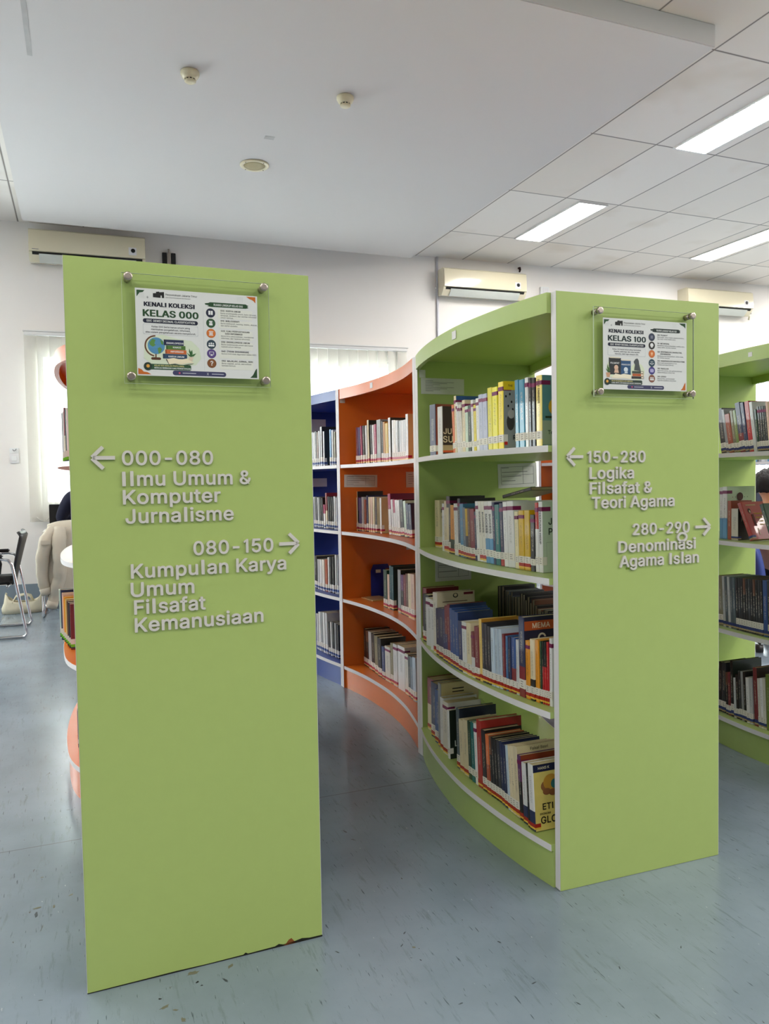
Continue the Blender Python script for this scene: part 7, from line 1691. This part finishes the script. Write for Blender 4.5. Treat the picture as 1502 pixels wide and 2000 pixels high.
def blind(u0, u1, zt, zb, label, seed):
    r = random.Random(seed)
    p = on_wall(u0, zt, 0.075)
    e = empty('vertical_blind', label, 'blind', p, WYAW, 'vertical blinds at the far wall windows')
    w = u1 - u0
    bm = bmesh.new()
    bx(bm, 0, w, -0.022, 0.022, -0.035, 0.0, 0, 0.003)
    bx(bm, -.01, w + .01, -0.030, 0.070, 0.0, 0.012, 0, 0.002)
    from_bm('headrail', bm, M_WHITE_METAL, e)
    n = int(w / 0.112)
    zl = zb - zt
    for i in range(n):
        x = 0.06 + i * (w - 0.12) / (n - 1)
        a = math.radians(14 + r.uniform(-5, 5))
        bm = bmesh.new()
        k = 8
        prev = None
        for j in range(k + 1):
            s = -0.0635 + 0.127 * j / k
            bow = 0.006 * (1 - (2 * j / k - 1) ** 2)
            pt = Vector((s * math.cos(a), s * math.sin(a) - bow, 0))
            cur = [bm.verts.new(pt + Vector((0, 0, -0.04))), bm.verts.new(pt + Vector((0, 0, zl))), bm.verts.new(pt + Vector((0, 0.0012, zl))), bm.verts.new(pt + Vector((0, 0.0012, -0.04)))]
            if prev:
                for q in range(4):
                    f = bm.faces.new((prev[q], prev[(q + 1) % 4], cur[(q + 1) % 4], cur[q]))
            else:
                bm.faces.new(cur)
            prev = cur
        bm.faces.new(prev)
        s = from_bm('slat', bm, M_BLIND, e, loc=(x, 0, 0))
        bm = bmesh.new()
        bx(bm, -0.058, 0.058, -0.003, 0.003, zl - 0.002, zl + 0.045)
        bmesh.ops.rotate(bm, verts=bm.verts, cent=(0, 0, 0), matrix=Matrix.Rotation(a, 3, 'Z'))
        from_bm('bottom_weight', bm, M_BLIND, s)
    bm = bmesh.new()
    pts = []
    for i in range(n * 6):
        t = i / 6
        pts.append((0.06 + (t - .0) * (w - 0.12) / (n - 1) if t <= n - 1 else w - .06, -0.012, zl + 0.045 - 0.038 * abs(math.sin(math.pi * t))))
    tube(bm, pts, 0.0022, 5)
    from_bm('chain', bm, M_CHAIN, e)
blind(-0.48, 0.78, 2.690, 0.815, 'vertical blind behind the 000-080 panel, beside the wall switch', 1)
blind(1.42, 3.545, 2.680, 0.815, 'vertical blind over the bright window above the blue and orange bookcases', 2)
blind(7.45, 9.45, 2.680, 0.815, 'vertical blind over the window seen beyond the 150-280 end panel', 3)

M_LOUVER = pm('pale_louver_plastic', (214, 218, 210), 0.3, 0.5)
M_DARKSLOT = pm('dark_slot', (40, 40, 38), 0.7, 0.2)
M_ACBODY = pm('air_conditioner_casing', (228, 220, 192), 0.16, 0.5, var=0.03, scale=3, coat=0.5)
def air_conditioner(u0, z0, label, pipe=False, w=1.08, h=0.315):
    e = empty('air_conditioner', label, 'air conditioner', on_wall(u0, z0, 0.0), WYAW, 'cream air conditioners high on the far wall')
    def prof(name, pts, x0, x1, mat, bev=0.004):
        # pts: (depth from wall, z)
        bm = bmesh.new()
        a = [bm.verts.new((x0, -d, z)) for d, z in pts]
        b = [bm.verts.new((x1, -d, z)) for d, z in pts]
        n = len(pts)
        bm.faces.new(a); bm.faces.new(b)
        for i in range(n):
            bm.faces.new((a[i], b[i], b[(i + 1) % n], a[(i + 1) % n]))
        if bev:
            es = [ed for ed in bm.edges if len(ed.link_faces) == 2 and ed.calc_face_angle(0) > 0.6]
            bmesh.ops.bevel(bm, geom=es, offset=bev, segments=2, affect='EDGES')
        return sharp(from_bm(name, bm, mat, e))
    prof('body', [(0.004, .02), (.004, h), (.165, h), (.185, h - .02), (.188, .085), (.165, .048), (.115, .004)], 0, w, M_ACBODY, .006)
    prof('front_panel', [(.186, .090), (.186, h - .012), (.197, h - .018), (.206, h * .62), (.207, .096)], .004, w - .004, M_ACBODY, .004)
    prof('air_slot', [(.160, .060), (.186, .083), (.190, .089), (.196, .089), (.190, .080), (.165, .054)], .03, w - .03, M_DARKSLOT, 0)
    prof('louver', [(.122, .006), (.168, .044), (.188, .074), (.192, .072), (.172, .040), (.125, .001)], .09, w - .09, M_LOUVER, 0)
    bm = bmesh.new()
    bx(bm, w - .16, w - .085, -.2078, -.2035, h * .38, h * .62, 0)
    st = from_bm('round_logo_sticker', bm, M_PAPER, e)
    bm = bmesh.new()
    lathe(bm, [(.008, .2070), (.021, .2070), (.021, .2086), (.008, .2086)], 16, 0, 'y', (w - .118, 0, h * .52))
    from_bm('sticker_mark', bm, M_BLACK, st)
    bm = bmesh.new()
    bx(bm, .03, .09, -.2085, -.204, .108, .113)
    from_bm('maker_plate', bm, M_INK, e)
    if pipe:
        bm = bmesh.new()
        tube(bm, [(w - .02, -.06, .06), (w + .06, -.05, .07), (w + .09, -.04, .12), (w + .10, -.035, .3)], .022, 8)
        tube(bm, [(w - .02, -.08, .03), (w + .05, -.08, .02), (w + .07, -.05, -.02)], .012, 8)
        from_bm('pipe', bm, M_CREAM, e)
        box('pipe_clamp', w + .03, w + .075, -.09, -.02, .05, .13, M_BLACK, e)
    return e
air_conditioner(-0.40, 3.352, 'cream air conditioner tucked under the bulkhead edge above the 000-080 panel')
air_conditioner(3.97, 3.300, 'cream air conditioner above the curved green top, beside the thin wall pipe')
air_conditioner(7.42, 3.295, 'cream air conditioner above the 150-280 panel, pipes at its end', True)

e = empty('wall_pipe', 'thin pale vertical pipe on the far wall beside the middle air conditioner', 'pipe', on_wall(3.965, 1.2, .016), WYAW)
bm = bmesh.new()
tube(bm, [(0, 0, 0), (0, 0, ZC - 1.2 - .002)], .014, 10)
from_bm('conduit', bm, pm('pale_conduit', (214, 214, 222), .5, .3), e)
for zz in (.4, 1.3, 2.2):
    box('clip', -.022, .022, -.004, .014, zz, zz + .02, M_WHITE_METAL, e)
e = empty('junction_box', 'small white box on the wall beside the middle air conditioner', 'wall box', on_wall(5.34, 3.415, 0), WYAW)
box('housing', -.005, .115, -.045, -.001, 0, .10, M_FRAME, e, bev=.006)
box('cover_plate', .02, .095, -.05, -.044, .02, .08, M_PAPER, e, bev=.002)
e = empty('wall_bracket', 'small bracket with two black squares above the 000-080 panel', 'bracket', on_wall(.90, 3.455, 0), WYAW)
box('black_plate', -.045, .0, -.03, -.001, 0, .12, M_BLACK, e, bev=.003)
box('black_plate', .045, .09, -.03, -.001, 0, .12, M_BLACK, e, bev=.003)
bm = bmesh.new()
bx(bm, .004, .041, -.035, -.001, -.02, .12)
tube(bm, [(.022, -.018, .10), (.022, -.018, .16)], .009, 8)
from_bm('metal_stem', bm, M_STEEL, e)
e = empty('wall_hook', 'tiny dark hook on the wall above the middle air conditioner', 'hook', on_wall(5.05, 3.665, 0), WYAW)
bm = bmesh.new()
tube(bm, [(0, -.002, .06), (0, -.03, .055), (.0, -.04, .03), (0, -.025, .008)], [.012, .016, .014, .01], 8)
from_bm('hook', bm, pm('dark_rust', (52, 34, 32), .7, .2), e)
e = empty('wall_switch', 'white wall switch on the bare wall beside the window blind', 'switch', on_wall(-.655, 1.40, 0), WYAW)
box('back_plate', 0, .085, -.014, -.001, 0, .095, M_PAPER, e, bev=.003)
box('rocker', .018, .067, -.019, -.013, .022, .07, M_FRAME, e, bev=.002)
bm = bmesh.new()
bx(bm, .0, .085, -.010, -.001, .096, .150, 0, .003)
from_bm('upper_plate', bm, M_FRAME, e)
bm = bmesh.new()
tube(bm, [(.03, -.010, .135), (.04, -.02, .12), (.055, -.02, .125), (.062, -.012, .14)], .003, 6)
from_bm('cable', bm, M_INK, e)

# ------------------------------------------------------------------ on the bulkhead: two smoke detectors and a loudspeaker
ZB = 3.644
def detector(x, y, label):
    e = empty('smoke_detector', label, 'smoke detector', (x, y, ZB), 0, 'smoke detectors on the bulkhead')
    bm = bmesh.new()
    lathe(bm, [(.052, -.0005), (.056, -.004), (.056, -.018), (.047, -.036), (.034, -.046)], 28)
    from_bm('base', bm, M_CREAM, e)
    bm = bmesh.new()
    lathe(bm, [(.031, -.045), (.031, -.054)], 24)
    for k in range(0):
        pass
    from_bm('vent_ring', bm, M_DARKSLOT, e)
    for k in range(10):
        a = 2 * math.pi * k / 10
        box('vent_rib', .029, .034, -.004, .004, -.0545, -.0445, M_CREAM, e, rot=(0, 0, a))
    bm = bmesh.new()
    lathe(bm, [(.034, -.0535), (.034, -.060), (.025, -.066), (.008, -.068)], 24)
    from_bm('cap', bm, M_CREAM, e)
detector(.683, 4.822, 'cream smoke detector further from the corner of the bulkhead, left of its pair')
detector(1.659, 4.799, 'cream smoke detector nearer the lit tiles, right of its pair')
e = empty('ceiling_speaker', 'round cream loudspeaker set flush in the bulkhead', 'speaker', (1.332, 6.047, ZB))
bm = bmesh.new()
lathe(bm, [(.112, -.0005), (.113, -.008), (.104, -.013), (.084, -.011), (.082, -.006), (.082, -.0005)], 36)
from_bm('rim', bm, M_CREAM, e)
bm = bmesh.new()
lathe(bm, [(.082, -.001), (.082, -.007), (.05, -.009), (.01, -.0095)], 36)
from_bm('grille', bm, pm('speaker_mesh', (176, 164, 128), .6, .3, var=.25, scale=400), e)
for k in range(4):
    a = .6 + k * math.pi / 2
    bm = bmesh.new()
    lathe(bm, [(.004, -.012), (.004, -.0145)], 8, 0, 'z', (.097 * math.cos(a), .097 * math.sin(a), 0))
    from_bm('screw', bm, M_DARKSLOT, e)

# ------------------------------------------------------------------ seating by the window
M_SEAT = pm('black_chair_shell', (30, 30, 32), .38, .5, var=.1)
M_PAD = pm('black_seat_pad', (26, 26, 27), .7, .3, var=.1)
def visitor_chair(label, x, y, yaw, group='sled chairs by the window', with_arms=True):
    """faces local -X; origin on the floor between the rear feet"""
    e = empty('visitor_chair', label, 'chair', (x, y, 0), yaw, group)
    hw = .295
    for s in (-1, 1):
        bm = bmesh.new()
        Y = s * hw
        if not with_arms:
            tube(bm, [(-.13, Y, .40), (-.06, Y, .36), (-.012, Y, .08), (0, Y, .035), (-.02, Y, .0135), (-.06, Y, .0125), (-.52, Y, .0125), (-.56, Y, .02), (-.57, Y, .06), (-.52, Y, .36), (-.50, Y, .40), (-.13, Y, .402)], .0115, 10)
            from_bm('side_frame', bm, M_CHROME, e)
            continue
        tube(bm, [(-.46, Y, .618), (-.16, Y, .618), (-.115, Y, .606), (-.09, Y, .57), (-.012, Y, .08), (0, Y, .035), (-.02, Y, .0135), (-.06, Y, .0125), (-.52, Y, .0125), (-.56, Y, .02), (-.57, Y, .06), (-.50, Y, .57), (-.48, Y, .61), (-.45, Y, .618)], .0115, 10)
        from_bm('side_frame', bm, M_CHROME, e)
        box('arm_pad', -.44, -.15, Y - .022, Y + .022, .628, .652, M_BLACK, e, bev=.008)
    for xx in (-.13, -.50):
        bm = bmesh.new()
        tube(bm, [(xx, -hw, .40), (xx, hw, .40)], .011, 8)
        from_bm('cross_bar', bm, M_CHROME, e)
    bm = bmesh.new()
    bx(bm, -.555, -.10, -.235, .235, .412, .452, 0, .016)
    from_bm('seat', bm, M_PAD, e, smooth=True)
    bm = bmesh.new()
    n, mrows = 10, 12
    g = []
    for j in range(mrows + 1):
        t = j / mrows
        z = .40 + .42 * t
        wv = (.15 + .085 * min(1, t * 2.2)) * (1.0 if t < .93 else .96)
        row = []
        for i in range(n + 1):
            u = -1 + 2 * i / n
            xx = -.085 + .085 * t + .02 * t * t - .035 * (u * u) * (.4 + .6 * t) - (.03 if t > .95 else 0)
            row.append(bm.verts.new((xx, u * wv, z)))
        g.append(row)
    for j in range(mrows):
        for i in range(n):
            bm.faces.new((g[j][i], g[j][i + 1], g[j + 1][i + 1], g[j + 1][i]))
    bmesh.ops.recalc_face_normals(bm, faces=bm.faces)
    bmesh.ops.solidify(bm, geom=list(bm.faces), thickness=.014)
    from_bm('backrest', bm, M_SEAT, e, smooth=True)
    return e
visitor_chair('black sled chair with chrome frame nearest the bare wall, a black bag on its seat', -.425, 6.80, 0.0)
chair2 = visitor_chair('black sled chair with a beige jacket hung over its back', -.055, 7.42, -math.pi / 2, with_arms=False)

# black backpack on the first chair
e = empty('backpack', 'black rounded bag on the seat of the sled chair nearest the wall', 'bag', (-.76, 6.80, .4535))
bm = bmesh.new()
prof = [(.10, 0), (.135, .02), (.15, .10), (.14, .17), (.10, .215), (.03, .232)]
lathe(bm, prof, 20)
for v in bm.verts:
    v.co.y *= 1.25
    v.co.x *= 1.0 + .06 * math.sin(v.co.z * 30 + v.co.y * 9)
from_bm('body', bm, pm('black_nylon', (20, 20, 22), .6, .4, bump=.2, scale=40), e, smooth=True)
bm = bmesh.new()
tube(bm, [(0, -.04, .22), (0, -.03, .26), (0, .03, .26), (0, .04, .22)], .010, 8)
from_bm('handle', bm, M_BLACK, e)

# beige jacket over the second chair's back
def cloth(name, c):
    return pm(name, c, .85, .2, var=.08, scale=14, bump=.35)
M_JACKET = pm('beige_cotton', (196, 188, 172), .85, .2, var=.10, scale=6, bump=1.0)
e = empty('jacket', 'beige cotton jacket hanging over the back of a sled chair, sleeves trailing', 'jacket', (-.06, 7.36, .20))
O = Vector((-.06, 7.36, .20))
def wav(x, z):
    return .012 * math.sin(17 * x + 5 * z) + .008 * math.sin(31 * x - 7 * z + 1.3) + .005 * math.sin(53 * x + 19 * z)
bm = bmesh.new()
path = [(7.50, .60), (7.475, .70), (7.465, .80), (7.455, .845), (7.43, .862), (7.40, .855), (7.372, .825), (7.355, .75), (7.345, .62), (7.335, .50), (7.325, .38), (7.318, .28), (7.315, .20)]
g = []
nx = 26
for i in range(nx + 1):
    t = i / nx
    col_ = []
    for k, (yy, zz) in enumerate(path):
        half = .235 + .02 * max(0, k - 6) / 6
        x = -.06 - half + 2 * half * t
        sag = -.035 * abs(2 * t - 1) ** 3 if 2 <= k <= 6 else 0
        amp = 1.0 if k > 6 else .25
        col_.append(bm.verts.new((x, yy + amp * wav(x, zz) - (.012 if k > 5 else 0), zz + sag + (.012 * math.sin(9 * x) if k == len(path) - 1 else 0))))
    g.append(col_)
for i in range(nx):
    for k in range(len(path) - 1):
        bm.faces.new((g[i][k], g[i + 1][k], g[i + 1][k + 1], g[i][k + 1]))
bmesh.ops.recalc_face_normals(bm, faces=bm.faces)
bmesh.ops.solidify(bm, geom=list(bm.faces), thickness=.006)
bmesh.ops.translate(bm, verts=bm.verts, vec=-O)
from_bm('body', bm, M_JACKET, e, smooth=True)
def sleeve(pts, rs, cuff=True):
    bm = bmesh.new()
    # resample for crumples
    P = []
    R = []
    for a in range(len(pts) - 1):
        for q in range(5):
            t = q / 5
            P.append(Vector(pts[a]).lerp(Vector(pts[a + 1]), t))
            R.append(rs[a] + (rs[a + 1] - rs[a]) * t)
    P.append(Vector(pts[-1])); R.append(rs[-1])
    R = [r * (1 + .04 * math.sin(i * 1.3 + 7 * rs[0] * 100) + .025 * math.sin(i * 2.9)) for i, r in enumerate(R)]
    tube(bm, [p - O for p in P], R, 14)
    for v in bm.verts:
        v.co.y += .008 * math.sin(40 * v.co.z + 25 * v.co.x)
        v.co.y *= .8
    s = from_bm('sleeve', bm, M_JACKET, e, smooth=True)
    if cuff:
        bm = bmesh.new()
        d = (Vector(pts[-1]) - Vector(pts[-2])).normalized()
        tube(bm, [Vector(pts[-1]) - O - d * .045, Vector(pts[-1]) - O + d * .012], [rs[-1] * 1.12, rs[-1] * 1.08], 14)
        from_bm('cuff', bm, M_JACKET, s, smooth=True)
sleeve([(-.245, 7.36, .79), (-.30, 7.31, .70), (-.335, 7.30, .56), (-.345, 7.30, .42), (-.335, 7.30, .31), (-.315, 7.30, .235)], [.045, .058, .056, .050, .046, .042])
sleeve([(-.19, 7.33, .80), (-.20, 7.27, .66), (-.195, 7.26, .50), (-.205, 7.26, .36), (-.245, 7.27, .23), (-.275, 7.28, .12)], [.05, .06, .058, .054, .048, .042])
bm = bmesh.new()
bx(bm, -.345 + .06, -.265 + .06, -.075 - .045, -.060 - .045, .46, .50, 0, .004)
from_bm('pocket_flap', bm, M_JACKET, e)

# canvas tote lying on the floor
M_CANVAS = cloth('cream_canvas', (220, 214, 190))
e = empty('tote_bag', 'cream canvas tote slumped open on the floor below the chairs', 'bag', (-.545, 7.84, 0))
bm = bmesh.new()
ringz = [(0.002, 1.0, 0), (.05, 1.04, 0), (.10, .98, .01), (.14, .95, .02)]
rg = []
for (z, s, dx) in ringz:
    r_ = []
    for k in range(28):
        a = 2 * math.pi * k / 28
        cx = .165 * s * math.copysign(abs(math.cos(a)) ** .55, math.cos(a))
        cy = .075 * s * math.copysign(abs(math.sin(a)) ** .7, math.sin(a))
        zz = z
        if z > .12:
            zz += .055 * max(0, -math.cos(a)) ** 2 - .035 * abs(math.sin(a)) + .09 * max(0, math.cos(a)) ** 3
        r_.append(bm.verts.new((cx + dx + .006 * math.sin(9 * a), cy + .006 * math.sin(7 * a + z * 40), max(zz, .002))))
    rg.append(r_)
for a, b in zip(rg, rg[1:]):
    for k in range(28):
        bm.faces.new((a[k], a[(k + 1) % 28], b[(k + 1) % 28], b[k]))
bm.faces.new(rg[0])
bmesh.ops.recalc_face_normals(bm, faces=bm.faces)
bmesh.ops.solidify(bm, geom=list(bm.faces), thickness=.004)
from_bm('body', bm, M_CANVAS, e, smooth=True)
for s in (-1, 1):
    bm = bmesh.new()
    tube(bm, [(-.08, s * .062, .10), (-.05, s * .055, .155), (.02, s * .04, .17), (.07, s * .05, .155), (.09, s * .06, .10)], .008, 8)
    from_bm('handle', bm, M_CANVAS, e)

# reading table and laptop in front of the window
e = empty('table', 'pale table under the window, hidden behind the jacket', 'table', (.30, 8.12, 0))
M_TABLE = pm('pale_table_top', (222, 220, 214), .4, .4)
box('table_top', -.66, .9, -.22, .24, .715, .74, M_TABLE, e, bev=.004)
for sx in (-.60, .84):
    for sy in (-.10, .20):
        box('leg', sx - .02, sx + .02, sy - .02, sy + .02, 0, .716, M_CHROME, e)
e = empty('laptop', 'open black laptop standing before the window, its lid towards the aisle', 'laptop', (-.125, 7.98, .7405))
box('keyboard_base', -.17, .11, .0, .22, 0.0005, .018, M_BLACK, e, bev=.004)
bm = bmesh.new()
bx(bm, -.17, .11, -.006, .004, 0, .235, 0, .003)
from_bm('lid', bm, M_BLACK, e, loc=(0, -.002, .016), rot=(.14, 0, 0))
box('lid_edge', -.168, .108, -.005, .004, .236, .240, M_INK, e, loc=(0, -.002, .016), rot=(.14, 0, 0))

# ------------------------------------------------------------------ people (each a single skinned body, clothes and hair on it)
M_SKIN = pm('skin', (206, 150, 112), .5, .4, var=.05, scale=20)
M_HAIR = pm('black_hair', (22, 20, 22), .55, .4, var=.3, scale=60, stretch=(1, 1, .2), bump=.6)
def skinned(name, verts, edges, mat, parent, sub=2, root=0):
    """verts: name -> ((x, y, z), radius)"""
    names = list(verts)
    me = bpy.data.meshes.new(name)
    me.from_pydata([verts[n][0] for n in names], [(names.index(a), names.index(b)) for a, b in edges], [])
    o = link(name, me, mat, parent)
    sk = o.modifiers.new('skin', 'SKIN')
    sk.use_smooth_shade = True
    me.skin_vertices.new() if not me.skin_vertices else None
    for i, n in enumerate(names):
        r = verts[n][1]
        me.skin_vertices[0].data[i].radius = (r, r) if not isinstance(r, tuple) else r
    me.skin_vertices[0].data[root].use_root = True
    sb = o.modifiers.new('smooth', 'SUBSURF')
    sb.levels = sub
    sb.render_levels = sub
    return o

def person(label, loc, yaw, shirt, trousers, J, glasses=False):
    """seated figure facing local +Y; J overrides joint positions"""
    e = empty('person', label, 'person', loc, yaw)
    V = {'pelvis': ((0, 0, .52), .115), 'waist': ((0, -.015, .68), .115), 'chest': ((0, -.01, .86), .135), 'collar': ((0, .005, .99), .075), 'neck': ((0, .02, 1.06), .050), 'jaw': ((0, .045, 1.12), .058), 'face': ((0, .045, 1.19), (.074, .082)), 'crown': ((0, .035, 1.25), (.072, .080)), 'top': ((0, .03, 1.295), .045),
         'nose': ((0, .128, 1.17), .011), 'nosetip': ((0, .140, 1.16), .010)}
    E = [('pelvis', 'waist'), ('waist', 'chest'), ('chest', 'collar'), ('collar', 'neck'), ('neck', 'jaw'), ('jaw', 'face'), ('face', 'crown'), ('crown', 'top'), ('face', 'nose'), ('nose', 'nosetip')]
    for s, n in ((-1, 'L'), (1, 'R')):
        V['sh' + n] = ((s * .175, -.01, .965), .058)
        V['el' + n] = ((s * .235, .13, .74), .042)
        V['wr' + n] = ((s * .13, .36, .775), .028)
        V['pa' + n] = ((s * .11, .425, .775), (.034, .017))
        V['hip' + n] = ((s * .095, .06, .50), .085)
        V['kn' + n] = ((s * .11, .43, .50), .058)
        V['an' + n] = ((s * .11, .41, .095), .040)
        V['to' + n] = ((s * .115, .56, .04), .034)
        V['ear' + n] = ((s * .078, .03, 1.175), .014)
        E += [('collar', 'sh' + n), ('sh' + n, 'el' + n), ('el' + n, 'wr' + n), ('wr' + n, 'pa' + n), ('pelvis', 'hip' + n), ('hip' + n, 'kn' + n), ('kn' + n, 'an' + n), ('an' + n, 'to' + n), ('face', 'ear' + n)]
        for k, (dx, ln) in enumerate(((-.024, .058), (-.008, .068), (.008, .064), (.023, .050))):
            a, b, c = 'f%d%s' % (k, n), 'g%d%s' % (k, n), 'h%d%s' % (k, n)
            V[a] = ((s * .11 + dx, .455, .778), .0095)
            V[b] = ((s * .11 + dx * 1.15, .455 + ln * .55, .775), .0085)
            V[c] = ((s * .11 + dx * 1.15, .455 + ln, .762), .0075)
            E += [('pa' + n, a), (a, b), (b, c)]
        V['t0' + n] = ((s * .11 - s * .038, .425, .770), .0105)
        V['t1' + n] = ((s * .11 - s * .055, .455, .765), .0090)
        E += [('pa' + n, 't0' + n), ('t0' + n, 't1' + n)]
    for k, p in J.items():
        for n in list(V):
            hand = k[0] == '~' and n[-1] == k[1] and (n[:2] in ('wr', 'pa', 't0', 't1') or n[0] in 'fgh')
            if n == k or hand or (k.endswith('*') and n.startswith(k[:-1])):
                c = V[n][0]
                V[n] = ((c[0] + p[0], c[1] + p[1], c[2] + p[2]), V[n][1])
    body = skinned('body', V, E, M_SKIN, e, 2)
    def garment(name, keys, extra, mat, ends={}):
        vv = {}
        for k in keys:
            r = V[k][1]
            r = r if not isinstance(r, tuple) else max(r)
            vv[k] = (ends.get(k, V[k][0]), r + extra)
        ee = [q for q in E if q[0] in keys and q[1] in keys]
        skinned(name, vv, ee, mat, e, 2, list(keys).index('pelvis') if 'pelvis' in keys else 0)
    lerp = lambda a, b, t: tuple(V[a][0][i] + (V[b][0][i] - V[a][0][i]) * t for i in range(3))
    garment('shirt', ['waist', 'chest', 'collar', 'shL', 'elL', 'wrL', 'shR', 'elR', 'wrR'], .014, shirt, {'wrL': lerp('elL', 'wrL', .92), 'wrR': lerp('elR', 'wrR', .92)})
    garment('trousers', ['pelvis', 'hipL', 'knL', 'anL', 'hipR', 'knR', 'anR'], .014, trousers)
    for n in 'LR':
        bm = bmesh.new()
        a, b = Vector(V['an' + n][0]), Vector(V['to' + n][0])
        a.z = .05; b.z = .04
        tube(bm, [a + Vector((0, -.05, 0)), a, a.lerp(b, .6), b, b + Vector((0, .03, -.005))], [.03, .047, .044, .04, .02], 12)
        from_bm('shoe', bm, M_BLACK, e, smooth=True)
    # hair cap over crown, back and temples
    f = Vector(V['face'][0]); c = Vector(V['crown'][0])
    mid = f.lerp(c, .65)
    bm = bmesh.new()
    bmesh.ops.create_uvsphere(bm, u_segments=36, v_segments=22, radius=1.0)
    dead = []
    for v in bm.verts:
        d = v.co.normalized()
        if d.y > .25 and d.z < .42 or d.z < -.62 or (d.y > .05 and d.z < -.1):
            dead.append(v)
        lump = 1 + .05 * math.sin(11 * d.x + 3) * math.sin(13 * d.y) + .03 * math.sin(29 * d.z + 17 * d.x)
        v.co = mid + Vector((d.x * .094, d.y * .104 - .008, d.z * .106 + .004)) * lump - mid * (lump - 1) * 0 
    bmesh.ops.delete(bm, geom=dead, context='VERTS')
    bmesh.ops.solidify(bm, geom=list(bm.faces), thickness=.008)
    from_bm('hair', bm, M_HAIR, e, smooth=True)
    for s in (-1, 1):
        bm = bmesh.new()
        bmesh.ops.create_uvsphere(bm, u_segments=12, v_segments=8, radius=.011)
        from_bm('eye', bm, pm('eye_white', (230, 226, 220), .3, .5), e, loc=f + Vector((s * .030, .074, .012)), smooth=True)
        bm = bmesh.new()
        tube(bm, [f + Vector((s * .014, .090, .034)), f + Vector((s * .032, .090, .041)), f + Vector((s * .050, .078, .034))], .0042, 6)
        from_bm('eyebrow', bm, M_HAIR, e)
    bm = bmesh.new()
    jw = Vector(V['jaw'][0])
    tube(bm, [jw + Vector((-.022, .064, .012)), jw + Vector((0, .072, .013)), jw + Vector((.022, .064, .012))], .0055, 8)
    from_bm('mouth', bm, pm('lips', (170, 96, 88), .5, .4), e)
    if glasses:
        bm = bmesh.new()
        for s in (-1, 1):
            ring = [(f + Vector((s * .033 + .026 * math.cos(a), .094, .008 + .020 * math.sin(a)))) for a in [2 * math.pi * i / 16 for i in range(17)]]
            tube(bm, ring, .0032, 6, 0, False)
            tube(bm, [f + Vector((s * .060, .090, .014)), f + Vector((s * .084, .05, .014)), f + Vector((s * .086, -.02, .004))], .0034, 6)
        tube(bm, [f + Vector((-.009, .096, .012)), f + Vector((.009, .096, .012))], .0028, 6)
        from_bm('glasses', bm, M_BLACK, e)
    return e
M_NAVYC = cloth('navy_cotton', (36, 38, 56))
M_BLACKC = cloth('black_cotton', (22, 22, 25))
person('person in a navy top seated with their back to us at the window table', (.085, 7.69, .062), 0.0, M_NAVYC, M_BLACKC,
       {'shL': (-.01, .04, .04), 'shR': (.01, .04, .04), 'elL': (-.05, .06, .045), 'elR': (.05, .06, .045), '~L': (.10, .03, .0), '~R': (-.01, .03, .0)})
person('black-haired person in a black top seated in a blue chair beyond the shelves', (4.36, 3.86, 0), -math.pi / 2 - .25, M_BLACKC, M_BLACKC,
       {'pelvis': (0, .04, -.02), 'waist': (0, .01, -.04), 'chest': (0, -.03, -.08), 'collar': (0, -.06, -.11), 'sh*': (0, -.04, -.11), 'neck': (0, -.08, -.12), 'jaw': (0, -.08, -.125), 'face': (0, -.085, -.13), 'crown': (0, -.095, -.135), 'top': (0, -.10, -.14), 'nose*': (0, -.085, -.13), 'ear*': (0, -.085, -.13), 'el*': (0, .0, -.10)}, True)

# blue swivel chair under the seated person
e = empty('office_chair', 'blue padded swivel chair under the black-haired person', 'chair', (4.36, 3.86, 0), -math.pi / 2 - .25)
M_BLUEPAD = pm('blue_upholstery', (52, 68, 134), .45, .4, var=.1, scale=5)
bm = bmesh.new()
bx(bm, -.24, .24, -.16, .30, .315, .365, 0, .022)
from_bm('seat', bm, M_BLUEPAD, e, smooth=True)
bm = bmesh.new()
n, mr = 10, 10
g = []
for j in range(mr + 1):
    t = j / mr
    g.append([bm.verts.new(((-1 + 2 * i / n) * (.205 + .02 * math.sin(math.pi * t)) * (1 - .12 * (abs(2 * t - 1) ** 6)), -.285 - .07 * t + .04 * (-1 + 2 * i / n) ** 2, .40 + .33 * t)) for i in range(n + 1)])
for j in range(mr):
    for i in range(n):
        bm.faces.new((g[j][i], g[j][i + 1], g[j + 1][i + 1], g[j + 1][i]))
bmesh.ops.recalc_face_normals(bm, faces=bm.faces)
bmesh.ops.solidify(bm, geom=list(bm.faces), thickness=.05)
from_bm('backrest', bm, M_BLUEPAD, e, smooth=True)
bm = bmesh.new()
tube(bm, [(0, -.24, .45), (0, -.27, .36), (0, -.12, .31), (0, 0, .31)], .018, 8)
tube(bm, [(0, 0, .335), (0, 0, .10)], .028, 12)
from_bm('column', bm, M_BLACK, e)
for k in range(5):
    a = .3 + 2 * math.pi * k / 5
    bm = bmesh.new()
    tube(bm, [(0, 0, .10), (.15 * math.cos(a), .15 * math.sin(a), .095), (.29 * math.cos(a), .29 * math.sin(a), .07)], [.03, .022, .016], 8)
    l = from_bm('base_arm', bm, M_BLACK, e)
    bm = bmesh.new()
    lathe(bm, [(.008, -.024), (.028, -.022), (.028, .022), (.008, .024)], 16, 0, 'y')
    from_bm('caster', bm, M_BLACK, l, loc=(.29 * math.cos(a), .29 * math.sin(a), .0285), rot=(0, 0, a + .5))
